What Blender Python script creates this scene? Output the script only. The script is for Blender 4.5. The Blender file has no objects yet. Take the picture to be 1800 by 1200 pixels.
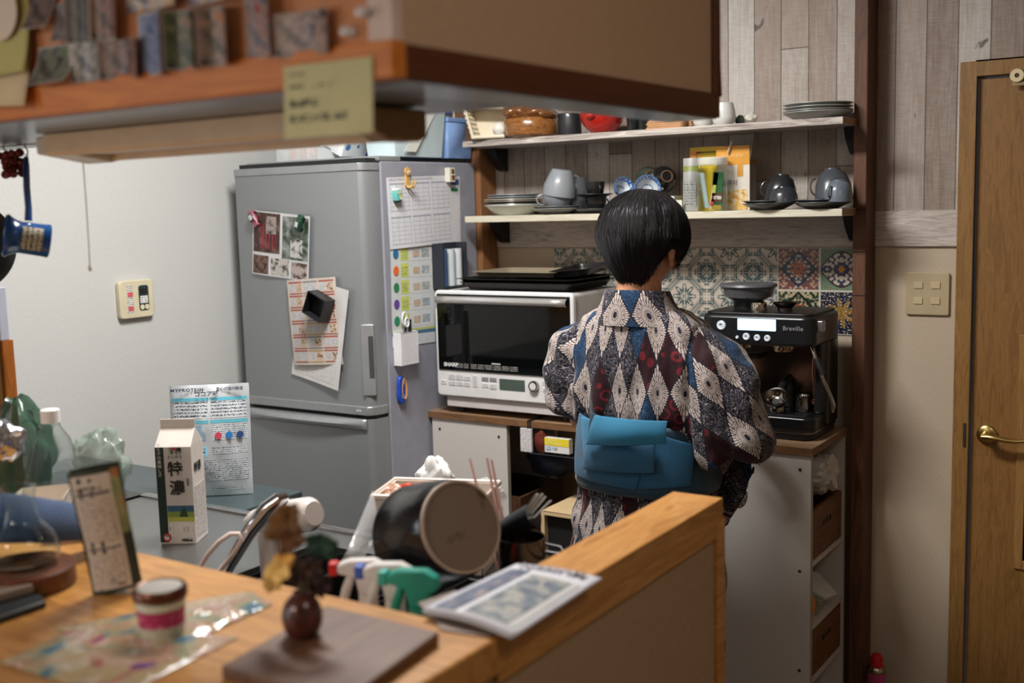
import bpy, bmesh, math, random
from mathutils import Vector, Matrix, Euler, noise as mnoise
PI = math.pi
sin, cos, rad = math.sin, math.cos, math.radians
SC = bpy.context.scene
COL = SC.collection
# ------------------------------------------------------------------ camera
F = 1961.0
YAW, PIT, ROL = rad(33.38), rad(7.0), rad(-1.576)
CAM = Vector((0, 0, 1.5))
_f = Vector((-sin(YAW)*cos(PIT), cos(YAW)*cos(PIT), -sin(PIT)))
_r = Vector((cos(YAW), sin(YAW), 0)); _u = _r.cross(_f)
RT = _r*cos(ROL) + _u*sin(ROL); UP = -_r*sin(ROL) + _u*cos(ROL); FW = _f
def P(px, py, x=None, y=None, z=None, d=None):
    """point of the room seen at a photo pixel, on the plane x=, y=, z= or at depth d"""
    r = RT*((px-900)/F) + UP*((600-py)/F) + FW
    t = x/r.x if x is not None else y/r.y if y is not None else (z-1.5)/r.z if z is not None else d
    return CAM + r*t
def dep(p): return (Vector(p)-CAM).dot(FW)
def S(p): return dep(p)/F          # metres per photo pixel at p
cd = bpy.data.cameras.new('camera'); cam = bpy.data.objects.new('camera', cd); COL.objects.link(cam)
cam.matrix_world = Matrix((( RT.x, UP.x, -FW.x, 0), (RT.y, UP.y, -FW.y, 0), (RT.z, UP.z, -FW.z, 1.5), (0,0,0,1)))
cd.sensor_width = 36; cd.lens = F/1800*36; cd.clip_start = .05
cd.dof.use_dof = True; cd.dof.focus_distance = 2.68; cd.dof.aperture_fstop = 2.9
SC.camera = cam
SC.view_settings.view_transform = 'Standard'; SC.view_settings.look = 'None'
SC.view_settings.gamma = 1; SC.view_settings.use_curve_mapping = False
SC.view_settings.exposure = 0.0
# ------------------------------------------------------------------ materials
def lin(c):
    if isinstance(c, str): c = [int(c[i:i+2], 16) for i in (0, 2, 4)]
    return [((v/255)/12.92 if v/255 <= .04045 else ((v/255+.055)/1.055)**2.4) for v in c[:3]] + [1.0]
class V:
    """a node socket with arithmetic"""
    def __init__(s, g, k): s.g, s.k = g, k
    def m(s, op, *o, clamp=False):
        n = s.g.nt.nodes.new('ShaderNodeMath'); n.operation = op; n.use_clamp = clamp
        for i, a in enumerate((s,)+o):
            if isinstance(a, V): s.g.nt.links.new(a.k, n.inputs[i])
            else: n.inputs[i].default_value = a
        return V(s.g, n.outputs[0])
    def __add__(s, o): return s.m('ADD', o)
    def __sub__(s, o): return s.m('SUBTRACT', o)
    def __mul__(s, o): return s.m('MULTIPLY', o)
    def __truediv__(s, o): return s.m('DIVIDE', o)
    def __mod__(s, o): return s.m('FLOORED_MODULO', o)
    def gt(s, o): return s.m('GREATER_THAN', o)
    def lt(s, o): return s.m('LESS_THAN', o)
    def abs(s): return s.m('ABSOLUTE')
    def floor(s): return s.m('FLOOR')
    def fract(s): return s.m('FRACT')
    def sin(s): return s.m('SINE')
    def sqrt(s): return s.m('SQRT')
    def max(s, o): return s.m('MAXIMUM', o)
    def min(s, o): return s.m('MINIMUM', o)
    def inv(s): return (s*-1.0)+1.0
    def sm(s, a, b):
        n = s.g.nt.nodes.new('ShaderNodeMapRange'); n.interpolation_type = 'SMOOTHSTEP'
        s.g.nt.links.new(s.k, n.inputs[0]); n.inputs[1].default_value = a; n.inputs[2].default_value = b
        return V(s.g, n.outputs[0])
class G:
    def __init__(g, name, rough=.5, metal=0, spec=.5, trans=0, ior=1.45, coat=0, sheen=0, alpha=1, color=(200,200,200)):
        g.m = bpy.data.materials.new(name); g.m.use_nodes = True; g.nt = g.m.node_tree
        g.b = g.nt.nodes['Principled BSDF']; I = g.b.inputs
        I['Base Color'].default_value = lin(color)
        I['Roughness'].default_value = rough; I['Metallic'].default_value = metal
        I['Specular IOR Level'].default_value = spec; I['Transmission Weight'].default_value = trans
        I['IOR'].default_value = ior; I['Coat Weight'].default_value = coat; I['Coat Roughness'].default_value = .1
        I['Sheen Weight'].default_value = sheen; I['Alpha'].default_value = alpha
    def link(g, v, name): g.nt.links.new(v.k if isinstance(v, V) else v, g.b.inputs[name]); return g
    def coord(g, kind='Object', scale=(1,1,1), loc=(0,0,0), rot=(0,0,0)):
        n = g.nt.nodes.new('ShaderNodeTexCoord'); mp = g.nt.nodes.new('ShaderNodeMapping')
        mp.inputs['Scale'].default_value = scale; mp.inputs['Location'].default_value = loc; mp.inputs['Rotation'].default_value = rot
        g.nt.links.new(n.outputs[kind], mp.inputs[0]); return mp.outputs[0]
    def xyz(g, vec):
        n = g.nt.nodes.new('ShaderNodeSeparateXYZ'); g.nt.links.new(vec, n.inputs[0])
        return [V(g, o) for o in n.outputs]
    def vec(g, x, y, z=0.0):
        n = g.nt.nodes.new('ShaderNodeCombineXYZ')
        for i, a in enumerate((x, y, z)):
            if isinstance(a, V): g.nt.links.new(a.k, n.inputs[i])
            else: n.inputs[i].default_value = a
        return n.outputs[0]
    def noise(g, vec, scale=5, detail=3, rough=.5, dist=0):
        n = g.nt.nodes.new('ShaderNodeTexNoise'); g.nt.links.new(vec, n.inputs['Vector'])
        n.inputs['Scale'].default_value = scale; n.inputs['Detail'].default_value = detail
        n.inputs['Roughness'].default_value = rough; n.inputs['Distortion'].default_value = dist
        return V(g, n.outputs[0])
    def white(g, vec):
        n = g.nt.nodes.new('ShaderNodeTexWhiteNoise'); g.nt.links.new(vec, n.inputs['Vector']); return V(g, n.outputs[0])
    def voro(g, vec, scale=5, feat='F1', rnd=1):
        n = g.nt.nodes.new('ShaderNodeTexVoronoi'); n.feature = feat; g.nt.links.new(vec, n.inputs['Vector'])
        n.inputs['Scale'].default_value = scale; n.inputs['Randomness'].default_value = rnd
        return V(g, n.outputs['Distance']), n.outputs.get('Color')
    def ramp(g, v, stops):
        n = g.nt.nodes.new('ShaderNodeValToRGB'); g.nt.links.new(v.k, n.inputs[0]); e = n.color_ramp.elements
        while len(e) < len(stops): e.new(.5)
        for i, (p, c) in enumerate(stops): e[i].position = p; e[i].color = lin(c)
        return n.outputs[0]
    def mix(g, f, a, b):
        n = g.nt.nodes.new('ShaderNodeMix'); n.data_type = 'RGBA'
        if isinstance(f, V): g.nt.links.new(f.k, n.inputs[0])
        else: n.inputs[0].default_value = f
        for i, c in ((6, a), (7, b)):
            if isinstance(c, (tuple, list, str)): n.inputs[i].default_value = lin(c)
            else: g.nt.links.new(c, n.inputs[i])
        return n.outputs[2]
    def bump(g, v, dist=.001, strength=.5):
        n = g.nt.nodes.new('ShaderNodeBump'); n.inputs['Strength'].default_value = strength; n.inputs['Distance'].default_value = dist
        g.nt.links.new(v.k, n.inputs['Height']); g.nt.links.new(n.outputs[0], g.b.inputs['Normal']); return g
    def col(g, c): g.nt.links.new(c, g.b.inputs['Base Color']); return g
_mc = {}
def M(c, rough=.5, metal=0, **k):
    """plain material with a faint procedural variation of tone"""
    key = (str(c), rough, metal, str(sorted(k.items())))
    if key in _mc: return _mc[key]
    g = G('surface', rough, metal, color=c, **k)
    n = g.noise(g.coord('Object'), 22, 3)
    c0 = [max(0, v*.975) for v in (c if not isinstance(c, str) else [int(c[i:i+2], 16) for i in (0, 2, 4)])]
    c1 = [min(255, v*1.02+1) for v in (c if not isinstance(c, str) else [int(c[i:i+2], 16) for i in (0, 2, 4)])]
    g.col(g.ramp(n, [(.3, c0), (.7, c1)]))
    _mc[key] = g.m; return g.m
def glass(c=(255,255,255), rough=.0, ior=1.45):
    key = ('glass', c, rough, ior)
    if key not in _mc: _mc[key] = G('clear_glass', rough, trans=1, ior=ior, color=c).m
    return _mc[key]
def film(c=(235,240,242), alpha=.35, rough=.15):
    key = ('film', c, alpha, rough)
    if key not in _mc:
        g = G('clear_film', rough, color=c, alpha=alpha, spec=.8)
        n = g.noise(g.coord('Object'), 60, 2); g.bump(n, .002, .6); _mc[key] = g.m
    return _mc[key]
def wood(c0, c1, axis='x', scale=1.0, rough=.45, fine=1.0, coat=0, rings=6):
    key = ('wood', str(c0), str(c1), axis, scale, rough, fine, coat, rings)
    if key in _mc: return _mc[key]
    g = G('wood_grain', rough, coat=coat)
    s = {'x': (1.2, 14, 14), 'y': (14, 1.2, 14), 'z': (14, 14, 1.2)}[axis]
    n = g.noise(g.coord('Object', [v*scale for v in s]), 2.2, 5, .6, 1.2)
    f = g.noise(g.coord('Object', [v*scale*8 for v in s]), 2.5, 3, .7)
    w = ((n*rings).fract()-.5).abs()*2
    v = n*.55 + w*.2 + f*.35*fine
    g.col(g.ramp(v, [(.3, c0), (.75, c1)])); g.bump(f, .0006, .35)
    _mc[key] = g.m; return g.m
# ------------------------------------------------------------------ mesh builder
class MB:
    def __init__(s): s.v = []; s.f = []; s.mi = []; s.uv = []; s.T = Matrix.Identity(4); s.cm = 0; s.hasuv = False
    def add(s, vs, fs, uvs=None):
        o = len(s.v)
        s.v += [s.T @ Vector(p) for p in vs]
        for k, f in enumerate(fs):
            s.f.append([i+o for i in f]); s.mi.append(s.cm)
            s.uv.append(uvs[k] if uvs else [(0, 0)]*len(f))
        if uvs: s.hasuv = True
        return s
    def box(s, x0, x1, y0, y1, z0, z1):
        vs = [(x, y, z) for z in (z0, z1) for y in (y0, y1) for x in (x0, x1)]
        fs = [(0,2,3,1), (4,5,7,6), (0,1,5,4), (2,6,7,3), (0,4,6,2), (1,3,7,5)]
        uvs = [[(vs[i][0], vs[i][1]) for i in fs[0]], [(vs[i][0], vs[i][1]) for i in fs[1]], [(vs[i][0], vs[i][2]) for i in fs[2]],
               [(vs[i][0], vs[i][2]) for i in fs[3]], [(vs[i][1], vs[i][2]) for i in fs[4]], [(vs[i][1], vs[i][2]) for i in fs[5]]]
        return s.add(vs, fs, uvs)
    def rbox(s, x0, x1, y0, y1, z0, z1, r=.005, axis='z', seg=4):
        """box with rounded edges parallel to axis"""
        A = {'z': (x0, x1, y0, y1), 'y': (x0, x1, z0, z1), 'x': (y0, y1, z0, z1)}[axis]
        poly = rrect(A[0], A[1], A[2], A[3], r, seg)
        lo, hi = {'z': (z0, z1), 'y': (y0, y1), 'x': (x0, x1)}[axis]
        return s.prism(poly, lo, hi, axis)
    def prism(s, poly, lo, hi, axis='z'):
        n = len(poly); put = {'z': lambda a, b, h: (a, b, h), 'y': lambda a, b, h: (a, h, b), 'x': lambda a, b, h: (h, a, b)}[axis]
        vs = [put(a, b, lo) for a, b in poly] + [put(a, b, hi) for a, b in poly]
        fs = [tuple(range(n)), tuple(range(2*n-1, n-1, -1))] + [(i, (i+1) % n + 0, (i+1) % n + n, i+n) for i in range(n)]
        uvs = [[poly[i] for i in fs[0]], [poly[i-n] for i in fs[1]]] + [[(0, lo), (1, lo), (1, hi), (0, hi)]]*n
        return s.add(vs, fs, uvs)
    def lathe(s, prof, n=32, a0=0, a1=2*PI, center=(0, 0)):
        """prof: list of (r, z)"""
        full = abs(a1-a0-2*PI) < 1e-6; m = n if full else n+1
        vs = []; fs = []; uvs = []
        for r, z in prof:
            for k in range(m):
                a = a0+(a1-a0)*k/n; vs.append((center[0]+r*cos(a), center[1]+r*sin(a), z))
        R = max(r for r, z in prof)
        for j in range(len(prof)-1):
            for k in range(n):
                k2 = (k+1) % m; fs.append((j*m+k, j*m+k2, (j+1)*m+k2, (j+1)*m+k))
                u0, u1 = (a0+(a1-a0)*k/n)*R, (a0+(a1-a0)*(k+1)/n)*R
                uvs.append([(u0, prof[j][1]), (u1, prof[j][1]), (u1, prof[j+1][1]), (u0, prof[j+1][1])])
        s.add(vs, fs, uvs)
        return s
    def cyl(s, r, z0, z1, n=24, r2=None, center=(0, 0)):
        r2 = r if r2 is None else r2
        return s.lathe([(0, z0), (r, z0), (r2, z1), (0, z1)], n, center=center)
    def tube(s, pts, r, n=8, closed=False, flat=1.0):
        pts = [Vector(p) for p in pts]; N = len(pts)
        rr = r if isinstance(r, (list, tuple)) else [r]*N
        vs = []; fs = []; uvs = []
        up = None; L = 0
        for i, p in enumerate(pts):
            if closed: t = pts[(i+1) % N]-pts[i-1]
            else: t = pts[min(i+1, N-1)]-pts[max(i-1, 0)]
            t = t.normalized() if t.length > 1e-9 else Vector((0, 0, 1))
            if up is None:
                up = Vector((0, 0, 1)) if abs(t.z) < .9 else Vector((1, 0, 0))
            up = (up - t*up.dot(t)).normalized(); sd = t.cross(up)
            for k in range(n):
                a = 2*PI*k/n; vs.append(p + up*(cos(a)*rr[i]*flat) + sd*(sin(a)*rr[i]))
        M_ = N if closed else N-1
        for i in range(M_):
            j = (i+1) % N
            for k in range(n):
                k2 = (k+1) % n; fs.append((i*n+k, i*n+k2, j*n+k2, j*n+k)); uvs.append([(k/n, i), ((k+1)/n, i), ((k+1)/n, i+1), (k/n, i+1)])
        if not closed:
            fs.append(tuple(range(n-1, -1, -1))); uvs.append([(0, 0)]*n)
            fs.append(tuple((N-1)*n+k for k in range(n))); uvs.append([(0, 0)]*n)
        return s.add(vs, fs, uvs)
    def loft(s, rings, cap=True, closed=True, uvf=None):
        n = len(rings[0]); vs = [p for r in rings for p in r]; fs = []; uvs = []
        K = n if closed else n-1
        cu = []; cv = [0]
        for r in rings:
            L = [0]
            for k in range(K): L.append(L[-1]+(Vector(r[(k+1) % n])-Vector(r[k])).length)
            cu.append(L)
        for j in range(1, len(rings)): cv.append(cv[-1]+max(1e-6, sum((Vector(rings[j][k])-Vector(rings[j-1][k])).length for k in range(0, n, max(1, n//6)))/len(range(0, n, max(1, n//6)))))
        ref = max(L[-1] for L in cu)
        for j in range(len(rings)-1):
            for k in range(K):
                k2 = (k+1) % n; fs.append((j*n+k, j*n+k2, (j+1)*n+k2, (j+1)*n+k))
                if uvf: uvs.append([uvf(*q) for q in ((j, k), (j, k+1), (j+1, k+1), (j+1, k))])
                else: uvs.append([(ref*k/K, cv[j]), (ref*(k+1)/K, cv[j]), (ref*(k+1)/K, cv[j+1]), (ref*k/K, cv[j+1])])
        if cap and closed:
            fs.append(tuple(range(n-1, -1, -1))); uvs.append([(0, 0)]*n)
            fs.append(tuple((len(rings)-1)*n+k for k in range(n))); uvs.append([(0, 0)]*n)
        return s.add(vs, fs, uvs)
    def grid(s, fn, nu, nv, u0=0, u1=1, v0=0, v1=1, uvs=True):
        vs = [fn(u0+(u1-u0)*i/nu, v0+(v1-v0)*j/nv) for j in range(nv+1) for i in range(nu+1)]
        fs = []; uu = []
        for j in range(nv):
            for i in range(nu):
                a = j*(nu+1)+i; fs.append((a, a+1, a+nu+2, a+nu+1))
                U = [u0+(u1-u0)*q/nu for q in (i, i+1)]; W = [v0+(v1-v0)*q/nv for q in (j, j+1)]
                uu.append([(U[0], W[0]), (U[1], W[0]), (U[1], W[1]), (U[0], W[1])])
        return s.add(vs, fs, uu)
    def ball(s, c, r, n=14, sq=(1, 1, 1)):
        prof = [(r*sin(PI*k/n), -r*cos(PI*k/n)) for k in range(n+1)]
        T = s.T; s.T = T @ Matrix.Translation(c) @ Matrix.Diagonal((*sq, 1)); s.lathe(prof, n*2); s.T = T
        return s
    def at(s, loc=(0, 0, 0), rot=(0, 0, 0), sc=(1, 1, 1)):
        s.T = Matrix.LocRotScale(Vector(loc), Euler(rot), Vector(sc)); return s
def rrect(x0, x1, y0, y1, r, seg=4):
    r = min(r, abs(x1-x0)/2-1e-5, abs(y1-y0)/2-1e-5); out = []
    for cx, cy, a in ((x1-r, y1-r, 0), (x0+r, y1-r, 90), (x0+r, y0+r, 180), (x1-r, y0+r, 270)):
        for k in range(seg+1):
            t = rad(a+90*k/seg); out.append((cx+r*cos(t), cy+r*sin(t)))
    return out
def obj(name, mb, mats, parent=None, smooth=True, bevel=0, sub=0, solid=0, angle=40, loc=None):
    me = bpy.data.meshes.new(name)
    me.from_pydata([tuple(v) for v in mb.v], [], mb.f)
    for m in (mats if isinstance(mats, (list, tuple)) else [mats]): me.materials.append(m)
    me.polygons.foreach_set('material_index', mb.mi)
    if mb.hasuv:
        uvl = me.uv_layers.new(name='UVMap')
        flat = [c for f in mb.uv for uv in f for c in uv]; uvl.data.foreach_set('uv', flat)
    me.validate(); me.update()
    bm = bmesh.new(); bm.from_mesh(me); bmesh.ops.remove_doubles(bm, verts=bm.verts, dist=1e-6)
    if not solid: bmesh.ops.recalc_face_normals(bm, faces=bm.faces)
    if smooth:
        ca = cos(rad(angle))
        for f in bm.faces: f.smooth = True
        for e in bm.edges:
            if len(e.link_faces) == 2 and e.link_faces[0].normal.dot(e.link_faces[1].normal) < ca: e.smooth = False
    bm.to_mesh(me); bm.free()
    o = bpy.data.objects.new(name, me); COL.objects.link(o)
    if loc: o.location = loc
    if parent:
        o.parent = parent
        if parent.name in WT: o.location = -parent.location
    if solid:
        m = o.modifiers.new('thickness', 'SOLIDIFY'); m.thickness = solid; m.offset = 0
    if bevel:
        m = o.modifiers.new('bevel', 'BEVEL'); m.width = bevel; m.segments = 2; m.limit_method = 'ANGLE'; m.angle_limit = rad(35); m.harden_normals = False
    if sub:
        m = o.modifiers.new('subdivision', 'SUBSURF'); m.levels = m.render_levels = sub
    return o
WT = set()
def wthing(name, label, cat, loc, group=None):
    """a thing whose parts are written in room coordinates"""
    o = thing(name, label, cat, loc, group=group); WT.add(o.name); return o
def sheet(name, TL, TR, BL, items, base, x=None, y=None, parent=None, off=0.0, **k):
    """a printed sheet on a wall-like plane from three corner pixels; items in 0..1 (x right, z up)"""
    a, b, c = (P(*q, x=x, y=y) for q in (TL, TR, BL))
    X = (b-a); w = X.length; X = X/w; Z = (a-c); h = Z.length; Z = Z/h; Yv = Z.cross(X).normalized(); Z = X.cross(Yv)
    its = [(i[0]*w, i[1]*h, i[2]*w, i[3]*h)+tuple(i[4:]) for i in items]
    o = page(name, w, h, base, its, None, **k)
    org = a - Z*h - Yv*off
    o.matrix_world = Matrix(((X.x, Yv.x, Z.x, org.x), (X.y, Yv.y, Z.y, org.y), (X.z, Yv.z, Z.z, org.z), (0, 0, 0, 1)))
    return o
def tag(o, label=None, cat=None, group=None, kind=None):
    if label: o['label'] = label
    if cat: o['category'] = cat
    if group: o['group'] = group
    if kind: o['kind'] = kind
    return o
def thing(name, label, cat, loc=(0, 0, 0), rz=0, group=None, rot=None):
    o = bpy.data.objects.new(name, None); COL.objects.link(o); o.empty_display_size = .05
    o.location = loc; o.rotation_euler = rot if rot else (0, 0, rz)
    return tag(o, label, cat, group)
def struct(name, mb, m, parent=None, **k):
    o = obj(name, mb, m, parent, **k)
    if not parent: o['kind'] = 'structure'
    return o
def dup(root, loc, rot=None, label=None):
    c = root.copy(); COL.objects.link(c); c.location = loc
    if rot is not None: c.rotation_euler = rot
    if label: c['label'] = label
    for ch in list(root.children):
        d = ch.copy(); COL.objects.link(d); d.parent = c
        for g in list(ch.children):
            e = g.copy(); COL.objects.link(e); e.parent = d
    return c
def text(s, size, m, parent, loc, rot=(PI/2, 0, 0), name='lettering', ext=.0002, align='LEFT', sx=1.0, shear=0, bold=0, sp=1):
    cu = bpy.data.curves.new(name, 'FONT'); cu.body = s; cu.size = size; cu.extrude = ext; cu.align_x = align; cu.align_y = 'CENTER'
    cu.shear = shear; cu.offset = bold; cu.space_character = sp; cu.resolution_u = 3
    t = bpy.data.objects.new(name, cu); COL.objects.link(t)
    bpy.context.view_layer.update()
    me = bpy.data.meshes.new_from_object(t.evaluated_get(bpy.context.evaluated_depsgraph_get()))
    bpy.data.objects.remove(t); bpy.data.curves.remove(cu)
    me.materials.clear(); me.materials.append(m)
    o = bpy.data.objects.new(name, me); COL.objects.link(o)
    o.matrix_local = Matrix.LocRotScale(Vector(loc), Euler(rot), Vector((sx, 1, 1)))
    if parent: o.parent = parent
    return o
def ink(base, inkc, row=.003, word=.004, dens=.5, rough=.6):
    """lines of unreadable fine print, drawn from UV metres"""
    key = ('ink', base, inkc, row, word, dens, rough)
    if key in _mc: return _mc[key]
    g = G('fine_print', rough); x, y, _ = g.xyz(g.coord('UV'))
    r = (y/row); on = (r.fract()-.5).abs().lt(.28)
    a = g.noise(g.vec(x/word*1.7, r.floor()*7.31), 1.6, 2, .8)
    b = g.white(g.vec((x/(row*.22)).floor(), (y/(row*.2)).floor()))
    msk = on*a.gt(1-dens-.02)*b.gt(.35)
    g.col(g.mix(msk, base, inkc)); _mc[key] = g.m; return g.m
def page(name, w, h, base, items, parent=None, bend=None, rough=.6, cell=.012, back=None):
    """a sheet in the XZ plane (front towards -Y), origin at lower left; items: (x0,z0,x1,z1,material)"""
    bend = bend or (lambda x, z: 0.0); mats = [base] if not isinstance(base, tuple) else [M(base, rough)]
    mb = MB()
    def rect(x0, z0, x1, z1, off, mi):
        mb.cm = mi
        nu = max(1, int(abs(x1-x0)/cell)); nv = max(1, int(abs(z1-z0)/cell))
        mb.grid(lambda u, v: (u, bend(u, v)-off, v), nu, nv, x0, x1, z0, z1)
    rect(0, 0, w, h, 0, 0)
    for it in items:
        x0, z0, x1, z1, m = it[:5]; off = it[5] if len(it) > 5 else .0004
        m = m if not isinstance(m, tuple) else M(m, rough)
        if m not in mats: mats.append(m)
        rect(x0, z0, x1, z1, off, mats.index(m))
    if back is not None:
        mb.cm = 0; nu = max(1, int(w/cell)); nv = max(1, int(h/cell))
        mb.grid(lambda u, v: (u, -bend(u, v)+back, v), nu, nv, 0, w, 0, h)
    return obj(name, mb, mats, parent)
# ------------------------------------------------------------------ the room
def mat_wallpaper(c0, c1):
    g = G('woven_wallpaper', .75); co = g.coord('Object')
    n = g.noise(co, 420, 2, .6); m = g.noise(g.coord('Object', (160, 160, 40)), 3, 2)
    g.col(g.ramp(n*.6+m*.4, [(.3, c0), (.7, c1)])); g.bump(n, .0012, .6); return g.m
PAPER = mat_wallpaper((184,186,185), (206,208,207))
PAPER_B = mat_wallpaper((168,153,134), (196,181,161))
def mat_planks():
    g = G('printed_plank_wallpaper', .6); co = g.coord('Object'); x, y, z = g.xyz(co)
    w = .081; x = x+.013; i = (x/w).floor()
    off = g.white(g.vec(i, 3.0)); j = (z/2.3+off*3).floor()
    t = g.white(g.vec(i, j)); t2 = g.white(g.vec(i+7.7, j))
    ed = ((x/w).fract()-.5).abs().gt(.482); ez = ((z/2.3+off*3).fract()-.5).abs().gt(.4993)
    gr = g.noise(g.vec(x*60+i*9, y, z*3.5+off*20), 1.6, 6, .65, 1.5)
    fi = g.noise(g.vec(x*30, y, z*240), 1.0, 3, .7)
    kn = g.noise(g.vec(x*9+i*3, y, z*2.5), 1.5, 3, .6, 2.0)
    v = gr*.5+t*.32+fi*.28+kn*.25+.02
    c = g.ramp(v, [(.30, (92,78,70)), (.50, (132,118,109)), (.68, (160,150,142)), (.9, (190,186,182))])
    wm = g.mix(t2*.45, c, (124,100,84))
    c2 = g.mix((kn.sm(.66, .74))*.8, wm, (48,38,33))
    g.col(g.mix(ed.max(ez)*.75, c2, (45,38,34))); g.bump(gr, .001, .3); return g.m
PLANK = mat_planks()
def mat_band():
    g = G('whitewashed_board', .55); gr = g.noise(g.coord('Object', (5, 5, 60)), 1.6, 6, .65, 2.2)
    g.col(g.ramp(gr, [(.3, (140,128,120)), (.5, (182,172,165)), (.75, (205,197,190))])); g.bump(gr, .0006, .3); return g.m
BAND = mat_band()
X0, X1, Y0, Y1, HC = -2.8, 1.5, -1.7, 3.2, 2.45
DX0, DX1, DZ = -.612, .15, 1.80           # door leaf opening
b = MB().box(X0, X1, Y0, Y1, -.1, 0)
struct('floor', b, wood((70,48,30), (108,78,50), 'x', .8, .35))
struct('ceiling', MB().box(X0, X1, Y0, Y1, HC, HC+.1), M((205,200,190), .8))
struct('wall_left', MB().box(X0-.1, X0, Y0, Y1+.1, 0, HC), PAPER)
struct('wall_right', MB().box(X1, X1+.1, Y0, Y1+.1, 0, HC), PAPER_B)
struct('wall_front', MB().box(X0, X1, Y0-.1, Y0, 0, HC), PAPER_B)
wb = struct('wall_back', MB().box(X0, DX0-.04, Y1, Y1+.1, 0, HC).box(DX0-.04, DX1+.04, Y1, Y1+.1, DZ+.04, HC).box(DX1+.04, X1, Y1, Y1+.1, 0, HC), PAPER_B, smooth=False)
obj('plank_wallpaper', MB().box(X0+.001, DX0-.035, Y1-.004, Y1, 1.452, HC-.001).box(DX0-.035, DX1+.035, Y1-.004, Y1, DZ+.04, HC-.001).box(DX1+.035, X1-.001, Y1-.004, Y1, 1.452, HC-.001), PLANK, wb, smooth=False)
struct('trim_1', MB().box(X0+.001, DX0-.036, Y1-.009, Y1-.0005, 1.355, 1.453), BAND, smooth=False)['label'] = 'whitewashed horizontal board running along the wall under the planks'
DOORW = wood((104,72,34), (142,104,58), 'z', 1.6, .4, 1.2)
struct('trim_2', MB().box(DX0-.04, DX0, Y1-.02, Y1+.09, 0, DZ+.04).box(DX1, DX1+.04, Y1-.02, Y1+.09, 0, DZ+.04).box(DX0, DX1, Y1-.02, Y1+.09, DZ, DZ+.04), wood((112,80,40), (150,112,64), 'z', 1.6, .4), smooth=False, bevel=.002)['label'] = 'light brown wooden frame around the door'
# door: stiles, rails, narrow glazed opening
gx0, gx1, gz0, gz1 = -.472, .02, .5, 1.1
d = MB(); g_ = .006
d.box(DX0+g_, gx0, Y1-.002, Y1+.035, .008, DZ-g_).box(gx1, DX1-g_, Y1-.002, Y1+.035, .008, DZ-g_).box(gx0, gx1, Y1-.002, Y1+.035, .008, gz0).box(gx0, gx1, Y1-.002, Y1+.035, gz1+.0, DZ-g_)
door = struct('door_1', d, DOORW, smooth=False); door['label'] = 'light brown veneered door with a glazed opening and brass lever'
struct('glazing_bead', MB().box(gx0-.018, gx0+.004, Y1-.008, Y1-.002, gz0-.02, gz1+.02).box(gx0+.004, gx1, Y1-.008, Y1-.002, gz0-.02, gz0+.004).box(gx0+.004, gx1, Y1-.008, Y1-.002, gz1-.004, gz1+.02), wood((124,90,48), (160,122,72), 'z', 1.6, .4), door, smooth=False, bevel=.002)
gg = G('door_glass', .25, color=(150,155,150)); zz = gg.xyz(gg.coord('Object'))[2]
gg.col(gg.mix(zz.gt(.66), (18,20,18), (150,152,146))); struct('glass', MB().box(gx0, gx1, Y1+.012, Y1+.018, gz0, gz1), gg.m, door)
BRASS = M((196,172,112), .28, 1)
hp = P(1735, 763, y=Y1-.003)
h = MB().at(hp, (PI/2, 0, 0)).lathe([(0, 0), (.026, 0), (.026, .006), (.022, .01), (.012, .011), (.011, .045), (0, .047)], 32)
h.T = Matrix.Identity(4); h.tube([hp+Vector(v) for v in ((-.004, -.042, 0), (.012, -.046, .002), (.03, -.047, .001), (.055, -.046, -.003), (.08, -.045, -.004), (.103, -.044, -.001))], [.011, .011, .010, .0085, .007, .006], 12, flat=.8)
struct('door_handle', h, BRASS, door)
struct('keeper', MB().box(DX0-.012, DX0-.006, Y1-.024, Y1-.019, hp.z-.035, hp.z+.03), M((120,116,108), .35, 1), door)
rp = P(1789, 133, y=Y1-.02)
roller = MB().at(rp, (PI/2, 0, 0)).lathe([(.007, 0), (.0165, 0), (.0185, .006), (.0165, .012), (.007, .012), (.007, 0)], 24)
tr = thing('door_catch', 'round cream roller catch on the top of the door frame', 'door catch', rp)
obj('roller', MB().at((0, 0, 0), (PI/2, 0, 0)).lathe([(.006, 0), (.0165, 0), (.0185, .006), (.0165, .012), (.006, .012), (.006, 0)], 24), M((214,200,160), .5), tr)
obj('axle', MB().at((0, 0, 0), (PI/2, 0, 0)).cyl(.006, -.001, .009, 12), M((60,52,40), .4), tr)
obj('bracket', MB().box(-.012, .02, -.006, 0, -.026, -.016), M((150,132,96), .4), tr, bevel=.001)
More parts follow.
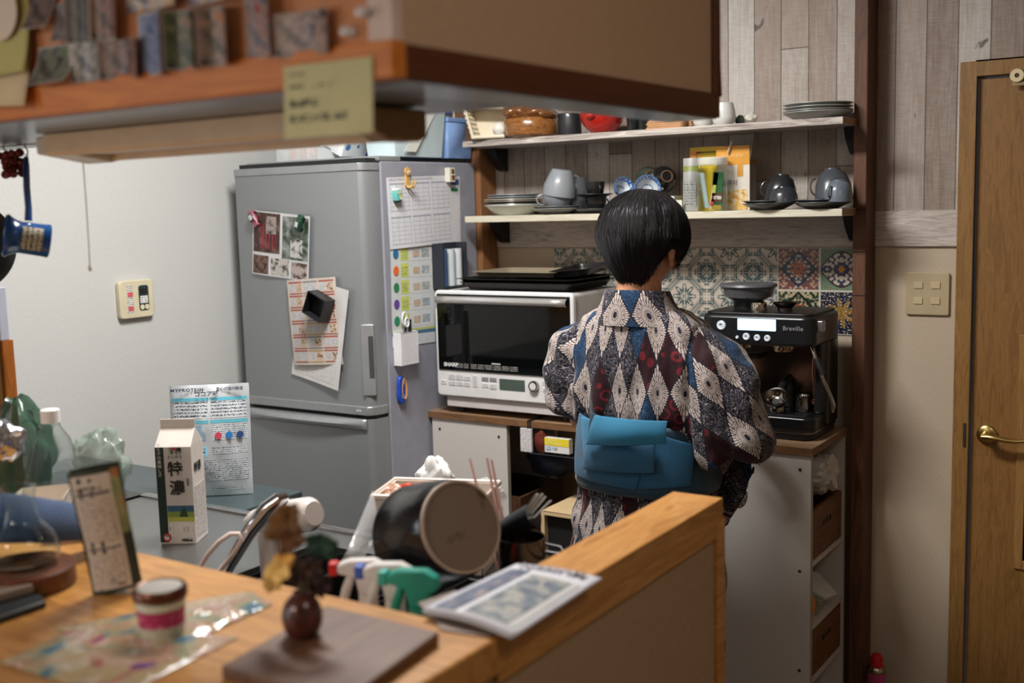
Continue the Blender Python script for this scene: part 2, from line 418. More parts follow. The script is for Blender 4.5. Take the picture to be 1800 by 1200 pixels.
# tiled splashback stickers
ux = P(1243, 478.6, y=Y1); uq = .0750
def mat_azulejo():
    g = G('patterned_tile_print', .4); co = g.coord('Object'); x, y, z = g.xyz(co)
    U = (x-ux.x)/uq; W = (z-1.2765)/uq
    a = (U+1)%2.0-1.0; c = (W+1)%2.0-1.0
    # nearest octagon centre in the checkerboard
    s1 = a.abs()+c.abs(); far = s1.gt(1.0)
    a1 = a.abs(); c1 = c.abs()
    px_ = far*1.0; qx = (a1-px_).abs(); qz = (c1-px_).abs()
    rr = (qx*qx+qz*qz).sqrt(); th = qx.m('ARCTAN2', qz)
    n = g.noise(co, 300, 2)
    dg = qx+qz                              # octagon diagonal edges at dg = 1
    edge = (dg-.93).abs().lt(.035)+(dg-.83).abs().lt(.018)
    sq = (qx.max(qz)-.71).abs().lt(.03)+(qx.max(qz)-.8).abs().lt(.014)
    oct_ = edge*qx.max(qz).lt(.83)+sq*dg.lt(.99)
    corner = qx.max(qz).gt(.74)*((th*4).sin().abs().gt(.25))*(((qx-1).abs()+qz).lt(.16)+((qz-1).abs()+qx).lt(.16))
    pet = (rr-(((th*8.0+PI/2).sin())*.13+.42))
    flower = pet.lt(.0)*pet.gt(-.09)+(rr.lt(.36)*rr.gt(.14)*((th*8).sin().abs().gt(.55)))+rr.lt(.09)
    sc = ((rr-.30).abs().lt(.045)*((th*4).sin().abs().gt(.35)))+((rr-.5).abs().lt(.04)*((th*4).sin().abs().lt(.75)))+((qx-qz).abs().lt(.04)*rr.lt(.56))+((qx.min(qz)).lt(.03)*rr.gt(.12)*rr.lt(.5))+(((qx-.3)*(qx-.3)+(qz-.12)*(qz-.12)).sqrt()-.09).abs().lt(.03)+(((qz-.3)*(qz-.3)+(qx-.12)*(qx-.12)).sqrt()-.09).abs().lt(.03)
    mot = flower*far+sc*far.inv()
    m = ((oct_+corner+mot).min(1.0))*(n.sm(.25, .45)*.35+.65)
    gro = (U.fract()-.5).abs().gt(.49).max((W.fract()-.5).abs().gt(.49))
    c_ = g.mix(m, (186,176,164), (62,84,86)); g.col(g.mix(gro, c_, (205,203,198))); return g.m
def mat_majolica():
    g = G('coloured_tile_print', .35); co = g.coord('Object'); x, y, z = g.xyz(co)
    w = .1265; U = (x+1.1565)/w; W = (z-1.3525)/w*-1.0
    i = U.floor(); j = W.floor(); a = U.fract()-.5; c = W.fract()-.5
    r = (a*a+c*c).sqrt(); th = a.m('ARCTAN2', c); q = (i+j*2)/1.0
    k1 = (((th*8).sin())*.07+.16); d1 = a.abs()+c.abs(); 
    v = g.voro(g.vec(a.abs()*14+q*3, c.abs()*14), 1.0)[0]; nn = g.noise(g.vec(a.abs()*30+q*7, c.abs()*30), 1, 2)
    t0 = i.lt(.5)*j.lt(.5); t1 = i.gt(.5)*j.lt(.5)
    base0 = g.mix(v.gt(.45), (178,168,150), (58,70,84)); base0 = g.mix(((d1-.40).abs().lt(.035)), base0, (45,48,60))
    base0 = g.mix((d1.gt(.46))*nn.gt(.52), base0, (150,72,38)); base0 = g.mix(r.lt(k1), base0, (176,104,66)); base0 = g.mix(r.lt(.03), base0, (30,70,66))
    sh = ((a.abs()*PI).m('COSINE')*.40); ins = c.abs().lt(sh)
    base1 = g.mix(ins, g.mix(nn.gt(.56), (84,130,108), (140,74,50)), g.mix(v.gt(.52), (196,186,170), (52,50,82)))
    base1 = g.mix((c.abs()-sh).abs().lt(.022), base1, (50,28,34)); base1 = g.mix(d1.lt(.09), base1, (206,140,40)); base1 = g.mix((d1-.11).abs().lt(.02), base1, (50,60,110))
    base2 = g.mix(v.gt(.55), (30,52,40), (170,156,126)); base2 = g.mix(r.lt(k1+.02), base2, (130,66,36)); base2 = g.mix((d1-.45).abs().lt(.04), base2, (24,34,30))
    base3 = g.mix(r.lt(k1*1.5), (18,22,46), (132,98,36)); base3 = g.mix(nn.gt(.6), base3, (220,210,190))
    cc = g.mix(t0, g.mix(t1, g.mix(i.lt(.5), base3, base2), base1), base0)
    ed = (a.abs().max(c.abs())).gt(.478)
    g.col(g.mix(ed, cc, (188,182,170))); return g.m
tagn = struct('trim_3', MB().box(-1.9277, -1.1575, Y1-.0035, Y1-.0005, 1.02, 1.3505), mat_azulejo(), smooth=False); tagn['label'] = 'grey and cream patterned tile stickers on the wall'
tagn = struct('trim_4', MB().box(-1.1565, -.92, Y1-.0035, Y1-.0005, 1.10, 1.3505), mat_majolica(), smooth=False); tagn['label'] = 'two columns of coloured patterned tile stickers on the wall'
# ------------------------------------------------------------------ half wall with ledge, hanging wall above
OAK = wood((150,98,40), (206,150,84), 'y', 1.0, .35, .8, .2); OAKX = wood((150,98,40), (208,152,84), 'x', 1.0, .35, .8, .2)
LIN = mat_wallpaper((150,122,96), (180,150,120))
struct('wall_low', MB().box(-.772, -.696, 1.0, 1.63, 0, .985), LIN, smooth=False)
t = struct('trim_5', MB().box(-.778, -.689, 1.0005, 1.655, .985, 1.02).box(-.715, -.689, 1.63, 1.655, 0, .985).box(-.778, -.715, 1.63, 1.655, 0, .985).box(-.700, -.6895, 1.0005, 1.63, .957, .985), OAK, smooth=False, bevel=.0025); t['label'] = 'honey oak capping of the low wall beside the sink'
struct('wall_counter', MB().box(X0+.001, -.694, .30, .995, 0, .975), LIN, smooth=False)
bar = tag(obj('bar_counter', MB().box(X0+.001, -.68, .26, 1.0, .976, 1.02), OAKX, smooth=False, bevel=.004), 'honey coloured wooden bar counter in the foreground', 'counter')
# hanging wall / cabinet
hc = thing('hanging_cabinet', 'beige hanging cabinet with orange wood bottom edge above the bar', 'cabinet', (0, 0, 0))
zb = 1.624
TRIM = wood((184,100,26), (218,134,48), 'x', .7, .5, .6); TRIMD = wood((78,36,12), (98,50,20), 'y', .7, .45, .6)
CORK = mat_wallpaper((186,124,84), (212,146,104))
obj('cork_board', MB().box(X0+.002, -.722, .858, .87, zb+.036, HC-.002), CORK, hc, smooth=False)
obj('corner_panel', MB().box(-.722, -.692, .857, .872, zb+.036, HC-.002), M((206,184,172), .5), hc, smooth=False)
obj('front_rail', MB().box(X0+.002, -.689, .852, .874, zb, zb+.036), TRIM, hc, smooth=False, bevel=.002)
obj('side_panel', MB().box(-.778, -.6925, .872, 1.648, zb+.034, HC-.002), mat_wallpaper((176,144,114), (198,166,136)), hc, smooth=False)
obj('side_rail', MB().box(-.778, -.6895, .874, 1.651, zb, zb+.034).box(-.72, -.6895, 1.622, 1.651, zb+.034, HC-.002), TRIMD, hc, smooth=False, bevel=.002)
STEELB = M((150,154,160), .25, .8)
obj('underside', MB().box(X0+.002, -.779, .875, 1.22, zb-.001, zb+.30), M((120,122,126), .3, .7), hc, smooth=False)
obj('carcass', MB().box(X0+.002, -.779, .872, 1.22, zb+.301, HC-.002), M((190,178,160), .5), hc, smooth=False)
obj('under_strip', MB().box(-.776, -.694, .88, 1.645, zb-.0015, zb-.0002), STEELB, hc, smooth=False)
# strip lamp
lm = thing('strip_light', 'long beige fluorescent strip light under the hanging cabinet', 'light', (0, 0, 0))
LB = M((222,196,160), .45)
lb = MB().prism([(1.03, zb-.002), (1.03, zb-.028), (1.036, zb-.033), (1.046, zb-.034), (1.046, zb-.022), (1.118, zb-.026), (1.118, zb-.040), (1.132, zb-.040), (1.134, zb-.002)], -1.505, -.885, 'x')
obj('housing', lb, LB, lm, smooth=False, bevel=.001)
obj('diffuser', MB().box(-1.46, -.90, 1.047, 1.117, zb-.031, zb-.024), M((214,206,206), .35), lm, smooth=False, bevel=.002)
obj('end_cap', MB().prism([(1.034, zb-.004), (1.034, zb-.030), (1.12, zb-.043), (1.134, zb-.040), (1.134, zb-.004)], -1.53, -1.465, 'x'), M((214,208,190), .4), lm, smooth=False, bevel=.003)
obj('end_cap', MB().prism([(1.032, zb-.004), (1.032, zb-.032), (1.06, zb-.044), (1.12, zb-.043), (1.134, zb-.038), (1.134, zb-.004)], -.90, -.865, 'x'), M((140,112,74), .45), lm, smooth=False, bevel=.004)
c0 = P(146, 285, y=1.12); c1 = P(158, 468, y=1.12)
obj('pull_cord', MB().tube([c0+Vector((0, 0, .004)), c0.lerp(c1, .3)+Vector((.001, 0, 0)), c0.lerp(c1, .7)+Vector((.001, 0, 0)), c1], .0008, 6), M((150,128,104), .7), lm)
obj('cord_pull', MB().at(c1-Vector((0, 0, .008))).lathe([(0, 0), (.0032, .001), (.0028, .006), (.001, .012), (0, .012)], 10), M((196,190,176), .4), lm)
# hanging rail with hooks
rl = thing('utensil_rail', 'thin grey rail with wire hooks under the cabinet', 'rail', (0, 0, 0))
r0 = P(0, 257, y=1.15); 
obj('bar', MB().tube([(-2.3, 1.15, r0.z), (-1.56, 1.15, r0.z)], .0022, 8), M((150,150,155), .3, 1), rl)
for xx in (-2.25, -1.62): obj('hanger', MB().tube([(xx, 1.15, zb-.001), (xx, 1.15, r0.z)], .0022, 8), M((150,150,155), .3, 1), rl)
hk = P(46, 262, y=1.15)
obj('hook', MB().tube([(hk.x, 1.15, r0.z+.004), (hk.x-.004, 1.15, r0.z+.006), (hk.x-.004, 1.15, r0.z-.002), (hk.x+.004, 1.15, r0.z-.012), (hk.x+.002, 1.15, r0.z-.02), (hk.x-.004, 1.15, r0.z-.017)], .0012, 6), M((110,110,115), .3, 1), rl)
hk2 = P(8, 262, y=1.15)
obj('hook', MB().tube([(hk2.x, 1.15, r0.z+.004), (hk2.x-.004, 1.15, r0.z+.006), (hk2.x-.004, 1.15, r0.z-.002), (hk2.x+.004, 1.15, r0.z-.012), (hk2.x+.002, 1.15, r0.z-.02), (hk2.x-.004, 1.15, r0.z-.017)], .0012, 6), M((110,110,115), .3, 1), rl)
# ------------------------------------------------------------------ posts and shelves
PW = wood((58,34,22), (104,66,44), 'z', 1.0, .6)
PWL = wood((110,72,44), (150,104,66), 'z', 1.0, .6)
def post(x0, x1, label, m, z0=0.0):
    p = thing('shelf_post', label, 'post', (x0, 3.1, z0))
    obj('beam', MB().box(0, x1-x0, 0, .0955, 0, HC-z0-.002), m, p, smooth=False, bevel=.003)
    return p
pr = post(-.908, -.871, 'dark stained wooden post beside the coffee machine, right end of shelves', PW)
pl = post(-2.192, -2.152, 'brown knotty wooden post between fridge and shelves', PWL)
for zz in (1.46, 1.345, 1.225): obj('notch', MB().box(-.0006, .0374, -.0012, .0, zz-.002, zz+.0), M((28,16,10), .8), pr, smooth=False)
SHM = G('whitewashed_shelf_board', .5); _n = SHM.noise(SHM.coord('Object', (4, 60, 60)), 1.5, 6, .65, 1.5)
SHM.col(SHM.ramp(_n, [(.35, (122,112,106)), (.55, (178,170,164)), (.75, (212,206,200))])); SHM = SHM.m
BLK = M((22,22,22), .5)
def shelf(z1, th, label, front):
    s_ = thing('wall_shelf', label, 'shelf', (-2.135, 2.98, z1-th))
    obj('board', MB().box(0, 1.234, 0, .21, 0, th), front, s_, smooth=False, bevel=.0015)
    obj('end_grain', MB().box(1.2341, 1.2345, .002, .116, .002, th-.002), M((150,116,78), .6), s_, smooth=False)
    for xx in (.004, 1.196):
        obj('bracket', MB().prism([(.13, -.001), (.21, -.001), (.21, -.075), (.19, -.07), (.15, -.035)], xx, xx+.032, 'x'), BLK, s_, smooth=False)
    return s_
shU = shelf(1.706, .019, 'upper whitewashed shelf holding bowls and plates', SHM)
shL = shelf(1.465, .020, 'lower pale shelf holding cups and saucers', wood((186,180,160), (216,212,196), 'x', 1, .5, .5))
ZU, ZL = 1.706, 1.465
# switch plate and heater panel
q = P(1631, 516, y=Y1)
sw = thing('light_switch', 'beige four-button light switch plate on the wall left of the door', 'switch', (q.x, Y1, q.z))
BE = M((176,160,130), .35)
pw, ph = .058, .059
obj('plate', MB().rbox(-pw, pw, -.008, 0, -ph, ph, .006, 'y'), BE, sw, bevel=.002)
for xx in (-.025, .021):
    for zz in (-.019, .024): obj('button', MB().rbox(xx-.011, xx+.013, -.0105, -.008, zz-.009, zz+.009, .001, 'y'), M((190,174,142), .3), sw, bevel=.0005)
q = P(234, 525, x=X0)
hp_ = thing('heater_control', 'cream water heater control panel on the left wall', 'control panel', (X0+.001, q.y, q.z))
obj('case', MB().rbox(0, .018, -.062, .062, -.057, .057, .012, 'x'), M((206,198,170), .4), hp_, bevel=.003)
obj('label_strip', MB().box(.018, .0185, -.036, -.014, -.042, .042), ink((220,216,205), (70,90,100), .006, .006, .6), hp_, smooth=False)
for zz in (.008, -.034): obj('key', MB().rbox(.0183, .0198, -.034, -.015, zz-.0, zz+.014, .002, 'x'), M((200,90,96), .5), hp_)
obj('display_panel', MB().rbox(.0185, .0192, .006, .042, -.036, .04, .008, 'x'), M((40,52,56), .3), hp_)
obj('display', MB().box(.0192, .0196, .01, .038, .014, .03), M((30,34,30), .2), hp_, smooth=False)
obj('dial_label', MB().box(.0192, .0196, .01, .038, -.014, .008), ink((225,225,220), (40,40,40), .006, .006, .5), hp_, smooth=False)
for yy in (.009, .026): obj('key', MB().rbox(.0192, .0206, yy, yy+.014, -.033, -.018, .006, 'x'), M((214,206,176), .4), hp_)
# ------------------------------------------------------------------ refrigerator
SIL = G('brushed_silver', .40, .45, color=(150,154,158)); SIL.bump(SIL.noise(SIL.coord('Object'), 900, 1), .0004, .25); SIL = SIL.m
SILS = M((150,152,164), .42, .15); SILL = M((168,172,176), .35, .6); DKG = M((30,34,34), .5); WHT = M((222,222,220), .4)
fr = wthing('refrigerator', 'silver two-door refrigerator with magnets and papers on it', 'refrigerator', (-2.44, 2.88, 0))
FL, FR_ = -2.718, -2.168
def doorprof(y0=2.53, xr=FR_-.004, rr=.03):
    pts = [(FL, y0+.06), (FL, y0+.012), (FL+.004, y0+.004), (FL+.014, y0)]
    xb = P(628, 300, y=2.53).x
    for k in range(9):
        a = rad(90*k/8); pts.append((xb+(xr-xb)*sin(a)*1.0, y0+rr*.1+(y0+.068-y0-rr*.1)*(1-cos(a))**1.0 if k else y0))
    pts.append((xr, y0+.07)); pts.append((FL, y0+.07)); return pts[1:]
obj('body', MB().box(FL-.004, FR_, 2.604, 3.092, .02, 1.640), SILS, fr, smooth=False, bevel=.004)
obj('top_cover', MB().box(FL-.004, FR_+.001, 2.595, 2.70, 1.640, 1.655), SILL, fr, smooth=False, bevel=.003)
ud = obj('upper_door', MB().prism(doorprof(), .878, 1.632, 'z'), SIL, fr, angle=25)
ld = obj('lower_door', MB().prism(doorprof(), .10, .866, 'z'), SIL, fr, angle=25)
def lip(z0, z1, o=.004): return MB().prism([(x+(0 if x < -2.5 else .003), y-o) for x, y in doorprof()], z0, z1, 'z')
obj('door_trim', lip(.878, .905), SILL, fr, angle=25, bevel=.002)
obj('door_trim', lip(1.612, 1.634, .003), SILL, fr, angle=25, bevel=.001)
obj('gasket', MB().box(FL+.01, FR_-.012, 2.55, 2.604, .864, .880), DKG, fr, smooth=False)
obj('gasket', MB().box(FL+.01, FR_-.012, 2.55, 2.598, 1.632, 1.648), DKG, fr, smooth=False)
# lower door pull: a bowed lip
def pull(u, v):
    x = FL+(FR_-.03-FL)*u; bow = sin(PI*u)**.7*.022
    return (x, 2.53-.004-bow*(1-abs(2*v-1)**1.5), .866-.034*v)
obj('door_pull', MB().grid(pull, 24, 6), SILL, fr, solid=.003)
hx0, hx1 = P(640, 600, y=2.54).x, P(663, 600, y=2.565).x; hz0, hz1 = P(655, 695, y=2.54).z, P(652, 570, y=2.54).z
hb = MB().at((hx0, 2.528, 0), (0, 0, .55))
hb.rbox(0, .040, -.008, .03, hz0, hz1, .004, 'y')
hm = obj('door_handle', hb, SILL, fr, bevel=.002)
obj('handle_recess', MB().at((hx0, 2.528, 0), (0, 0, .55)).box(.022, .037, -.0095, -.0075, hz0+.055, hz1-.035), M((62,64,66), .5), fr, smooth=False)
text('SHARP', .010, M((205,208,210), .4), fr, Vector((-2.235, 2.5235, .892))-fr.location, (PI/2, 0, .15), bold=.0003)
# sheets on the front door
YF = 2.5265
PAP = M((206,206,206), .6); INK = ink((206,206,206), (90,94,100), .004, .006, .5); INKS = ink((214,216,220), (70,76,90), .0032, .005, .6)
def pic(c0, c1, sc=40, c2=None):
    key = ('pic', c0, c1, sc, c2)
    if key not in _mc:
        g = G('printed_picture', .35); n = g.noise(g.coord('UV'), sc, 3, .6, .6)
        st = [(.38, c0), (.52, c1)]+([(.66, c2)] if c2 else [])
        g.col(g.ramp(n, st)); _mc[key] = g.m
    return _mc[key]
o = sheet('photo_print', (446, 369), (547, 380), (444, 480), [
    (.02,.36,.48,.98,pic((60,34,32),(70,48,44),30,(110,90,84))), (.14,.42,.42,.80,pic((120,34,48),(150,44,60),60)), (.25,.66,.42,.93,pic((50,46,44),(150,140,134),40),.0006),
    (.52,.30,.98,.96,pic((40,60,44),(110,118,112),24,(150,154,156))), (.66,.34,.88,.62,pic((40,40,44),(190,190,190),50),.0006),
    (.02,.02,.30,.31,pic((30,28,28),(112,84,74),50)), (.34,.02,.64,.29,pic((50,48,50),(180,176,172),50)), (.68,.02,.97,.27,pic((80,52,48),(170,160,156),50))],
    M((200,202,206), .4), y=YF, bend=lambda x, z: -.0025*sin(x*30), off=.003)
tag(o, 'white sheet of five dog photos held to the fridge door by toy cars', 'photo sheet')
o = sheet('paper_sheet', (530, 485), (618, 510), (503, 652), [(.12,.04,.9,.35,ink((206,206,206),(120,124,130),.006,.01,.4))], PAP, y=YF, bend=lambda x, z: -.005*(x/.15)**2-.001, off=.002)
tag(o, 'crumpled white paper hanging behind the coupon flyer on the fridge door', 'paper')
rnd = random.Random(4)
its = []
for i in range(3):
    for j in range(6):
        bc = [(160,92,84), (176,150,110), (160,92,84), (130,134,144)][(i+j*2) % 4]
        x0, z0 = .04+i*.315, .03+j*.16
        its += [(x0, z0, x0+.29, z0+.145, M((204,190,180), .5)), (x0, z0+.125, x0+.29, z0+.145, M(bc, .5), .0007), (x0, z0, x0+.29, z0+.014, M(bc, .5), .0007),
                (x0+.02, z0+.03, x0+.13, z0+.115, INKS, .0007), (x0+.15, z0+.025, x0+.27, z0+.115, pic((110,76,60),(196,176,156),90) if (i+j) % 3 else INKS, .0007)]
o = sheet('coupon_flyer', (508, 492), (592, 486), (530, 640), its, M((196,186,178), .5), y=YF, bend=lambda x, z: -.004*sin(x*20)-.002*sin(z*14), off=.011)
tag(o, 'creased coupon flyer with rows of small food pictures on the fridge door', 'flyer')
# black open box magnet
q = P(575, 536, y=YF)
bx = thing('magnet_box', 'black open square box stuck on the fridge over the coupon flyer', 'box', (q.x, YF-.016, q.z), rot=(0, rad(24), 0))
a = .038; t_ = .0025
obj('shell', MB().box(-a, a, -.004, 0, -a*.95, a*.95).box(-a, -a+t_, -.045, -.004, -a*.95, a*.95).box(a-t_, a, -.045, -.004, -a*.95, a*.95).box(-a+t_, a-t_, -.045, -.004, -a*.95, -a*.95+t_).box(-a+t_, a-t_, -.045, -.004, a*.95-t_, a*.95), M((34,36,40), .35), bx, smooth=False, bevel=.0008)
obj('magnet', MB().at((0, 0, 0), (-PI/2, 0, 0)).cyl(.012, 0.0, .0145, 16), M((60,60,60), .4), bx)
# toy cars as magnets
def toycar(loc, rot, body, label, roof):
    t = thing('toy_car', label, 'toy car', loc, rot=rot, group='toy car magnets on the fridge door')
    obj('car_body', MB().rbox(-.027, .027, -.014, -.002, -.010, .010, .005, 'y').rbox(-.025, .012, -.017, -.0135, -.009, .009, .003, 'y'), M(body, .3, coat=.5), t, bevel=.002)
    obj('cabin', MB().prism([(-.018, -.009), (.010, -.009), (.006, .009), (-.014, .009)], -.022, -.0165, 'y'), M(roof, .2), t, bevel=.002)
    obj('windscreen', MB().box(-.012, .004, -.0228, -.0221, -.006, .006), M((190,196,200), .15), t, smooth=False)
    for x in (-.016, .016):
        for z in (-.0105, .0105): obj('wheel', MB().at((x, -.005, z)).cyl(.005, -.002, .002, 14), M((20,20,20), .6), t)
    return t
q = P(450, 384, y=YF-.004); toycar((q.x, YF-.004, q.z), (0, rad(62), 0), (150,74,92), 'pink toy car magnet at the top left corner of the dog photos', (60,64,70))
q = P(530, 392, y=YF-.004); toycar((q.x, YF-.004, q.z), (0, rad(-70), 0), (30,70,52), 'green toy car magnet at the top right corner of the dog photos', (34,70,56))
# ---- right side of the fridge (x plane)
XF = FR_+.0012
o = sheet('notice_sheet', (790, 309), (808, 310), (795, 500), [(.05,.92,.9,.97,M((60,80,130),.5)),(.1,.86,.8,.89,M((30,120,80),.5)),(.1,.1,.9,.8,ink((206,206,212),(170,140,130),.012,.02,.4))], M((206,207,214), .55), x=XF)
tag(o, 'narrow white notice behind the calendar on the fridge side', 'paper')
cells = [(.03,.955,.7,.985,INKS)]
for i in range(3):
    for j in range(2):
        x0, z0 = .04+i*.32, .05+(j)*.47; cells.append((x0, z0, x0+.29, z0+.41, ink((208,210,216),(110,118,132),.005,.007,.36)))
        cells.append((x0, z0+.375, x0+.29, z0+.395, M((150,156,168),.5), .0006))
        for k in range(6): cells.append((x0, z0+.06*k+.01, x0+.29, z0+.06*k+.013, M((120,126,140),.5), .0006))
        for k in range(4): cells.append((x0+.27*k/3+.008, z0, x0+.27*k/3+.011, z0+.41, M((140,146,158),.5), .0006))
o = sheet('calendar_sheet', (677, 312), (790, 308), (692, 437), cells, M((208,210,216), .55), x=XF, off=.003, bend=lambda x, z: -.004*(1-z/.2)*sin(x*12))
tag(o, 'white printed duty calendar under the lion hook on the fridge side', 'calendar')
# rubbish sorting poster
its = [(0,.0,1,.10,ink((200,204,208),(120,130,140),.006,.008,.4)), (0,.11,1,.145,M((70,110,140),.5)), (0,.145,1,.17,M((180,190,120),.5))]
YL = M((196,206,110), .5)
for k, c in enumerate([(40,120,90), (96,60,140), (40,130,80), (226,110,44), (40,110,160)]):
    z = .26+k*.165; its += [(.22,z-.07,.40,z+.07,YL), (.24,z-.05,.38,z+.04,ink((196,206,110),(60,80,60),.006,.008,.5),.0007), (.42,z-.07,.96,z+.07,ink((206,210,212),(90,110,130),.006,.01,.35)), (.5,z-.04,.66,z+.03,pic((170,180,190),(206,170,120),60,(120,160,190)),.0008), (.70,z-.04,.88,z+.04,pic((190,200,206),(120,150,170),60,(216,190,140)),.0008)]
o = sheet('sorting_poster', (686, 432), (762, 430), (697, 610), its, M((204,208,210), .55), x=XF+.0005)
tag(o, 'rubbish sorting poster with coloured dots on the fridge side', 'poster')
w_ = (P(762,430,x=XF)-P(686,432,x=XF)).length; h_ = (P(686,432,x=XF)-P(697,610,x=XF)).length
for k, c in enumerate([(40,130,90), (96,70,150), (40,130,80), (226,110,44), (40,110,160)]):
    z = (.26+k*.165)*h_
    obj('coloured_dot', MB().at((.11*w_, -.0012, z), (PI/2, 0, 0), (.9, 1, 1)).cyl(.0145, 0, .0006, 20), M(c, .5), o)
# magazine / bag holder, black, with silver rolls
q0, q1 = P(758, 428, x=XF), P(803, 502, x=XF)
mh = thing('wrap_holder', 'black magnetic holder with foil rolls on the fridge side', 'holder', (XF, (q0.y+q1.y)/2, q1.z))
hw = abs(q1.y-q0.y)/2; hh = q0.z-q1.z
obj('case', MB().box(0, .045, -hw, -hw+.004, 0, hh).box(0, .045, hw-.004, hw, 0, hh).box(0, .004, -hw+.004, hw-.004, 0, hh).box(.004, .045, -hw+.004, hw-.004, 0, .005), M((38,42,50), .5), mh, smooth=False)
for yy, c in ((-.04, (60,84,120)), (.0, (186,194,200)), (.038, (196,202,206))): obj('roll', MB().at((.024, yy, 0)).cyl(.016, .006, hh*.86, 16), M(c, .35), mh)
# lion hook
q = P(712, 310, x=XF)
lh = thing('hook_magnet', 'yellow wooden lion-faced double hook on the fridge side', 'hook', (XF+.004, q.y, q.z))
LY = M((196,154,96), .5)
obj('plate', MB().prism(rrect(-.009, .009, -.034, .012, .008), 0, .007, 'x'), LY, lh, bevel=.001)
obj('mane', MB().at((.004, 0, .014), (0, PI/2, 0)).lathe([(0, 0), (.014, 0), (.014, .005), (0, .006)], 10), LY, lh)
obj('face', MB().at((.0105, 0, .012), (0, PI/2, 0)).cyl(.007, 0, .001, 14), M((220,206,180), .5), lh)
obj('nose', MB().ball((.0118, 0, .0095), .0018, 6), M((50,50,50), .4), lh)
for yy in (.0, .014): obj('prong', MB().tube([(.003, yy*.6-.003, -.026), (.010, yy-.003, -.034), (.020, yy-.003, -.034), (.026, yy-.003, -.026), (.027, yy-.003, -.012)], .0030, 8), M((200,166,96), .4), lh)
# teal bus
q = P(692, 343, x=XF)
tb = thing('toy_bus', 'teal toy bus magnet beside the lion hook', 'toy bus', (XF+.003, q.y, q.z), rot=(rad(8), 0, 0))
obj('bus_body', MB().rbox(0, .020, -.013, .013, -.017, .014, .004, 'x'), M((100,178,172), .35), tb, bevel=.002)
obj('roof', MB().rbox(.001, .019, -.012, .012, .014, .019, .002, 'x'), M((226,228,226), .35), tb, bevel=.001)
obj('window', MB().box(.0201, .0206, -.009, .010, .004, .011), M((200,200,160), .3), tb, smooth=False)
obj('sign', MB().box(.0201, .0206, -.001, .006, -.010, .001), M((216,196,60), .4), tb, smooth=False)
obj('badge', MB().box(.0201, .0207, .003, .012, -.014, -.009), M((220,224,230), .4), tb, smooth=False)
for yy in (-.007, .007): obj('wheel', MB().at((.009, yy, -.017), (0, PI/2, 0)).cyl(.0045, -.006, .006, 12), DKG, tb)
# little building relief
q = P(786, 307, x=XF)
rb = thing('building_magnet', 'small cream shopfront relief magnet on the fridge side', 'magnet', (XF+.001, q.y, q.z))
obj('wall', MB().box(0, .02, -.015, .015, -.024, .022), M((206,204,190), .5), rb, smooth=False, bevel=.001)
obj('doorway', MB().box(.02, .0206, -.004, .011, -.018, -.004), M((120,70,50), .5), rb, smooth=False)
obj('window', MB().box(.02, .0206, -.004, .010, .002, .017), M((110,70,40), .5), rb, smooth=False)
obj('ledge', MB().box(.02, .023, -.008, .013, -.003, .0), M((196,196,180), .5), rb, smooth=False)
# white pouch with scissors + pen
q0 = P(705, 605, x=XF)
wp = wthing('magnet_pouch', 'white magnetic pen pouch on the fridge side', 'pouch', (XF, q0.y, P(705, 640, x=XF).z))
zz1, zz0 = P(705, 583, x=XF).z, P(705, 640, x=XF).z; ya, yb = P(691, 600, x=XF).y, P(722, 600, x=XF).y
obj('pocket', MB().box(XF, XF+.03, ya, ya+.002, zz0, zz1).box(XF, XF+.03, yb-.002, yb, zz0, zz1+.0).box(XF+.028, XF+.03, ya+.002, yb-.002, zz0, zz1).box(XF, XF+.002, ya+.002, yb-.002, zz0, zz1+.006).box(XF+.002, XF+.028, ya+.002, yb-.002, zz0, zz0+.002), M((222,222,226), .35), wp, smooth=False, bevel=.0008)
sc_ = wthing('scissors', 'white handled scissors in the pouch on the fridge side', 'scissors', (XF+.014, ya+.02, zz0+.004))
s0 = P(711, 560, x=XF+.014)
ring = [(XF+.014, s0.y+.011*cos(t*PI/6), s0.z+.020*sin(t*PI/6)) for t in range(12)]
obj('handle', MB().tube(ring, .003, 8, closed=True), M((220,222,226), .35), sc_)
ring = [(XF+.018, s0.y+.006+.009*cos(t*PI/6), s0.z-.012+.014*sin(t*PI/6)) for t in range(12)]
obj('handle', MB().tube(ring, .003, 8, closed=True), M((220,222,226), .35), sc_)
obj('blade', MB().box(XF+.013, XF+.015, s0.y-.004, s0.y+.008, zz0+.004, s0.z-.018), M((170,172,176), .25, 1), sc_, smooth=False)
pn = P(719, 568, x=XF+.016)
tag(obj('marker_pen', MB().tube([(XF+.016, pn.y, zz0+.004), (XF+.016, pn.y+.004, pn.z+.012)], .0055, 10), M((26,26,30), .4)), 'black marker pen in the pouch on the fridge side', 'pen')
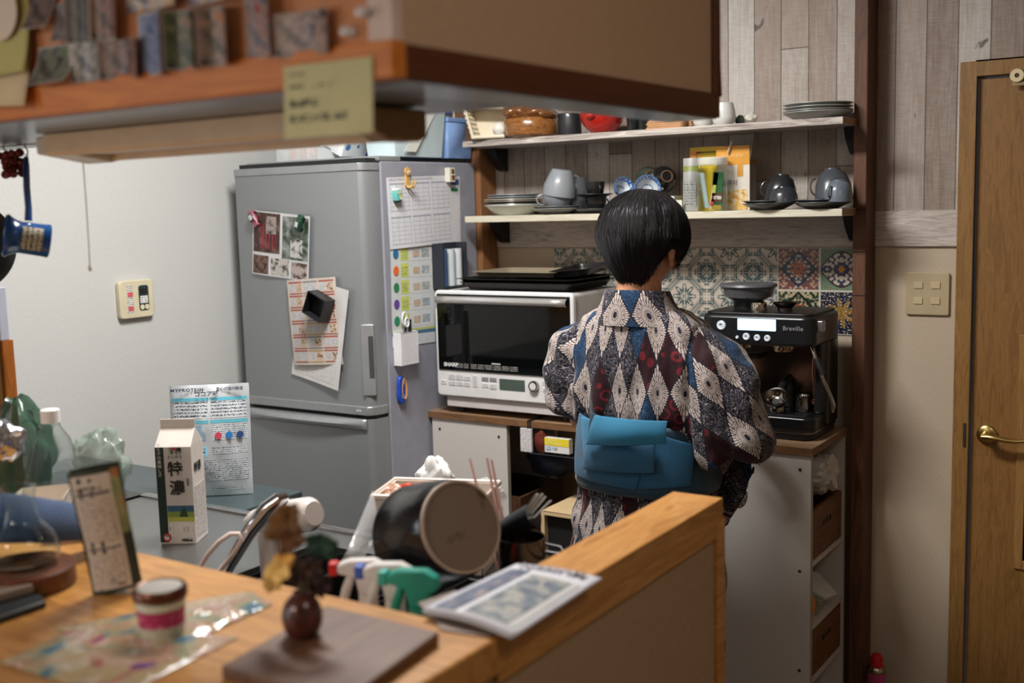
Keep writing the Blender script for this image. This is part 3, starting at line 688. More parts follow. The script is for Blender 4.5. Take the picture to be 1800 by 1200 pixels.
# blue carabiner-like hook with rubber bands
q = P(702, 685, x=XF)
bo = wthing('band_hook', 'blue plastic hook hung with rubber bands on the fridge side', 'hook', (XF, q.y, q.z))
obj('hook_plate', MB().at((0, q.y, q.z)).prism([(.016*cos(t*PI/12)*(1 if sin(t*PI/12) > 0 else 1.1)*(.9+.25*abs(sin(t*PI/12))), .044*sin(t*PI/12)) for t in range(24)], XF, XF+.012, 'x'), M((34,74,176), .35), bo, bevel=.003)
obj('strap_hook', MB().tube([(XF+.006, q.y+.002, q.z+.060), (XF+.006, q.y+.002, q.z+.038)], .0016, 6), M((170,172,176), .3, 1), bo)
for k in range(3):
    ring = [(XF+.0165+.001*k, q.y+.004+(.009+.001*k)*cos(t*PI/8), q.z-.002+(.024+.004*k)*sin(t*PI/8)+.003*k) for t in range(16)]
    tag(obj('rubber_band', MB().tube(ring, .0013, 6, closed=True), M((206,150,90), .6)), 'tan rubber band looped on the blue hook', 'rubber band', 'rubber bands on the blue hook')
obj('text_patch', MB().box(XF+.0121, XF+.0125, q.y-.004, q.y+.008, q.z-.026, q.z-.014), ink((34,74,176), (200,210,230), .003, .004, .6), bo, smooth=False)
# dark knob of something behind fridge left
o = obj('folded_bag', MB().ball((0, 0, 0), .03, 8, (.35, .8, 1.0)), M((30,34,34), .6)); o.location = (X0+.012, 2.66, P(410, 415, y=2.66).z)
tag(o, 'dark cloth bag hanging beside the fridge on the wall', 'bag')
# ---- things on top of the fridge
ZT = 1.640
TRN = film((206,216,220), .55, .25); BLU = film((90,130,190), .85, .35)
tr = thing('clear_tray', 'clear acrylic tray with small orange packets on top of the fridge', 'tray', (-2.56, 2.74, ZT+.003+.0125))
obj('tray_shell', MB().box(-.11, .13, -.06, .06, 0, .003).box(-.11, -.108, -.06, .06, .003, .045).box(.128, .13, -.06, .06, .003, .045).box(-.108, .128, -.06, -.058, .003, .045).box(-.108, .128, .058, .06, .003, .045), film((226,232,236), .45, .1), tr, smooth=False)
for k in range(5): tag(obj('small_packet', MB().at((-2.63+.022*k, 2.72+.01*(k % 2), ZT+.0195), (0, 0, .1*k)).box(-.008, .008, -.012, .012, 0, .042), M((206,130,90) if k % 2 == 0 else (212,200,196), .5), smooth=False), 'small upright packet in the clear tray on the fridge', 'packet', 'packets in the clear tray')
tc = wthing('storage_case', 'large translucent storage case with clear blue side on the fridge', 'storage case', (-2.3, 2.9, ZT+.016))
def frus(mb, x0, x1, y0, y1, z0, z1, g=.012):
    vs = [(x0+g, y0+g, z0), (x1-g, y0+g, z0), (x1-g, y1-g, z0), (x0+g, y1-g, z0), (x0, y0, z1), (x1, y0, z1), (x1, y1, z1), (x0, y1, z1)]
    return mb.add(vs, [(0, 3, 2, 1), (0, 1, 5, 4), (1, 2, 6, 5), (2, 3, 7, 6), (3, 0, 4, 7)])
obj('case', frus(MB(), -2.30, -2.17, 2.68, 2.94, ZT+.016, ZT+.175), M((188,206,212), .3), tc, solid=.003, bevel=.006)
obj('rim', MB().box(-2.305, -2.165, 2.675, 2.945, ZT+.174, ZT+.180), M((206,214,218), .3), tc, smooth=False, bevel=.002)
obj('stripe', MB().prism([(2.86, ZT+.17), (2.90, ZT+.17), (2.78, ZT+.03), (2.72, ZT+.03)], -2.1700, -2.1692, 'x'), M((210,214,208), .3), tc, smooth=False)
tb_ = wthing('tissue_box', 'white box with blue flowers leaning on the fridge top', 'box', (-2.42, 2.70, ZT+.016))
gf = G('blue_flower_print', .5); _v, _c = gf.voro(gf.coord('Object', (1, 1, 1)), 26); gf.col(gf.mix(_v.lt(.3), (220,226,228), (70,120,180)))
obj('carton', MB().at((-2.45, 2.75, ZT+.016), (0, rad(25), 0)).box(-.05, .05, -.07, .07, .03, .19), gf.m, tb_, smooth=False, bevel=.003)
obj('panel', MB().at((-2.45, 2.75, ZT+.016), (0, rad(25), 0)).box(-.05, .03, -.0715, -.0705, .04, .19), M((218,222,222), .5), tb_, smooth=False)
lc = wthing('storage_case', 'low translucent blue storage case behind the trays on the fridge', 'storage case', (-2.5, 2.95, ZT+.016))
obj('case', frus(MB(), -2.62, -2.36, 2.84, 3.10, ZT+.016, ZT+.10), M((170,200,206), .3), lc, solid=.003)
obj('rim', MB().box(-2.625, -2.355, 2.835, 3.105, ZT+.1, ZT+.106), M((190,206,212), .3), lc, smooth=False, bevel=.002)
bc = wthing('storage_case', 'blue storage case at the back of the fridge top beside the post', 'storage case', (-2.25, 3.05, ZT+.016))
obj('case', frus(MB(), -2.33, -2.172, 2.955, 3.09, ZT+.016, ZT+.13, .006), M((120,150,196), .3), bc, solid=.003)
obj('lid', MB().box(-2.335, -2.168, 2.95, 3.095, ZT+.13, ZT+.145), M((120,156,206), .3), bc, smooth=False, bevel=.003)
tag(obj('blue_bag', MB().at((-2.23, 3.04, ZT+.162)).rbox(-.045, .01, -.05, .05, 0, .085, .02, 'x'), M((40,84,170), .4), bevel=.008), 'bright blue bag on the blue case beside the shelf', 'bag')
# ------------------------------------------------------------------ shelf units with a common worktop
LAM = G('white_laminate', .16, spec=.5, color=(196,192,188)).m
WAL = wood((110,84,62), (160,130,102), 'x', 1.3, .4); WALE = wood((84,58,38), (128,94,64), 'x', 1.6, .5)
wt = thing('worktop', 'walnut-look worktop under the microwave and coffee machine', 'worktop', (-2.175, 2.79, .831))
obj('board', MB().box(0, 1.259, .001, .308, 0, .019), WAL, wt, smooth=False)
obj('front_edge', MB().box(0, 1.259, -.0005, .001, 0, .019), WALE, wt, smooth=False)
obj('side_edge', MB().box(1.259, 1.26, 0, .308, 0, .019), WALE, wt, smooth=False)
def unit(x0, x1, label):
    u = thing('shelf_unit', label, 'shelf unit', (x0, 2.797, 0))
    w = x1-x0
    obj('side_panel', MB().box(0, w, 0, .016, .0, .8305), LAM, u, smooth=False, bevel=.0008)
    obj('side_panel', MB().box(0, w, .284, .30, .0, .8305), LAM, u, smooth=False)
    obj('back_panel', MB().box(0, .004, .016, .284, .03, .83), LAM, u, smooth=False)
    obj('edge_strip', MB().box(w, w+.0006, 0, .016, 0, .83), M((150,146,138), .4), u, smooth=False)
    for z in (.05, .385, .70): pass
    for z in (.05, .35): obj('shelf_board', MB().box(.004, w-.001, .016, .284, z, z+.014), LAM, u, smooth=False)
    return u
uR = unit(-1.20, -.921, 'white shelf unit at the right end with wooden boxes inside')
uL = unit(-2.158, -1.872, 'white shelf unit under the left end of the worktop beside the fridge')
for (u, x1) in ((uR, .279), (uL, .286)):
    for xx, zz in ((x1-.029, .79), (x1-.029, .515), (x1-.029, .24), (.03, .795)):
        obj('screw', MB().at((xx, -.0012, zz), (-PI/2, 0, 0)).cyl(.0042, -.0005, .0012, 12), M((70,66,62), .4, .6), u)
BOXW = wood((70,40,20), (126,82,46), 'y', 1.4, .6); BOXD = wood((44,26,16), (84,54,32), 'y', 1.4, .6)
def crate(x1, z0, z1, label, y0=2.815, y1=3.078, dx=0, m=BOXW, w=.255):
    t = thing('wooden_box', label, 'wooden box', (x1-w+dx, y0, z0)); d = y1-y0; h = z1-z0
    b = MB()
    obj('box_front', MB().box(w-.012, w, 0, d, 0, h), m, t, smooth=False, bevel=.0015)
    obj('box_shell', MB().box(0, .012, 0, d, 0, h).box(.012, w-.012, 0, .012, 0, h).box(.012, w-.012, d-.012, d, 0, h).box(.012, w-.012, .012, d-.012, 0, .008), m, t, smooth=False)
    for k in range(3): obj('finger_hole', MB().at((w-.0002, d/2+.028*(k-1), h*.62), (0, PI/2, 0)).cyl(.009, 0, .0006, 14), M((30,18,10), .8), t)
    return t
crate(-.925, .539, .672, 'brown wooden box in the right unit, upper one under the plastic bags')
crate(-.925, .215, .352-.0, 'brown wooden box in the right unit, lower one', ) if False else crate(-.925, .215, .345, 'brown wooden box in the right unit, lower one under the food bags')
uR2 = obj('shelf_board', MB().box(-1.196+1.20, .278, .016, .284, .525, .5385), LAM, uR, smooth=False)
uR3 = obj('shelf_board', MB().box(.004, .278, .016, .284, .2005, .2145), LAM, uR, smooth=False)
crate(-1.875, .455, .60, 'dark wooden box inside the left unit', y0=2.815, m=BOXD, dx=.035)
uL2 = obj('shelf_board', MB().box(.004, .285, .016, .284, .4405, .4545), LAM, uL, smooth=False)
# cream low box with black opening under the worktop, behind the sink
cb = P(950, 897, y=2.70)
tc = wthing('bin_cabinet', 'cream box with a dark open front standing under the worktop', 'box', (cb.x+.15, 2.85, 0))
obj('shell', MB().box(cb.x, cb.x+.012, 2.70, 3.0, 0, cb.z).box(cb.x+.288, cb.x+.30, 2.70, 3.0, 0, cb.z).box(cb.x+.012, cb.x+.288, 2.70, 3.0, cb.z-.012, cb.z).box(cb.x+.012, cb.x+.288, 2.988, 3.0, 0, cb.z-.012), M((206,180,140), .5), tc, smooth=False, bevel=.001)
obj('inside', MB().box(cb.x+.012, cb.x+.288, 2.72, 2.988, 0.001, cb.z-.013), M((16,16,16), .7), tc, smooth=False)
# plastic bags stuffed over the boxes
def crumple(name, label, cat, loc, size, mat, seed=0, n=20, amp=.35, parent=None, kind=None, fr=3.0):
    b = MB(); rr = []
    def f(u, v):
        a = 2*PI*u; t = PI*v; d = Vector((sin(t)*cos(a), sin(t)*sin(a), -cos(t)))
        o_ = Vector((seed*3.1, seed, 0)); k = 1+amp*(.9*mnoise.noise(d*1.7+o_)+.55*(.35-abs(mnoise.noise(d*fr*1.1+o_)))+.25*(.3-abs(mnoise.noise(d*fr*2.6+o_)))+.08*mnoise.noise(d*fr*7+o_))
        return (d.x*size[0]*k, d.y*size[1]*k, d.z*size[2]*k)
    b.grid(f, n*2, n); o = obj(name, b, mat, parent, angle=38); o.location = loc
    if not parent: tag(o, label, cat)
    return o
crumple('plastic_bag', 'crumpled clear plastic bags heaped in the upper wooden box', 'plastic bag', (-1.01, 2.93, .742), (.082, .095, .062), film((214,212,208), .75, .3), 3, 26, .5)
crumple('plastic_bag', 'pale plastic bag poking out of the right unit past the post', 'plastic bag', (-.945, 3.0, .735), (.034, .05, .042), film((216,210,202), .7, .3), 8, 18, .6)
crumple('food_packet', 'orange and white food packet in the lower wooden box', 'packet', (-.958, 2.865, .395), (.026, .032, .050), M((200,126,40), .4), 5, 16, .3)
o = tag(obj('paper_bag', MB().at((-.975, 2.96, .425), (.25, .4, .2)).prism([(-.05, -.035), (.05, -.045), (.075, .0), (.01, .05), (-.05, .04)], 0, .014, 'z'), M((196,194,190), .5), smooth=False, bevel=.003), 'folded white paper packet sticking out of the lower wooden box', 'packet')
crumple('food_packet', 'yellow green packet behind the white one in the lower wooden box', 'packet', (-1.06, 3.0, .40), (.040, .040, .042), M((120,120,30), .5), 6, 16, .3)
o = tag(obj('packet_card', MB().at((-.968, 2.93, .352), (0, .2, .1)).box(-.03, .03, -.04, .03, 0, .06), ink((150,160,140), (60,70,60), .006, .01, .5), smooth=False, bevel=.002), 'small printed carton in the lower wooden box', 'carton')
# hanging wire basket with packets
q0 = P(928, 745, y=2.786)
wr = wthing('hanging_rack', 'black wire rack hung under the worktop front', 'rack', (q0.x, 2.79, .83))
W_ = [(q0.x, 2.90, .852), (q0.x, 2.785, .852), (q0.x, 2.785, .765), (q0.x+.005, 2.785, .753), (q0.x+.22, 2.785, .753), (q0.x+.22, 2.785, .852), (q0.x+.22, 2.9, .852)]
obj('wire', MB().tube(W_, .0022, 6).tube([(q0.x+.008, 2.90, .852), (q0.x+.008, 2.785, .852), (q0.x+.008, 2.785, .82)], .0022, 6), BLK, wr)
obj('wire_shelf', MB().tube([(q0.x-.0, 2.785, .756), (q0.x-.0, 2.92, .756), (q0.x+.22, 2.92, .756), (q0.x+.22, 2.785, .756)], .002, 6), BLK, wr)
for k in range(8): obj('wire_bar', MB().tube([(q0.x+.025*(k+.5), 2.785, .757), (q0.x+.025*(k+.5), 2.92, .757)], .0012, 6), BLK, wr)
a_ = P(914, 752, y=2.783)
tag(obj('paper_packet', MB().box(a_.x, a_.x+.040, 2.783, 2.792, a_.z-.072, a_.z), ink((206,204,206), (150,150,160), .006, .02, .5), smooth=False, bevel=.001), 'white printed card packet at the left of the hanging rack', 'packet')
o = crumple('snack_bag', 'dark red clear bag between the packets in the hanging rack', 'bag', (a_.x+.063, 2.80, a_.z-.039), (.022, .012, .036), M((96,40,30), .3), 2, 14, .25)
yb_ = wthing('kitchen_bag_box', 'yellow and white box of small kitchen bags in the hanging rack', 'box', (a_.x+.115, 2.80, .76))
bx0 = a_.x+.083
obj('carton', MB().box(bx0, bx0+.085, 2.788, 2.81, .761, .806), M((214,214,214), .45), yb_, smooth=False, bevel=.001)
obj('yellow_band', MB().box(bx0+.0005, bx0+.0845, 2.7872, 2.788, .783, .8055), M((226,206,50), .45), yb_, smooth=False)
text('ロジネス', .008, M((240,236,200), .5), yb_, Vector((bx0+.012, 2.787, .799))-yb_.location)
text('キッチンパック', .008, M((240,236,200), .5), yb_, Vector((bx0+.004, 2.787, .790))-yb_.location)
obj('blue_patch', MB().box(bx0+.006, bx0+.022, 2.7873, 2.788, .768, .778), M((90,150,196), .45), yb_, smooth=False)
text('Mini', .008, WHT, yb_, Vector((bx0+.007, 2.787, .773))-yb_.location, bold=.0003)
text('130', .0125, M((60,66,76), .5), yb_, Vector((bx0+.026, 2.7876, .773))-yb_.location)
crumple('blue_cloth_bag', 'dark blue bag in the shadow under the hanging rack', 'bag', (-1.80, 2.95, .70), (.09, .07, .05), M((20,28,52), .6), 9, 16, .3)
# ------------------------------------------------------------------ microwave oven
MW = M((214,214,216), .3, coat=.2); YM = 2.79
mL, mR, mT, mB = -2.127, -1.623, 1.240, .905
mo = wthing('microwave_oven', 'white microwave oven with black glass door on the worktop', 'microwave', ((mL+mR)/2, 2.98, .85))
obj('housing', MB().rbox(mL+.004, mR-.004, YM+.02, 3.09, mB+.006, mT-.003, .012, 'y'), M((190,186,184), .35), mo, bevel=.002)
obj('front_frame', MB().rbox(mL, mR, YM, YM+.022, mB, mT, .014, 'y'), MW, mo, bevel=.005)
obj('base', MB().rbox(mL+.028, mR-.02, YM+.012, 3.08, .871, mB+.01, .004, 'y'), M((196,190,190), .35), mo, bevel=.002)
for xx in (mL+.06, mR-.06):
    for yy in (YM+.05, 3.04): obj('foot', MB().at((xx, yy, .8505)).cyl(.012, 0, .022, 14), DKG, mo)
gl = G('black_oven_glass', .04, spec=.6, color=(6,7,8)).m
wx0, wx1 = mL+.012, mR-.010; wz1, wz0 = mT-.011, .990
obj('door_glass', MB().rbox(wx0, wx1, YM-.004, YM+.004, wz0, wz1, .003, 'y'), gl, mo, bevel=.001)
def hbar(u, v): return (wx0+.002+(wx1-wx0-.008)*u, YM-.006-.012*sin(PI*min(1, v*1.0))**.5, wz1-.006-.025*v)
obj('door_handle', MB().grid(hbar, 8, 8), M((206,204,204), .22, .7), mo, solid=.0015)
text('SHARP', .016, M((214,214,214), .3), mo, Vector((mL+.033, YM-.0045, 1.001+.006))-mo.location, bold=.0007, sx=1.15)
pm = ink((8,9,10), (150,150,150), .0052, .004, .72, .2)
xx = mL+.082
for wd in (.024, .019, .022, .024, .028, .028, .026, .028):
    obj('printed_menu', MB().grid(lambda u, v: (u, YM-.0045, v), 1, 1, xx, xx+wd, .999, 1.015), pm, mo); xx += wd+.0035 if wd > .02 else wd+.008
obj('printed_label', MB().box(mL+.215, mL+.247, YM-.0046, YM-.0042, 1.0165, 1.0205), M((180,184,186), .4), mo, smooth=False)
def mp(px, py): return P(px, py, y=YM)
lc0, lc1 = mp(878, 664), mp(923, 688)
obj('display', MB().rbox(lc0.x, lc1.x, YM-.0015, YM+.003, lc1.z+.0, lc0.z-.002, .002, 'y'), M((74,86,80), .15), mo)
dq = mp(940, 678)
obj('dial', MB().at((dq.x, YM, dq.z), (PI/2, 0, 0)).lathe([(.0165, 0), (.0165, .010), (.0150, .013), (.0120, .013), (.0118, .0115), (0, .0115)], 32), M((170,168,166), .2, 1), mo)
obj('dial_face', MB().at((dq.x, YM-.0116, dq.z), (PI/2, 0, 0)).cyl(.0112, 0, .0008, 24), ink((206,202,202), (120,110,120), .005, .006, .6), mo)
BTN = M((220,220,222), .3); BT2 = M((150,150,154), .3); TI = ink((216,216,218), (110,112,120), .0045, .005, .62)
def button(px0, py0, px1, py1, m=BTN, printed=True):
    a, b = mp(px0, py0), mp(px1, py1)
    o = obj('button', MB().rbox(a.x, b.x, YM-.0018, YM, b.z, a.z, .0015, 'y'), m, mo)
    if printed: obj('button_print', MB().grid(lambda u, v: (u, YM-.0021, v), 1, 1, a.x+.001, b.x-.001, b.z+.0015, a.z-.0015), TI if m is BTN else ink((150,150,154), (60,60,66), .0045, .005, .7), mo)
for (a, b, c, d) in ((789, 657, 801, 667), (802, 658, 814, 668), (815, 660, 827, 669), (789, 669, 801, 677), (802, 670, 814, 678), (815, 671, 827, 679), (831, 660, 840, 680), (776, 667, 785, 675)): button(a, b, c, d)
button(847, 662, 859, 670, BT2); button(861, 663, 873, 671, BT2); button(847, 673, 859, 681); button(861, 674, 873, 684)
button(954, 669, 968, 677); button(954, 681, 968, 689)
# trays on the microwave
TZ = mT
TB = G('black_enamel', .25, color=(22,23,25)).m
def tray(name, label, loc, w, d, h, mat, rz=0, flare=.014, lipw=.012):
    t = thing(name, label, 'tray', loc, rz)
    rings = []
    for (g, z) in ((0, .0015), (flare, h-.002), (flare+lipw, h-.001), (flare+lipw, h), (flare+.001, h+.0004), (.0015, .003)):
        rings.append([(x, y, z) for x, y in rrect(-w/2-g, w/2+g, -d/2-g, d/2+g, .02+g*.5, 5)])
    mb = MB(); mb.loft(rings, cap=False); n = len(rings[0])
    mb.add(rings[0], [tuple(range(n-1, -1, -1))]); mb.add(rings[-1], [tuple(range(n))])
    obj('pan', mb, mat, t, angle=35); return t
tray('baking_tray', 'lowest black enamel oven tray on the microwave', (-1.845, 2.955, TZ+.0002), .37, .24, .024, TB)
tray('baking_tray', 'upper black enamel oven tray nested on the microwave', (-1.847, 2.950, TZ+.0115), .378, .245, .024, TB, 0, .014, .016)
tray('steel_tray', 'shallow steel tray on top of the black oven trays', (-1.875, 2.96, TZ+.0365), .27, .18, .018, M((176,164,142), .32, .55), .0, .016, .008)
tray('grill_pan', 'small black grill pan tilted against the steel tray', (-1.695, 2.975, TZ+.044), .11, .19, .022, TB, .12, .01, .006).rotation_euler = (.05, -.08, .1)
# ------------------------------------------------------------------ espresso machine
EY = 2.865; EX0, EX1 = -1.255, -.935
em = wthing('espresso_machine', 'black espresso machine with lit display and bean hopper on the worktop', 'coffee machine', (-1.095, 2.96, .85))
EB = G('black_sesame_metal', .32, .3, color=(30,31,34), coat=.2).m; EC = M((190,186,180), .12, 1); ED = M((10,10,11), .4)
def ep(px, py, y=EY): return P(px, py, y=y)
zh1 = ep(1300, 553).z; zh0 = ep(1300, 605).z
front = rrect(EX0, EX1, EY, 3.09, .03, 6)
obj('base', MB().prism(rrect(EX0+.01, EX1-.008, EY+.0, 3.085, .03, 6), .852, .868, 'z'), ED, em, bevel=.003)
obj('base_trim', MB().prism(rrect(EX0+.006, EX1-.004, EY-.003, 3.087, .03, 6), .868, .876, 'z'), M((120,116,112), .2, 1), em, bevel=.002)
obj('drip_tray', MB().prism(rrect(EX0+.004, EX1-.002, EY-.006, 2.99, .03, 6), .876, .913, 'z'), M((16,16,18), .25), em, bevel=.004)
obj('grille', MB().box(EX0+.03, EX1-.03, EY+.008, 2.972, .913, .915), M((60,64,70), .3, .8), em, smooth=False)
for k in range(14): obj('grille_bar', MB().box(EX0+.04, EX1-.04, EY+.012+.0075*k, EY+.0155+.0075*k, .915, .917), M((150,156,164), .25, 1), em, smooth=False)
obj('column', MB().prism(rrect(EX0+.004, EX1-.004, 2.985, 3.088, .012, 4), .876, zh1-.004, 'z'), EB, em, bevel=.003)
obj('back_splash', MB().box(EX0+.03, EX1-.03, 2.981, 2.9855, .92, zh0+.01), M((120,110,100), .18, 1), em, smooth=False)
obj('side_cheek', MB().box(EX1-.028, EX1-.006, 2.94, 2.99, .913, zh0+.01), EB, em, smooth=False, bevel=.006)
obj('head', MB().prism(rrect(EX0, EX1, EY-.01, 3.09, .034, 8), zh0, zh1, 'z'), EB, em, bevel=.008)
obj('top_rail', MB().prism(rrect(EX0+.008, EX1-.008, EY, 3.085, .028, 8), zh1-.001, zh1+.006, 'z'), ED, em, bevel=.002)
YH = EY-.0105
a, b = ep(1297, 559, YH), ep(1364, 582, YH)
g = G('lit_display', .3, color=(200,225,245)); g.b.inputs['Emission Color'].default_value = lin((190,222,250)); g.b.inputs['Emission Strength'].default_value = 1.15
obj('display_bezel', MB().rbox(a.x-.002, b.x+.002, YH-.001, YH+.004, b.z-.002, a.z+.002, .003, 'y'), M((40,70,90), .3), em)
obj('display', MB().rbox(a.x, b.x, YH-.0022, YH+.002, b.z, a.z, .002, 'y'), g.m, em)
gk = G('lit_button', .25, .4, color=(214,220,226)); gk.b.inputs['Emission Color'].default_value = lin((220,230,240)); gk.b.inputs['Emission Strength'].default_value = .35
for px, py, rr in ((1268, 571, .0125), (1312, 591, .0095), (1331, 593, .0085), (1349, 594, .0085), (1296, 592, .004)):
    q = ep(px, py, YH)
    obj('button', MB().at((q.x, YH, q.z), (PI/2, 0, 0)).lathe([(rr, 0), (rr, .003), (rr*.8, .005), (rr*.74, .0032), (rr*.55, .0036), (0, .0045)], 24), gk.m, em)
    if rr > .005: obj('button_icon', MB().at((q.x, YH-.005, q.z), (PI/2, 0, 0)).lathe([(rr*.12, 0), (rr*.4, 0), (rr*.4, .0003), (rr*.12, .0003)], 16, .4, 3.0), M((50,54,60), .4), em)
q = ep(1376, 577, YH)
text('Breville', .0165, M((170,172,176), .3, .5), em, Vector((q.x, YH-.001, q.z))-em.location, bold=.0002, ext=.0006, sp=1.1)
hz = zh1+.006
hq = P(1316, 540, y=2.985)
hc_ = (hq.x, 2.985)
obj('hopper_collar', MB().cyl(.040, hz, hz+.022, 32, .043, hc_), M((30,32,34), .3), em)
ht = P(1316, 500, y=2.985).z
obj('hopper', MB().lathe([(.040, hz+.020), (.066, hz+.034), (.074, ht-.006), (.072, ht-.006), (.064, hz+.036), (.040, hz+.024)], 40, center=hc_), film((96,98,102), .62, .12), em)
obj('beans', MB().lathe([(0, hz+.024), (.038, hz+.025), (.058, hz+.038), (.05, hz+.045), (0, hz+.047)], 24, center=hc_), M((26,16,10), .5), em)
obj('hopper_lid', MB().lathe([(0, ht-.007), (.076, ht-.007), (.080, ht-.003), (.077, ht+.003), (0, ht+.006)], 40, center=hc_), M((84,86,90), .4), em)
t1 = P(1334, 542, y=2.93)
tag(obj('tamper', MB().lathe([(0, 0), (.0225, 0), (.0225, .018), (.021, .0225), (.019, .023), (0, .022)], 32), M((190,180,168), .18, 1)), 'steel tamper standing on top of the coffee machine', 'tamper').location = (t1.x, 2.93, hz+.0002)
t2 = P(1380, 538, y=2.95)
tag(obj('dosing_funnel', MB().lathe([(.012, 0), (.020, 0), (.020, .008), (.024, .012), (.0325, .020), (.0335, .023), (.0315, .0225), (.022, .014), (.012, .012), (.012, 0)], 32), M((110,104,98), .2, 1)), 'steel dosing funnel on top of the coffee machine', 'funnel').location = (t2.x, 2.95, hz+.0002)
for xx in (EX0, EX1):
    s_ = -1 if xx == EX0 else 1
    obj('side_grip', MB().rbox(xx-.002 if s_ > 0 else xx-.014, xx+.014 if s_ > 0 else xx+.002, EY+.02, EY+.045, zh1-.042, zh1-.012, .003, 'x') if True else None, M((150,150,152), .25, .8), em, bevel=.002)
gh = ep(1380, 620, 2.93)
obj('group_head', MB().lathe([(0, zh0-.020), (.028, zh0-.020), (.031, zh0-.014), (.031, zh0+.004), (0, zh0+.004)], 32, center=(gh.x, 2.925)), EC, em)
gr_ = ep(1312, 620, 2.93)
obj('grinder_outlet', MB().lathe([(0, zh0-.014), (.022, zh0-.014), (.024, zh0+.004), (0, zh0+.004)], 28, center=(gr_.x, 2.925)), EC, em)
obj('cradle', MB().box(gr_.x-.034, gr_.x+.034, 2.935, 2.985, zh0-.05, zh0-.036), M((20,20,22), .3), em, smooth=False, bevel=.004)
sw_ = [ep(1427, 610, 2.90), ep(1434, 630, 2.89), ep(1446, 665, 2.885), ep(1462, 700, 2.88), ep(1465, 712, 2.88), ep(1464, 724, 2.885)]
obj('steam_wand', MB().tube(sw_, [.0045, .0045, .0045, .0045, .0055, .0035], 12), EC, em)
obj('wand_grip', MB().tube([ep(1435, 630, 2.889), ep(1440, 642, 2.887), ep(1447, 658, 2.885)], [.008, .009, .008], 14), M((18,18,20), .5), em)
obj('water_spout', MB().tube([ep(1433, 612, 2.96), ep(1430, 650, 2.96), ep(1432, 702, 2.955), ep(1427, 708, 2.94)], .0055, 12), M((176,120,90), .15, 1), em)
# portafilter and jug on the drip tray
pq = P(1366, 722, y=2.905)
pf = wthing('portafilter', 'steel portafilter standing on the drip tray of the coffee machine', 'portafilter', (pq.x, 2.91, .917))
T0 = Matrix.Translation((pq.x, 2.905, .9175+.024)) @ Matrix.Rotation(rad(38), 4, 'X')
mb = MB(); mb.T = T0; mb.lathe([(0, -.006), (.020, -.004), (.028, .010), (.031, .022), (.034, .024), (.033, .027), (.029, .026), (.022, .012), (.010, .006), (0, .006)], 32)
obj('basket', mb, M((160,156,150), .15, 1), pf)
mb = MB(); mb.T = T0; mb.cyl(.012, .0062, .0072, 20); obj('coffee_hole', mb, DKG, pf)
mb = MB(); mb.T = T0; mb.tube([(.0, .030, .014), (.004, .055, .012), (.006, .095, .002)], [.009, .012, .010], 14); obj('handle', mb, M((20,20,22), .35), pf)
mb = MB(); mb.lathe([(0, .9176), (.022, .9176), (.024, .93), (.020, .938), (0, .938)], 24, center=(pq.x, 2.905)); obj('spout_base', mb, M((150,146,140), .15, 1), pf)
jq = P(1421, 712, y=2.95)
jg = wthing('milk_jug', 'small steel milk jug at the right of the drip tray', 'jug', (jq.x, 2.95, .917))
obj('jug_body', MB().lathe([(0, .9175), (.017, .9175), (.019, .935), (.016, .952), (.019, .962), (.017, .962), (.014, .952), (0, .93)], 28, center=(jq.x-.012, 2.94)), M((150,150,150), .2, 1), jg)
obj('jug_handle', MB().tube([(jq.x-.012, 2.925, .957), (jq.x-.012, 2.905, .95), (jq.x-.012, 2.905, .93), (jq.x-.012, 2.924, .924)], .0025, 8), M((150,150,150), .2, 1), jg)
# spray can on the floor by the post
sc1 = P(1538, 1185, y=3.12)
sp = thing('spray_can', 'pink spray can with red cap behind the foot of the right post', 'spray can', (sc1.x+.004, 3.12, 0))
zc = sc1.z
tb0 = thing('step_stool', 'small dark stool standing by the wall beside the post', 'stool', (sc1.x, 3.12, 0)) if False else None
sp.location.z = 0
obj('can_body', MB().cyl(.026, 0, zc+.01, 28), M((180,70,120), .35), sp)
obj('neck', MB().lathe([(.026, zc+.01), (.0265, zc+.016), (.024, zc+.024), (.020, zc+.028), (0, zc+.028)], 28), M((170,160,140), .25, 1), sp)
obj('cap', MB().lathe([(0, zc+.028), (.018, zc+.028), (.0175, zc+.05), (.012, zc+.062), (0, zc+.066)], 24), M((190,20,24), .4), sp)
# ------------------------------------------------------------------ the person
person = wthing('person', 'person with short black hair in dark diamond-patterned kimono and teal sash', 'person', (-1.19, 2.38, 0))
def skin_mat():
    g = G('skin', .5, spec=.4); n = g.noise(g.coord('Object'), 30, 3)
    g.col(g.ramp(n, [(.3, (176,122,92)), (.7, (206,152,120))])); g.b.inputs['Subsurface Weight'].default_value = .15
    g.b.inputs['Subsurface Radius'].default_value = (.02, .008, .004); return g.m
SKIN = skin_mat()
def capsule(mb, a, b, ra, rb, n=12):
    a, b = Vector(a), Vector(b); L = (b-a).length; ax = (b-a).normalized()
    q = Vector((0, 0, 1)).rotation_difference(ax).to_matrix().to_4x4(); T = mb.T; mb.T = T @ Matrix.Translation(a) @ q
    pr = [(ra*sin(PI/2*k/5), -ra*cos(PI/2*k/5)) for k in range(6)] + [(rb*cos(PI/2*k/5), L+rb*sin(PI/2*k/5)) for k in range(6)]
    pr[0] = (0, pr[0][1]); pr[-1] = (0, pr[-1][1]); mb.lathe(pr, n*2); mb.T = T
def ell(mb, c, r, rot=(0, 0, 0)):
    T = mb.T; mb.T = T @ Matrix.Translation(c) @ Euler(rot).to_matrix().to_4x4() @ Matrix.Diagonal((*r, 1)); mb.ball((0, 0, 0), 1.0, 12); mb.T = T
b = MB()
HX, HY, HZ = -1.185, 2.375, 1.413                     # head centre
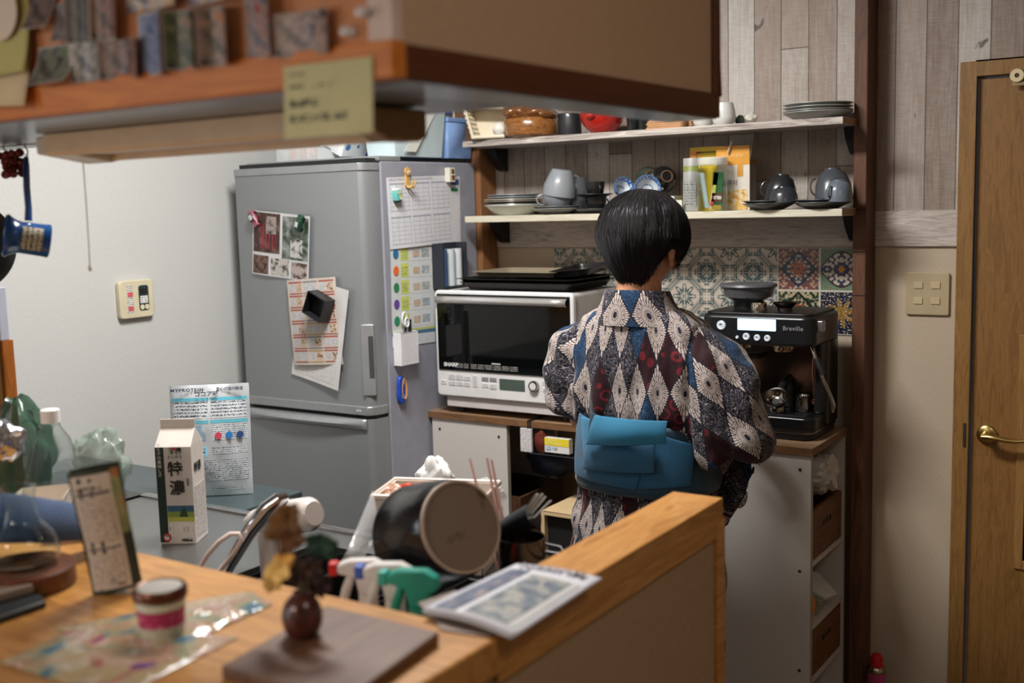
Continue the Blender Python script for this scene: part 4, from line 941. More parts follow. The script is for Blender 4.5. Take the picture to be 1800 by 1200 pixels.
# head: bowed slightly forward (towards +y)
H = Matrix.Translation((HX, HY, HZ)) @ Matrix.Rotation(rad(-14), 4, 'X')
b.T = H
ell(b, (0, -.008, .018), (.078, .096, .086)); ell(b, (0, .022, -.030), (.066, .074, .082)); ell(b, (0, .048, -.078), (.036, .036, .030))
ell(b, (0, .085, -.020), (.040, .020, .030)); ell(b, (0, .062, .030), (.060, .034, .040))
capsule(b, (0, .098, .008), (0, .118, -.034), .007, .012); ell(b, (0, .110, -.040), (.017, .011, .009))     # nose
for s in (-1, 1):
    ell(b, (s*.030, .082, .002), (.016, .012, .010)); ell(b, (s*.044, .066, -.038), (.024, .028, .026))
    ell(b, (s*.080, -.010, -.030), (.008, .018, .030), (.15, 0, s*.3)); ell(b, (s*.078, -.004, -.060), (.007, .009, .011))
    ring = [Vector((s*(.083+.004*sin(t*PI/5)), -.012+.017*cos(t*PI/5), -.028+.028*sin(t*PI/5))) for t in range(9)]
    b.tube(ring, .0045, 8)
ell(b, (0, .098, -.060), (.022, .010, .006)); ell(b, (0, .096, -.069), (.019, .010, .006))                  # lips
b.T = Matrix.Identity(4)
nk = Vector((-1.19, 2.352, 1.27))
capsule(b, (HX, HY-.022, HZ-.075), nk, .049, .056); capsule(b, nk, (-1.19, 2.375, 1.17), .056, .07)
capsule(b, (-1.29, 2.38, 1.150), (-1.09, 2.38, 1.150), .052, .052); ell(b, (-1.19, 2.385, 1.09), (.135, .085, .15)); ell(b, (-1.19, 2.39, .93), (.115, .08, .13)); ell(b, (-1.19, 2.385, .80), (.145, .10, .12))
for s, hp, kn, an in ((-1, (-1.26, 2.385, .78), (-1.265, 2.40, .43), (-1.265, 2.37, .08)), (1, (-1.12, 2.385, .78), (-1.115, 2.40, .43), (-1.115, 2.37, .08))):
    capsule(b, hp, kn, .078, .052); capsule(b, kn, an, .050, .034); capsule(b, (an[0], an[1]-.03, .036), (an[0]+s*.012, an[1]+.13, .026), .032, .022)
LA = [(-1.335, 2.38, 1.125), (-1.375, 2.40, .965), (-1.33, 2.60, .965)]
RA = [(-1.045, 2.38, 1.125), (-.960, 2.385, .985), (-1.07, 2.60, .965)]
for A in (LA, RA):
    capsule(b, A[0], A[1], .044, .034); capsule(b, A[1], A[2], .034, .023)
def hand(mb, wrist, d, up, side, s, curl):
    """palm + five separate fingers; d forward, up = back of hand, side = towards the thumb"""
    w, d, up, side = Vector(wrist), Vector(d).normalized(), Vector(up).normalized(), Vector(side).normalized()
    pc = w+d*.045
    rot = Matrix((side, d, up)).transposed().to_4x4(); T = mb.T
    mb.T = Matrix.Translation(pc) @ rot; ell(mb, (0, 0, 0), (.038, .048, .014)); mb.T = T
    for k, (o, L) in enumerate(((.028, .068), (.010, .076), (-.009, .071), (-.027, .056))):
        p = w+d*.082+side*o; q = d; ln = (L*.45, L*.32, L*.25); r = .0078
        for j in range(3):
            ang = curl*(.5+.5*j); q2 = (q*cos(ang)-up*sin(ang)).normalized(); e = p+q2*ln[j]; capsule(mb, p, e, r, r*.93, 6); p, q, r = e, q2, r*.95
    p = w+d*.022+side*.030; e = p+(side*.7+d*.7-up*.2).normalized()*.038; capsule(mb, p, e, .011, .009, 6)
    capsule(mb, e, e+(d*.9+side*.25-up*.3).normalized()*.030, .009, .0075, 6)
hand(b, RA[2], (-.25, .95, -.05), (.3, .1, .95), (-.95, -.2, .25), 1, .5)
hand(b, LA[2], (.1, .98, -.1), (-.2, .05, .95), (.97, -.1, .2), 1, .35)
body = obj('body', b, SKIN, None)
rm = body.modifiers.new('merge', 'REMESH'); rm.mode = 'VOXEL'; rm.voxel_size = .0042; rm.use_smooth_shade = True
sm = body.modifiers.new('smooth', 'SMOOTH'); sm.factor = .5; sm.iterations = 4
bpy.context.view_layer.update()
me = bpy.data.meshes.new_from_object(body.evaluated_get(bpy.context.evaluated_depsgraph_get()))
body.modifiers.clear(); body.data = me; body.parent = person; body.location = -person.location
for p_ in me.polygons: p_.use_smooth = True
# eyes as dark and white lens shapes on the face
for s in (-1, 1):
    mb = MB(); mb.T = H; mb.ball((s*.030, .0925, .004), .0085, 8, (1.5, .45, .7)); obj('eye', mb, M((40,28,24), .2), person)
    mb = MB(); mb.T = H; mb.ball((s*.032, .0965, .028), .004, 6, (3.6, 1, .8)); obj('eyebrow', mb, M((20,14,12), .6), person)
mb = MB(); mb.T = H; mb.ball((0, .106, -.064), .004, 6, (3.6, .8, 1.0)); obj('mouth', mb, M((150,80,74), .5), person)
# hair: short bob, full at the sides and tapered to the nape
def hair_mat():
    g = G('black_hair', .36, spec=.4, color=(14,10,10)); co = g.coord('UV')
    x, y, z = g.xyz(co)
    n = g.noise(g.vec(x*150, y*3), 1.0, 4, .7, .6); n2 = g.noise(g.vec(x*520, y*4), 1.0, 2, .6)
    g.col(g.ramp(n*.6+n2*.4, [(.35, (8,6,7)), (.55, (26,21,22)), (.7, (58,50,52))])); g.bump(n*.5+n2*.5, .004, .9)
    g.b.inputs['Anisotropic'].default_value = .6; g.b.inputs['Specular Tint'].default_value = (.9, .93, 1, 1); return g.m
HAIR = hair_mat()
def hair_fn(u, v):
    # u azimuth (0 = back of the head), v from crown (0) to hair end (1)
    a = 2*PI*u; back = (1+cos(a))/2; front = (1-cos(a))/2; side = abs(sin(a))
    dg = abs(math.degrees(math.atan2(sin(a), cos(a))))
    tab = ((0,-.104),(30,-.102),(48,-.092),(62,-.068),(76,-.036),(92,-.026),(103,-.052),(116,-.050),(134,.0),(180,.012))
    endz = next(z0+(z1-z0)*(dg-d0)/(d1-d0) for (d0, z0), (d1, z1) in zip(tab, tab[1:]) if dg <= d1+1e-6)
    top = .116
    R = Vector((.104+.006*side, .112))
    t = v
    if t < .55:
        w = t/.55*PI/2*.98; r = sin(w); z = top*cos(w)**.9
    else:
        w = (t-.55)/.45; r = 1-(w**1.25)*(.50*back**1.2+.06); z = endz*w**.9
    x = sin(a)*(R.x)*r; y = -cos(a)*(R.y if back > .5 else R.y*.92)*r
    dv = Vector((x, y, z)); k = 1+.02*mnoise.noise(Vector((sin(a)*7, cos(a)*7, v*1.5)))+.008*mnoise.noise(Vector((a*16, v*2, 3)))
    return (dv.x*k, dv.y*k-.004, dv.z*(1 if v < .9 else 1+.05*mnoise.noise(Vector((a*12, 0, 0))))-.0)
mb = MB(); mb.T = Matrix.Translation((HX, HY-.004, HZ-.004)) @ Matrix.Rotation(rad(-10), 4, 'X')
mb.grid(hair_fn, 128, 44)
hairo = obj('hair', mb, HAIR, person, solid=.004)
# fringe of fine strands along the hair edge
rs = random.Random(11); mb = MB(); mb.T = Matrix.Translation((HX, HY-.004, HZ-.004)) @ Matrix.Rotation(rad(-10), 4, 'X')
for k in range(1500):
    u = rs.random(); v0 = rs.uniform(.55, .9) if k < 420 else rs.uniform(.06, .6); v1 = 1.0 if k < 420 else min(1, v0+rs.uniform(.2, .45))
    pts = [Vector(hair_fn(u+.004*sin(j+k), min(1, v0+(v1-v0)*j/4)))*(1.012 if k < 420 else 1.026+.003*sin(j*1.1)) for j in range(5)]
    e = pts[-1]+(pts[-1]-pts[-2]).normalized()*rs.uniform(.004, .018)*(1 if k < 420 else .4)+Vector((rs.uniform(-.002, .002), rs.uniform(-.002, .003), -rs.uniform(0, .006))); pts.append(Vector((e.x*.985, e.y*.985, e.z)))
    mb.tube(pts, [.0011, .0012, .0011, .001, .0008, .0003] if k < 420 else [.0002, .0006, .0008, .0007, .0005, .0001], 4)
obj('hair_strands', mb, HAIR, person)
# ---- kimono cloth
def kimono_mat():
    g = G('kimono_cotton', .8, spec=.2, sheen=.1); x, y, _ = g.xyz(g.coord('UV'))
    W_, H_ = .064, .142
    p = x/W_+y/H_; q = x/W_-y/H_
    i = p.floor(); j = q.floor(); row = (i-j); par = ((row*.5).fract()).gt(.25)
    a = p.fract()-.5; c = q.fract()-.5; X = a+c; Y = a-c                     # |X|+|Y| < 1
    rn = g.white(g.vec(i, j)); rn2 = g.white(g.vec(i+31.0, j+17.0))
    th = (X*.55).m('ARCTAN2', Y); rr = (X*X*.75+Y*Y).sqrt(); d1 = X.abs()+Y.abs()
    rays = (th*34).sin(); sub = (rr*5.5+rays*.12).fract()
    white = (rays.gt(-.72))*(sub.gt(.10))*(rr.gt(.11))
    ser = d1.lt((rays*.04)+.94)
    dots = (((th*13).sin()).gt(.86))*((rr*3.2).fract()-.5).abs().lt(.16)
    fl = white*ser*dots.inv()
    cloth = g.noise(g.vec(x*900, y*900), 1.0, 1)
    cream = g.mix(cloth, (156,144,139), (190,178,172)); navy = (24,24,40)
    wcol = g.mix(fl, navy, cream)
    v, _c = g.voro(g.vec(x, y), 120, 'F1', .9)
    v2, _c = g.voro(g.vec(x+.4, y), 30, 'F1', .6)
    nz = g.noise(g.vec(x, y), 44, 1, .5, 2.6); curl = (((nz*5).fract()-.5).abs().lt(.075)); ringm = ((v2-.34).abs().lt(.075))
    edge = d1.gt(.95)
    dk = g.mix(curl, (20,20,30), (140,134,142)); bl = g.mix(curl, (16,38,66), (50,86,116)); rd = g.mix(ringm, (38,14,20), (96,22,34))
    dcol = g.mix(rn.gt(.60), dk, bl); dcol = g.mix(rn.gt(.80), dcol, rd)
    isw = par*rn2.lt(.90)+par.inv()*rn2.gt(.93)
    c_ = g.mix(isw.min(1.0), dcol, wcol)
    g.col(g.mix(edge*(isw.min(1.0).inv()), c_, (20,20,32)))
    wr = g.noise(g.coord('Object', (1, 1, .45)), 17, 3, .5, .8); g.bump(wr, .012, .5)
    return g.m
KIM = kimono_mat()
def ring(cx, cy, z, a, bb, n=56, tw=0, fold=.0, sq=2.3, fr=7, seed=0, tiltx=0, tilty=0):
    out = []
    for k in range(n):
        t = 2*PI*k/n+PI/2
        c_, s_ = cos(t), sin(t); r = (abs(c_)**sq+abs(s_)**sq)**(-1/sq)
        f = 1+fold*mnoise.noise(Vector((c_*fr*.5+seed, s_*fr*.5, z*5)))
        x, y = a*c_*r*f, bb*s_*r*f
        out.append(Vector((cx+x, cy+y, z+x*tiltx+y*tilty)))
    return out
RG = [  # z, cx, cy, a, b
 (1.250,-1.190,2.362,.098,.078),(1.236,-1.190,2.366,.130,.088),(1.214,-1.190,2.372,.160,.096),(1.188,-1.190,2.378,.184,.105),(1.155,-1.190,2.382,.208,.112),
 (1.12,-1.192,2.384,.213,.120),(1.07,-1.192,2.386,.212,.126),(1.02,-1.192,2.386,.205,.130),(.985,-1.192,2.386,.190,.130),(.96,-1.192,2.386,.165,.122),
 (.90,-1.190,2.386,.152,.118),(.84,-1.190,2.386,.156,.122),(.80,-1.190,2.388,.172,.132),(.72,-1.190,2.39,.188,.146),(.60,-1.190,2.39,.192,.150),(.40,-1.190,2.39,.184,.145),(.20,-1.19,2.39,.172,.138),(.09,-1.19,2.39,.168,.135)]
def interp_rings(RG, n, **k):
    zs = []; out = []
    for i in range(len(RG)-1):
        steps = max(1, int((RG[i][0]-RG[i+1][0])/.012))
        for s in range(steps): 
            f = s/steps; out.append([A+(B-A)*f for A, B in zip(RG[i], RG[i+1])])
    out.append(RG[-1]); return [ring(r[1], r[2], r[0], r[3], r[4], n, **k) for r in out], [r[0] for r in out]
rings, zs = interp_rings(RG, 72, fold=.035)
for r, z in zip(rings, zs):          # blousing creases over the sash and a centre-back seam
    for p in r:
        if .96 < z < 1.2:
            w = sin((z-.96)/.24*PI); d = Vector((p.x+1.19, p.y-2.386, 0)); p += d.normalized()*.010*w*mnoise.noise(Vector((p.x*22, p.y*14, z*9)))
        if p.y < 2.38: p.y += .004*math.exp(-((p.x+1.195)/.006)**2)
mb = MB()
_r0 = rings[14]; arc = [0.0]
for k in range(72): arc.append(arc[-1]+(_r0[(k+1) % 72]-_r0[k]).length)
def tuv(j, k): return (arc[k]-arc[36]+.012, zs[j]+(0 if zs[j] > .97 else .043))
mb.loft(rings, cap=True, uvf=tuv)
# sleeves: centre, half-width across, half-height, direction handled by explicit rings
def sleeve(path, n=40, us=0, vs=0):
    """path: list of (centre, wide axis vector, thin axis vector)"""
    rr = []; L = [0]
    P_ = []
    for i in range(len(path)-1):
        for s in range(8):
            f = s/8; P_.append([Vector(A).lerp(Vector(B), f) for A, B in zip(path[i], path[i+1])])
    P_.append([Vector(v) for v in path[-1]])
    # smooth
    for it in range(3):
        P_ = [P_[0]]+[[(P_[i-1][q]+P_[i][q]*2+P_[i+1][q])/4 for q in range(3)] for i in range(1, len(P_)-1)]+[P_[-1]]
    for i, (c, A, B) in enumerate(P_):
        r = []
        for k in range(n):
            t = 2*PI*k/n; c_, s_ = cos(t), sin(t); q = (abs(c_)**2.4+abs(s_)**2.4)**(-1/2.4)
            p = c+A*c_*q+B*s_*q
            d = (A*c_+B*s_).normalized()
            p += d*.012*mnoise.noise(p*15+Vector((us, 0, 0)))+d*.005*mnoise.noise(p*42)
            r.append(p)
        rr.append(r)
        if i: L.append(L[-1]+max(.004, (c-P_[i-1][0]).length))
    per = max(sum((r[(k+1) % n]-r[k]).length for k in range(n)) for r in rr)
    return rr, lambda j, k: (us+per*k/n, vs-L[j])
# right sleeve (image right): shoulder cap, upper arm falling outward, forearm to the machine, hanging bag
def sl_rings(pairs, wy):
    out = []
    for (o, i), w in zip(pairs, wy):
        O, I = P(*o, y=2.38), P(*i, y=2.38); out.append(((O+I)/2+Vector((0, .006, 0)), (0, w, 0), (O-I)/2))
    return out
rsl = sl_rings([((1178,545),(1172,640)), ((1215,560),(1185,665)), ((1252,583),(1195,690)), ((1290,612),(1205,712)), ((1322,655),(1212,735)), ((1340,715),(1217,762)), ((1352,775),(1225,795)), ((1338,812),(1236,822))],
               (.070,.090,.100,.104,.104,.102,.098,.080))
rsl += [((-1.010,2.45,.895),(0,.02,-.115),(.070,.0,.01)), ((-1.070,2.510,.845),(0,.01,-.165),(.062,.01,.0)), ((-1.090,2.56,.835),(0,.0,-.170),(.056,.01,.0)), ((-1.095,2.60,.835),(0,.0,-.160),(.034,.0,.0))]
rsl[0] = (Vector((-1.10,2.385,1.13)), Vector((0,.06,0)), Vector((.0,0,.05)))
rr, uvf = sleeve(rsl, us=.31, vs=.05); mb.loft(rr, cap=True, uvf=uvf)
lsl = sl_rings([((1050,545),(1072,640)), ((1016,554),(1052,665)), ((990,575),(1046,690)), ((977,612),(1042,702)), ((971,660),(1037,712)), ((970,700),(1037,722)), ((980,724),(1037,730))],
               (.070,.088,.096,.098,.096,.090,.075))
lsl += [((-1.372,2.45,.915),(0,.03,-.085),(-.040,.0,.01)), ((-1.365,2.52,.905),(0,.01,-.098),(-.034,.01,.0)), ((-1.350,2.58,.900),(0,.0,-.100),(-.026,.01,.0)), ((-1.345,2.61,.900),(0,.0,-.095),(-.014,.0,.0))]
lsl[0] = (Vector((-1.28,2.385,1.13)), Vector((0,.06,0)), Vector((.0,0,.05)))
rr, uvf = sleeve(lsl, us=.05, vs=.11); mb.loft(rr, cap=True, uvf=uvf)
kim = obj('kimono', mb, KIM, None)
rm = kim.modifiers.new('merge', 'REMESH'); rm.mode = 'VOXEL'; rm.voxel_size = .0065
bpy.context.view_layer.update()
me = bpy.data.meshes.new_from_object(kim.evaluated_get(bpy.context.evaluated_depsgraph_get()))
kim.modifiers.clear(); kim.data = me; kim.parent = person; kim.location = -person.location
bm = bmesh.new(); bm.from_mesh(me)
for it in range(26): bmesh.ops.smooth_vert(bm, verts=[v for v in bm.verts if it < 9 or v.co.z > .97], factor=.6, use_axis_x=True, use_axis_y=True, use_axis_z=True)
bm.normal_update()
SH = Vector((-1.02, 1.19))
def crease(p):
    f = 0
    f += .0075*mnoise.noise(Vector((p.x*26, p.y*16, p.z*7)))+.003*mnoise.noise(Vector((p.x*60, p.y*40, p.z*22)))
    if p.z > .95 and abs(p.x+1.19) < .15 and p.y < 2.4:          # pleats gathering into the sash
        w = max(0, 1-abs(p.z-1.0)/.14); f += .006*w*sin(p.x*95+2*sin(p.z*14))
        f -= .005*math.exp(-((p.x+1.193)/.007)**2)*max(0, min(1, (1.22-p.z)/.1))
    if p.x > -1.04:                                             # drag lines from the shoulder down the raised sleeve
        d = (p.x+1.0)*.8+(p.z-1.2)*.6; f += .007*sin(d*62+3*mnoise.noise(p*9))*min(1, (p.x+1.04)/.06)
        f -= .006*math.exp(-((p.x+1.035)/.006)**2)
    if p.x < -1.32: f -= .004*math.exp(-((p.x+1.335)/.006)**2)-.003*sin((p.z+p.x*.4)*75)
    if p.z < .8: f += .007*sin(p.x*44+mnoise.noise(Vector((p.x*5, p.y*5, p.z*2)))*3)
    return f
for v in bm.verts: v.co += v.normal*crease(v.co)
uvl = bm.loops.layers.uv.verify()
for f in bm.faces:
    f.smooth = True; c = f.calc_center_median()
    sleeve_r = c.x > -1.035 and c.z > .74 and not (c.z < .90 and c.y < 2.40 and c.x < -1.0); sleeve_l = c.x < -1.335 and c.z > .78
    for l in f.loops:
        p = l.vert.co; ang = math.atan2(p.x+1.19, -(p.y-2.40)); u = .20*ang+.010; v_ = p.z if p.z > .9 else p.z+.05
        if sleeve_r:
            ang = math.atan2(p.x+1.12, -(p.y-2.46)); u = .25*ang; w = p.z-1.19; t = rad(-33); u, v_ = u*cos(t)-w*sin(t)+.30, u*sin(t)+w*cos(t)+.1
            if p.z < .94 and c.y > 2.40 and c.z < .93: u, v_ = p.x*.89+p.y*.45, p.z*1.0+.03
        elif sleeve_l: u -= .02; v_ += .052
        l[uvl].uv = (u, v_)
bm.to_mesh(me); bm.free()
# collar standing off the neck
cr = []
for (z, a, bb, cy) in ((1.205,.128,.096,2.366), (1.236,.106,.084,2.356), (1.264,.088,.076,2.350), (1.284,.080,.071,2.348), (1.291,.076,.069,2.349), (1.285,.072,.064,2.351), (1.25,.070,.061,2.355)):
    cr.append(ring(-1.190, cy, z, a, bb, 56, sq=2.1, tilty=-.10))
mb = MB(); mb.loft(cr, cap=False, uvf=lambda j, k: (k/56*.52+.012, [0, .03, .060, .082, .090, .098, .13][j]+.045)); obj('collar', mb, KIM, person)
# ---- obi (sash)
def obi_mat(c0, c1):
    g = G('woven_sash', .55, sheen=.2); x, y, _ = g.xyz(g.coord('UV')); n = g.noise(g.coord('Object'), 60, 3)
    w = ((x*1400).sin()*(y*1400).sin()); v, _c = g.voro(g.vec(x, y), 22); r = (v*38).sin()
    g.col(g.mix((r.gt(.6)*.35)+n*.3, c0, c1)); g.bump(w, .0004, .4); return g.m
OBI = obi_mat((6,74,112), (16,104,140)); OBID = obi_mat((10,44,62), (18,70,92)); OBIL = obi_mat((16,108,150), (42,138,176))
RO = [(.984,-1.190,2.388,.172,.131),(.975,-1.190,2.388,.176,.134),(.90,-1.190,2.388,.174,.134),(.83,-1.190,2.388,.178,.138),(.818,-1.190,2.388,.174,.135)]
rings, zs = interp_rings(RO, 64, fold=.02)
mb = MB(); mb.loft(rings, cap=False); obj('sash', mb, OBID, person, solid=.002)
def body_y(x, z, off):   # outer surface of the sash at the back
    c_ = max(-.999, min(.999, (x+1.19)/.178)); return 2.388-.136*(1-abs(c_)**2.3)**(1/2.3)-off
def flap(name, pts, off, th, m, bulge=.006, n=14, sag=0):
    """pts: four corners (x,z) TL,TR,BR,BL lying over the back at a distance off"""
    TL, TR, BR, BL = [Vector((p[0], p[1])) for p in pts]
    def f(u, v):
        q = (TL.lerp(TR, u)).lerp(BL.lerp(BR, u), v)
        y = body_y(q.x, q.y, off+bulge*sin(PI*v)*(.6+.4*sin(PI*u))+.0035*mnoise.noise(Vector((q.x*16, q.y*9, off*50))))
        return (q.x, y, q.y-sag*sin(PI*u))
    mb = MB(); mb.grid(f, n, n); o = obj(name, mb, m, person, solid=th*.8); o.modifiers[0].offset = 0
    bv = o.modifiers.new('bevel', 'BEVEL'); bv.width = .0015; bv.segments = 2; bv.limit_method = 'ANGLE'; return o
def bx_(px, py): q = P(px, py, y=2.255); return (q.x, q.z)
flap('sash_fold', [bx_(1012,728), bx_(1050,742), bx_(1030,828), bx_(994,815)], .006, .006, OBI)
flap('sash_fold', [bx_(1000,790), bx_(1130,826), bx_(1120,860), bx_(996,838)], .004, .008, OBI, .006)
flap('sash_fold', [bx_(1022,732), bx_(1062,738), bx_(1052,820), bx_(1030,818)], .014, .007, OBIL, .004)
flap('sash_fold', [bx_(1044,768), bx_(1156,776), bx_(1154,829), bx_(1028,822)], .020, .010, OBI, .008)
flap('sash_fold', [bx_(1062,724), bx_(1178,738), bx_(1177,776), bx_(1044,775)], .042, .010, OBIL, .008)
flap('sash_fold', [bx_(1046,722), bx_(1064,728), bx_(1052,772), bx_(1040,768)], .022, .006, OBID, .004)
flap('sash_end', [bx_(1120,745), bx_(1205,790), bx_(1198,862), bx_(1120,858)], .003, .006, OBI, .004)
# zori under the hem
for s in (-1, 1):
    mb = MB(); mb.at((-1.19+s*.075, 2.42, 0)).prism([(.045*cos(t*PI/10), .125*sin(t*PI/10)) for t in range(20)], .0, .018, 'z'); obj('sandal', mb, M((90,70,50), .6), person, bevel=.002)
# ------------------------------------------------------------------ things on the shelves
def base(px, y, z): q = P(px, 300, y=y); return Vector((q.x, y, z))
def lz(name, label, cat, px, y, z, prof, mat, group=None, rot=None, n=36, parent=None):
    """lathed thing; profile in photo pixels (radius, height above base)"""
    b = base(px, y, z); s = S((b.x, b.y, b.z))
    o = obj(name, MB().lathe([(r*s, h*s) for r, h in prof], n), mat, parent)
    o.location = b
    if rot: o.rotation_euler = rot
    if not parent: tag(o, label, cat, group)
    return o
def CER(c, r=.3): return M(c, r, coat=.25)
# --- upper shelf
Zu = ZU+.0003
q0, q1 = P(796, 182, y=3.055), P(855, 182, y=3.055)
wbx = wthing('wooden_box', 'brown wooden box with pale front edge at the left end of the upper shelf', 'wooden box', (q0.x+.07, 3.04, Zu))
obj('box', MB().box(q0.x+.006, q0.x+.10, 3.055, 3.095, Zu, q0.z), wood((84,56,38), (112,80,58), 'x', 1.5, .6), wbx, smooth=False)
obj('edge_band', MB().box(q0.x, q0.x+.006, 3.053, 3.095, Zu, q0.z+.002), M((206,190,160), .5), wbx, smooth=False)
# cream basket lying on its side with knobbly flank
bk = thing('basket', 'cream embossed basket lying on its side on the upper shelf', 'basket', base(862, 2.995, Zu)+Vector((0, 0, .005)), rad(16))
CRM = M((216,206,184), .5); s = S(bk.location)
bw, bh, bd = 40*s, 56*s, .10
sh = MB()
sh.add([(-bw+.026, -.02, 0), (bw*.8, -.02, 0), (bw*.6, .05, .0), (-bw+.02, .05, 0), (-bw+.0, -.02, bh), (bw*.8, -.02, bh*.92), (bw*.6, .05, bh*.90), (-bw-.006, .05, bh)], [(0, 1, 2, 3), (7, 6, 5, 4), (0, 3, 7, 4), (3, 2, 6, 7)])
obj('shell', sh, CRM, bk, smooth=False, solid=.006, bevel=.002)
obj('rim', MB().tube([(-bw+.026, -.022, .0), (-bw+.0, -.022, bh), (bw*.8, -.022, bh*.92)], .0065, 8).tube([(-bw+.026, -.022, .004), (bw*.8, -.022, .004)], .0055, 8), CRM, bk)
kb = MB()
for i in range(4):
    for j in range(7): kb.ball((-bw+.022-.026*j/6, -.012+.016*i, .008+(bh-.014)*j/6), .0085, 6)
obj('knobs', kb, CRM, bk)
o = crumple('wrapped_bundle', 'white cloth bundle inside the cream basket', 'bundle', base(880, 2.995, Zu+.030), (.022, .02, .022), M((206,206,202), .6), 4, 14, .15)
# acacia bread pot with braided lid
bp = thing('wooden_pot', 'round brown wooden pot with a braided lid on the upper shelf', 'pot', base(936, 3.045, Zu)); s = S(bp.location)
ACA = wood((92,52,22), (176,120,64), 'x', 1.6, .25, .5, .5)
obj('pot_body', MB().lathe([(0, 0), (38*s, 0), (46*s, 5*s), (49*s, 16*s), (48*s, 28*s), (44*s, 34*s), (0, 34*s)], 40), ACA, bp)
ld_ = MB()
for (x, z, rx, rz_, t) in ((-30, 45, 20, 15, -.5), (-8, 47, 18, 12, .7), (16, 42, 24, 12, -.3), (36, 40, 14, 10, .5), (0, 38, 40, 10, 0)):
    ell(ld_, (x*s, -.004, z*s), (rx*s, 30*s, rz_*s), (0, t, 0))
obj('braided_lid', ld_, wood((70,38,18), (150,98,50), 'x', 2.2, .25, .5, .5), bp)
lz('canister', 'black canister between the wooden pot and the red bowl on the upper shelf', 'canister', 1003, 3.06, Zu, [(0,0),(20,0),(21,3),(21,37),(20,39),(18,39),(18,36),(0,36)], CER((26,30,34), .5))
rp_ = thing('red_pot', 'red enamel pot bowl on the upper shelf', 'pot', base(1060, 3.05, Zu)); s = S(rp_.location)
RED = CER((168,34,26), .2)
obj('pot_body', MB().lathe([(0, 0), (16*s, 0), (24*s, 5*s), (35*s, 18*s), (39*s, 30*s), (40*s, 38*s), (38*s, 38*s), (36*s, 30*s), (22*s, 8*s), (0, 5*s)], 40), RED, rp_)
obj('pot_lip', MB().lathe([(38*s, 37*s), (41.5*s, 37*s), (41.5*s, 40*s), (38*s, 40*s), (38*s, 37*s)], 40), CER((206,150,140), .3), rp_)
obj('knob', MB().at((-.004, -39*s, 30*s)).ball((0, 0, 0), 7*s, 8, (1.4, 1, .9)), RED, rp_)
for k, (px, lab) in enumerate(((1113, 'left dark glass tumbler beside the red pot on the upper shelf'), (1132, 'right dark glass tumbler beside the wooden boards on the upper shelf'))):
    lz('tumbler', lab, 'tumbler', px, 3.07+.01*k, Zu, [(0,0),(9,0),(11,30),(10,30),(8.2,2),(0,2)], G('smoked_glass', .08, trans=.7, color=(60,66,70)).m, 'tumblers on the upper shelf')
for k in range(4):
    b_ = base(1178+(k % 2)*2, 3.05, Zu+.0062*k); s = S(b_)
    o = obj('serving_board', MB().rbox(-36*s, 36*s-.004*(k%2), -.045, .045, 0, .006, .012, 'z', 5).rbox(34*s, 42*s, -.008, .008, 0, .006, .003, 'z'), wood((150,104,66), (196,152,110), 'x', 2, .5), bevel=.001)
    o.location = b_; o.rotation_euler = (0, 0, .03*k)
    tag(o, ['lowest', 'second lowest', 'third lowest', 'topmost'][k]+' small wooden serving board in the stack on the upper shelf', 'board', 'small wooden boards on the upper shelf')
lz('bowl', 'small white bowl beside the white cup on the upper shelf', 'bowl', 1237, 3.03, Zu, [(0,0),(12,0),(17,5),(20,15),(19,15),(16,6),(0,3)], CER((210,212,210)))
lz('cup', 'white barrel-shaped cup at the corner of the hanging cabinet on the upper shelf', 'cup', 1273, 3.02, Zu, [(0,0),(14,0),(19,5),(21,13),(19,26),(16,38),(14.5,38),(17,26),(18,12),(0,5)], CER((206,208,206)))
crumple('wrapped_packet', 'dark green packet behind the white cup on the upper shelf', 'packet', base(1301, 3.07, Zu+.014), (.014, .02, .014), M((70,84,74), .3), 1, 12, .3)
crumple('wrapped_packet', 'clear and white twist-wrapped packet on the upper shelf', 'packet', base(1320, 3.07, Zu+.0165), (.018, .02, .0165), film((216,214,204), .75, .2), 2, 12, .4)
def plate(label, px, y, z, R_, H_, col, group, cat='plate', name='plate', well=.62, flat=.0):
    b_ = base(px, y, z); s = S(b_); R = R_*s; H = H_*s
    o = obj(name, MB().lathe([(0, .0008), (R*well*.92, .0), (R*well, .001), (R*.9, H*.75), (R, H), (R*.995, H+.0016), (R*.88, H*.75+.0026), (R*well*.9, .0035), (0, .003)], 48), CER(col, .35))
    o.location = b_; return tag(o, label, cat, group)
for k in range(4):
    plate(['bottom', 'second', 'third', 'top'][k]+' pale grey plate in the stack of four on the upper shelf', 1437, 3.075, Zu+(0, .0125, .0215, .0305)[k], 60, 13 if k == 0 else 8, (158,160,156), 'stacked grey plates on the upper shelf')
# --- lower shelf
Zl = ZL+.0003
zz_ = 0
for k, (R_, H_, c, lab) in enumerate(((52, 18, (196,198,190), 'bottom deep cream plate'), (53, 9, (176,180,176), 'second grey-green plate'), (53, 6, (58,60,62), 'third dark rimmed plate'), (53, 6, (150,140,124), 'fourth brownish plate'), (53, 5, (186,184,170), 'fifth cream plate'), (47, 5, (150,156,160), 'sixth light grey plate'), (47, 5, (140,148,154), 'topmost blue grey plate'))):
    plate(lab+' in the stack by the left post, lower shelf', 902, 3.085, Zl+zz_, R_, H_, c, 'plates stacked on the lower shelf')
    zz_ += (.0150, .0105, .0080, .0078, .0080, .0070, .005)[k]
GR = (128,134,140)
plate('lower grey saucer under the pale grey mugs', 975, 3.03, Zl, 40, 10, (128,130,128), 'saucers on the lower shelf', 'saucer', 'saucer', .5)
plate('upper grey saucer under the pale grey mugs', 975, 3.03, Zl+.0085, 40, 9, (104,108,110), 'saucers on the lower shelf', 'saucer', 'saucer', .5)
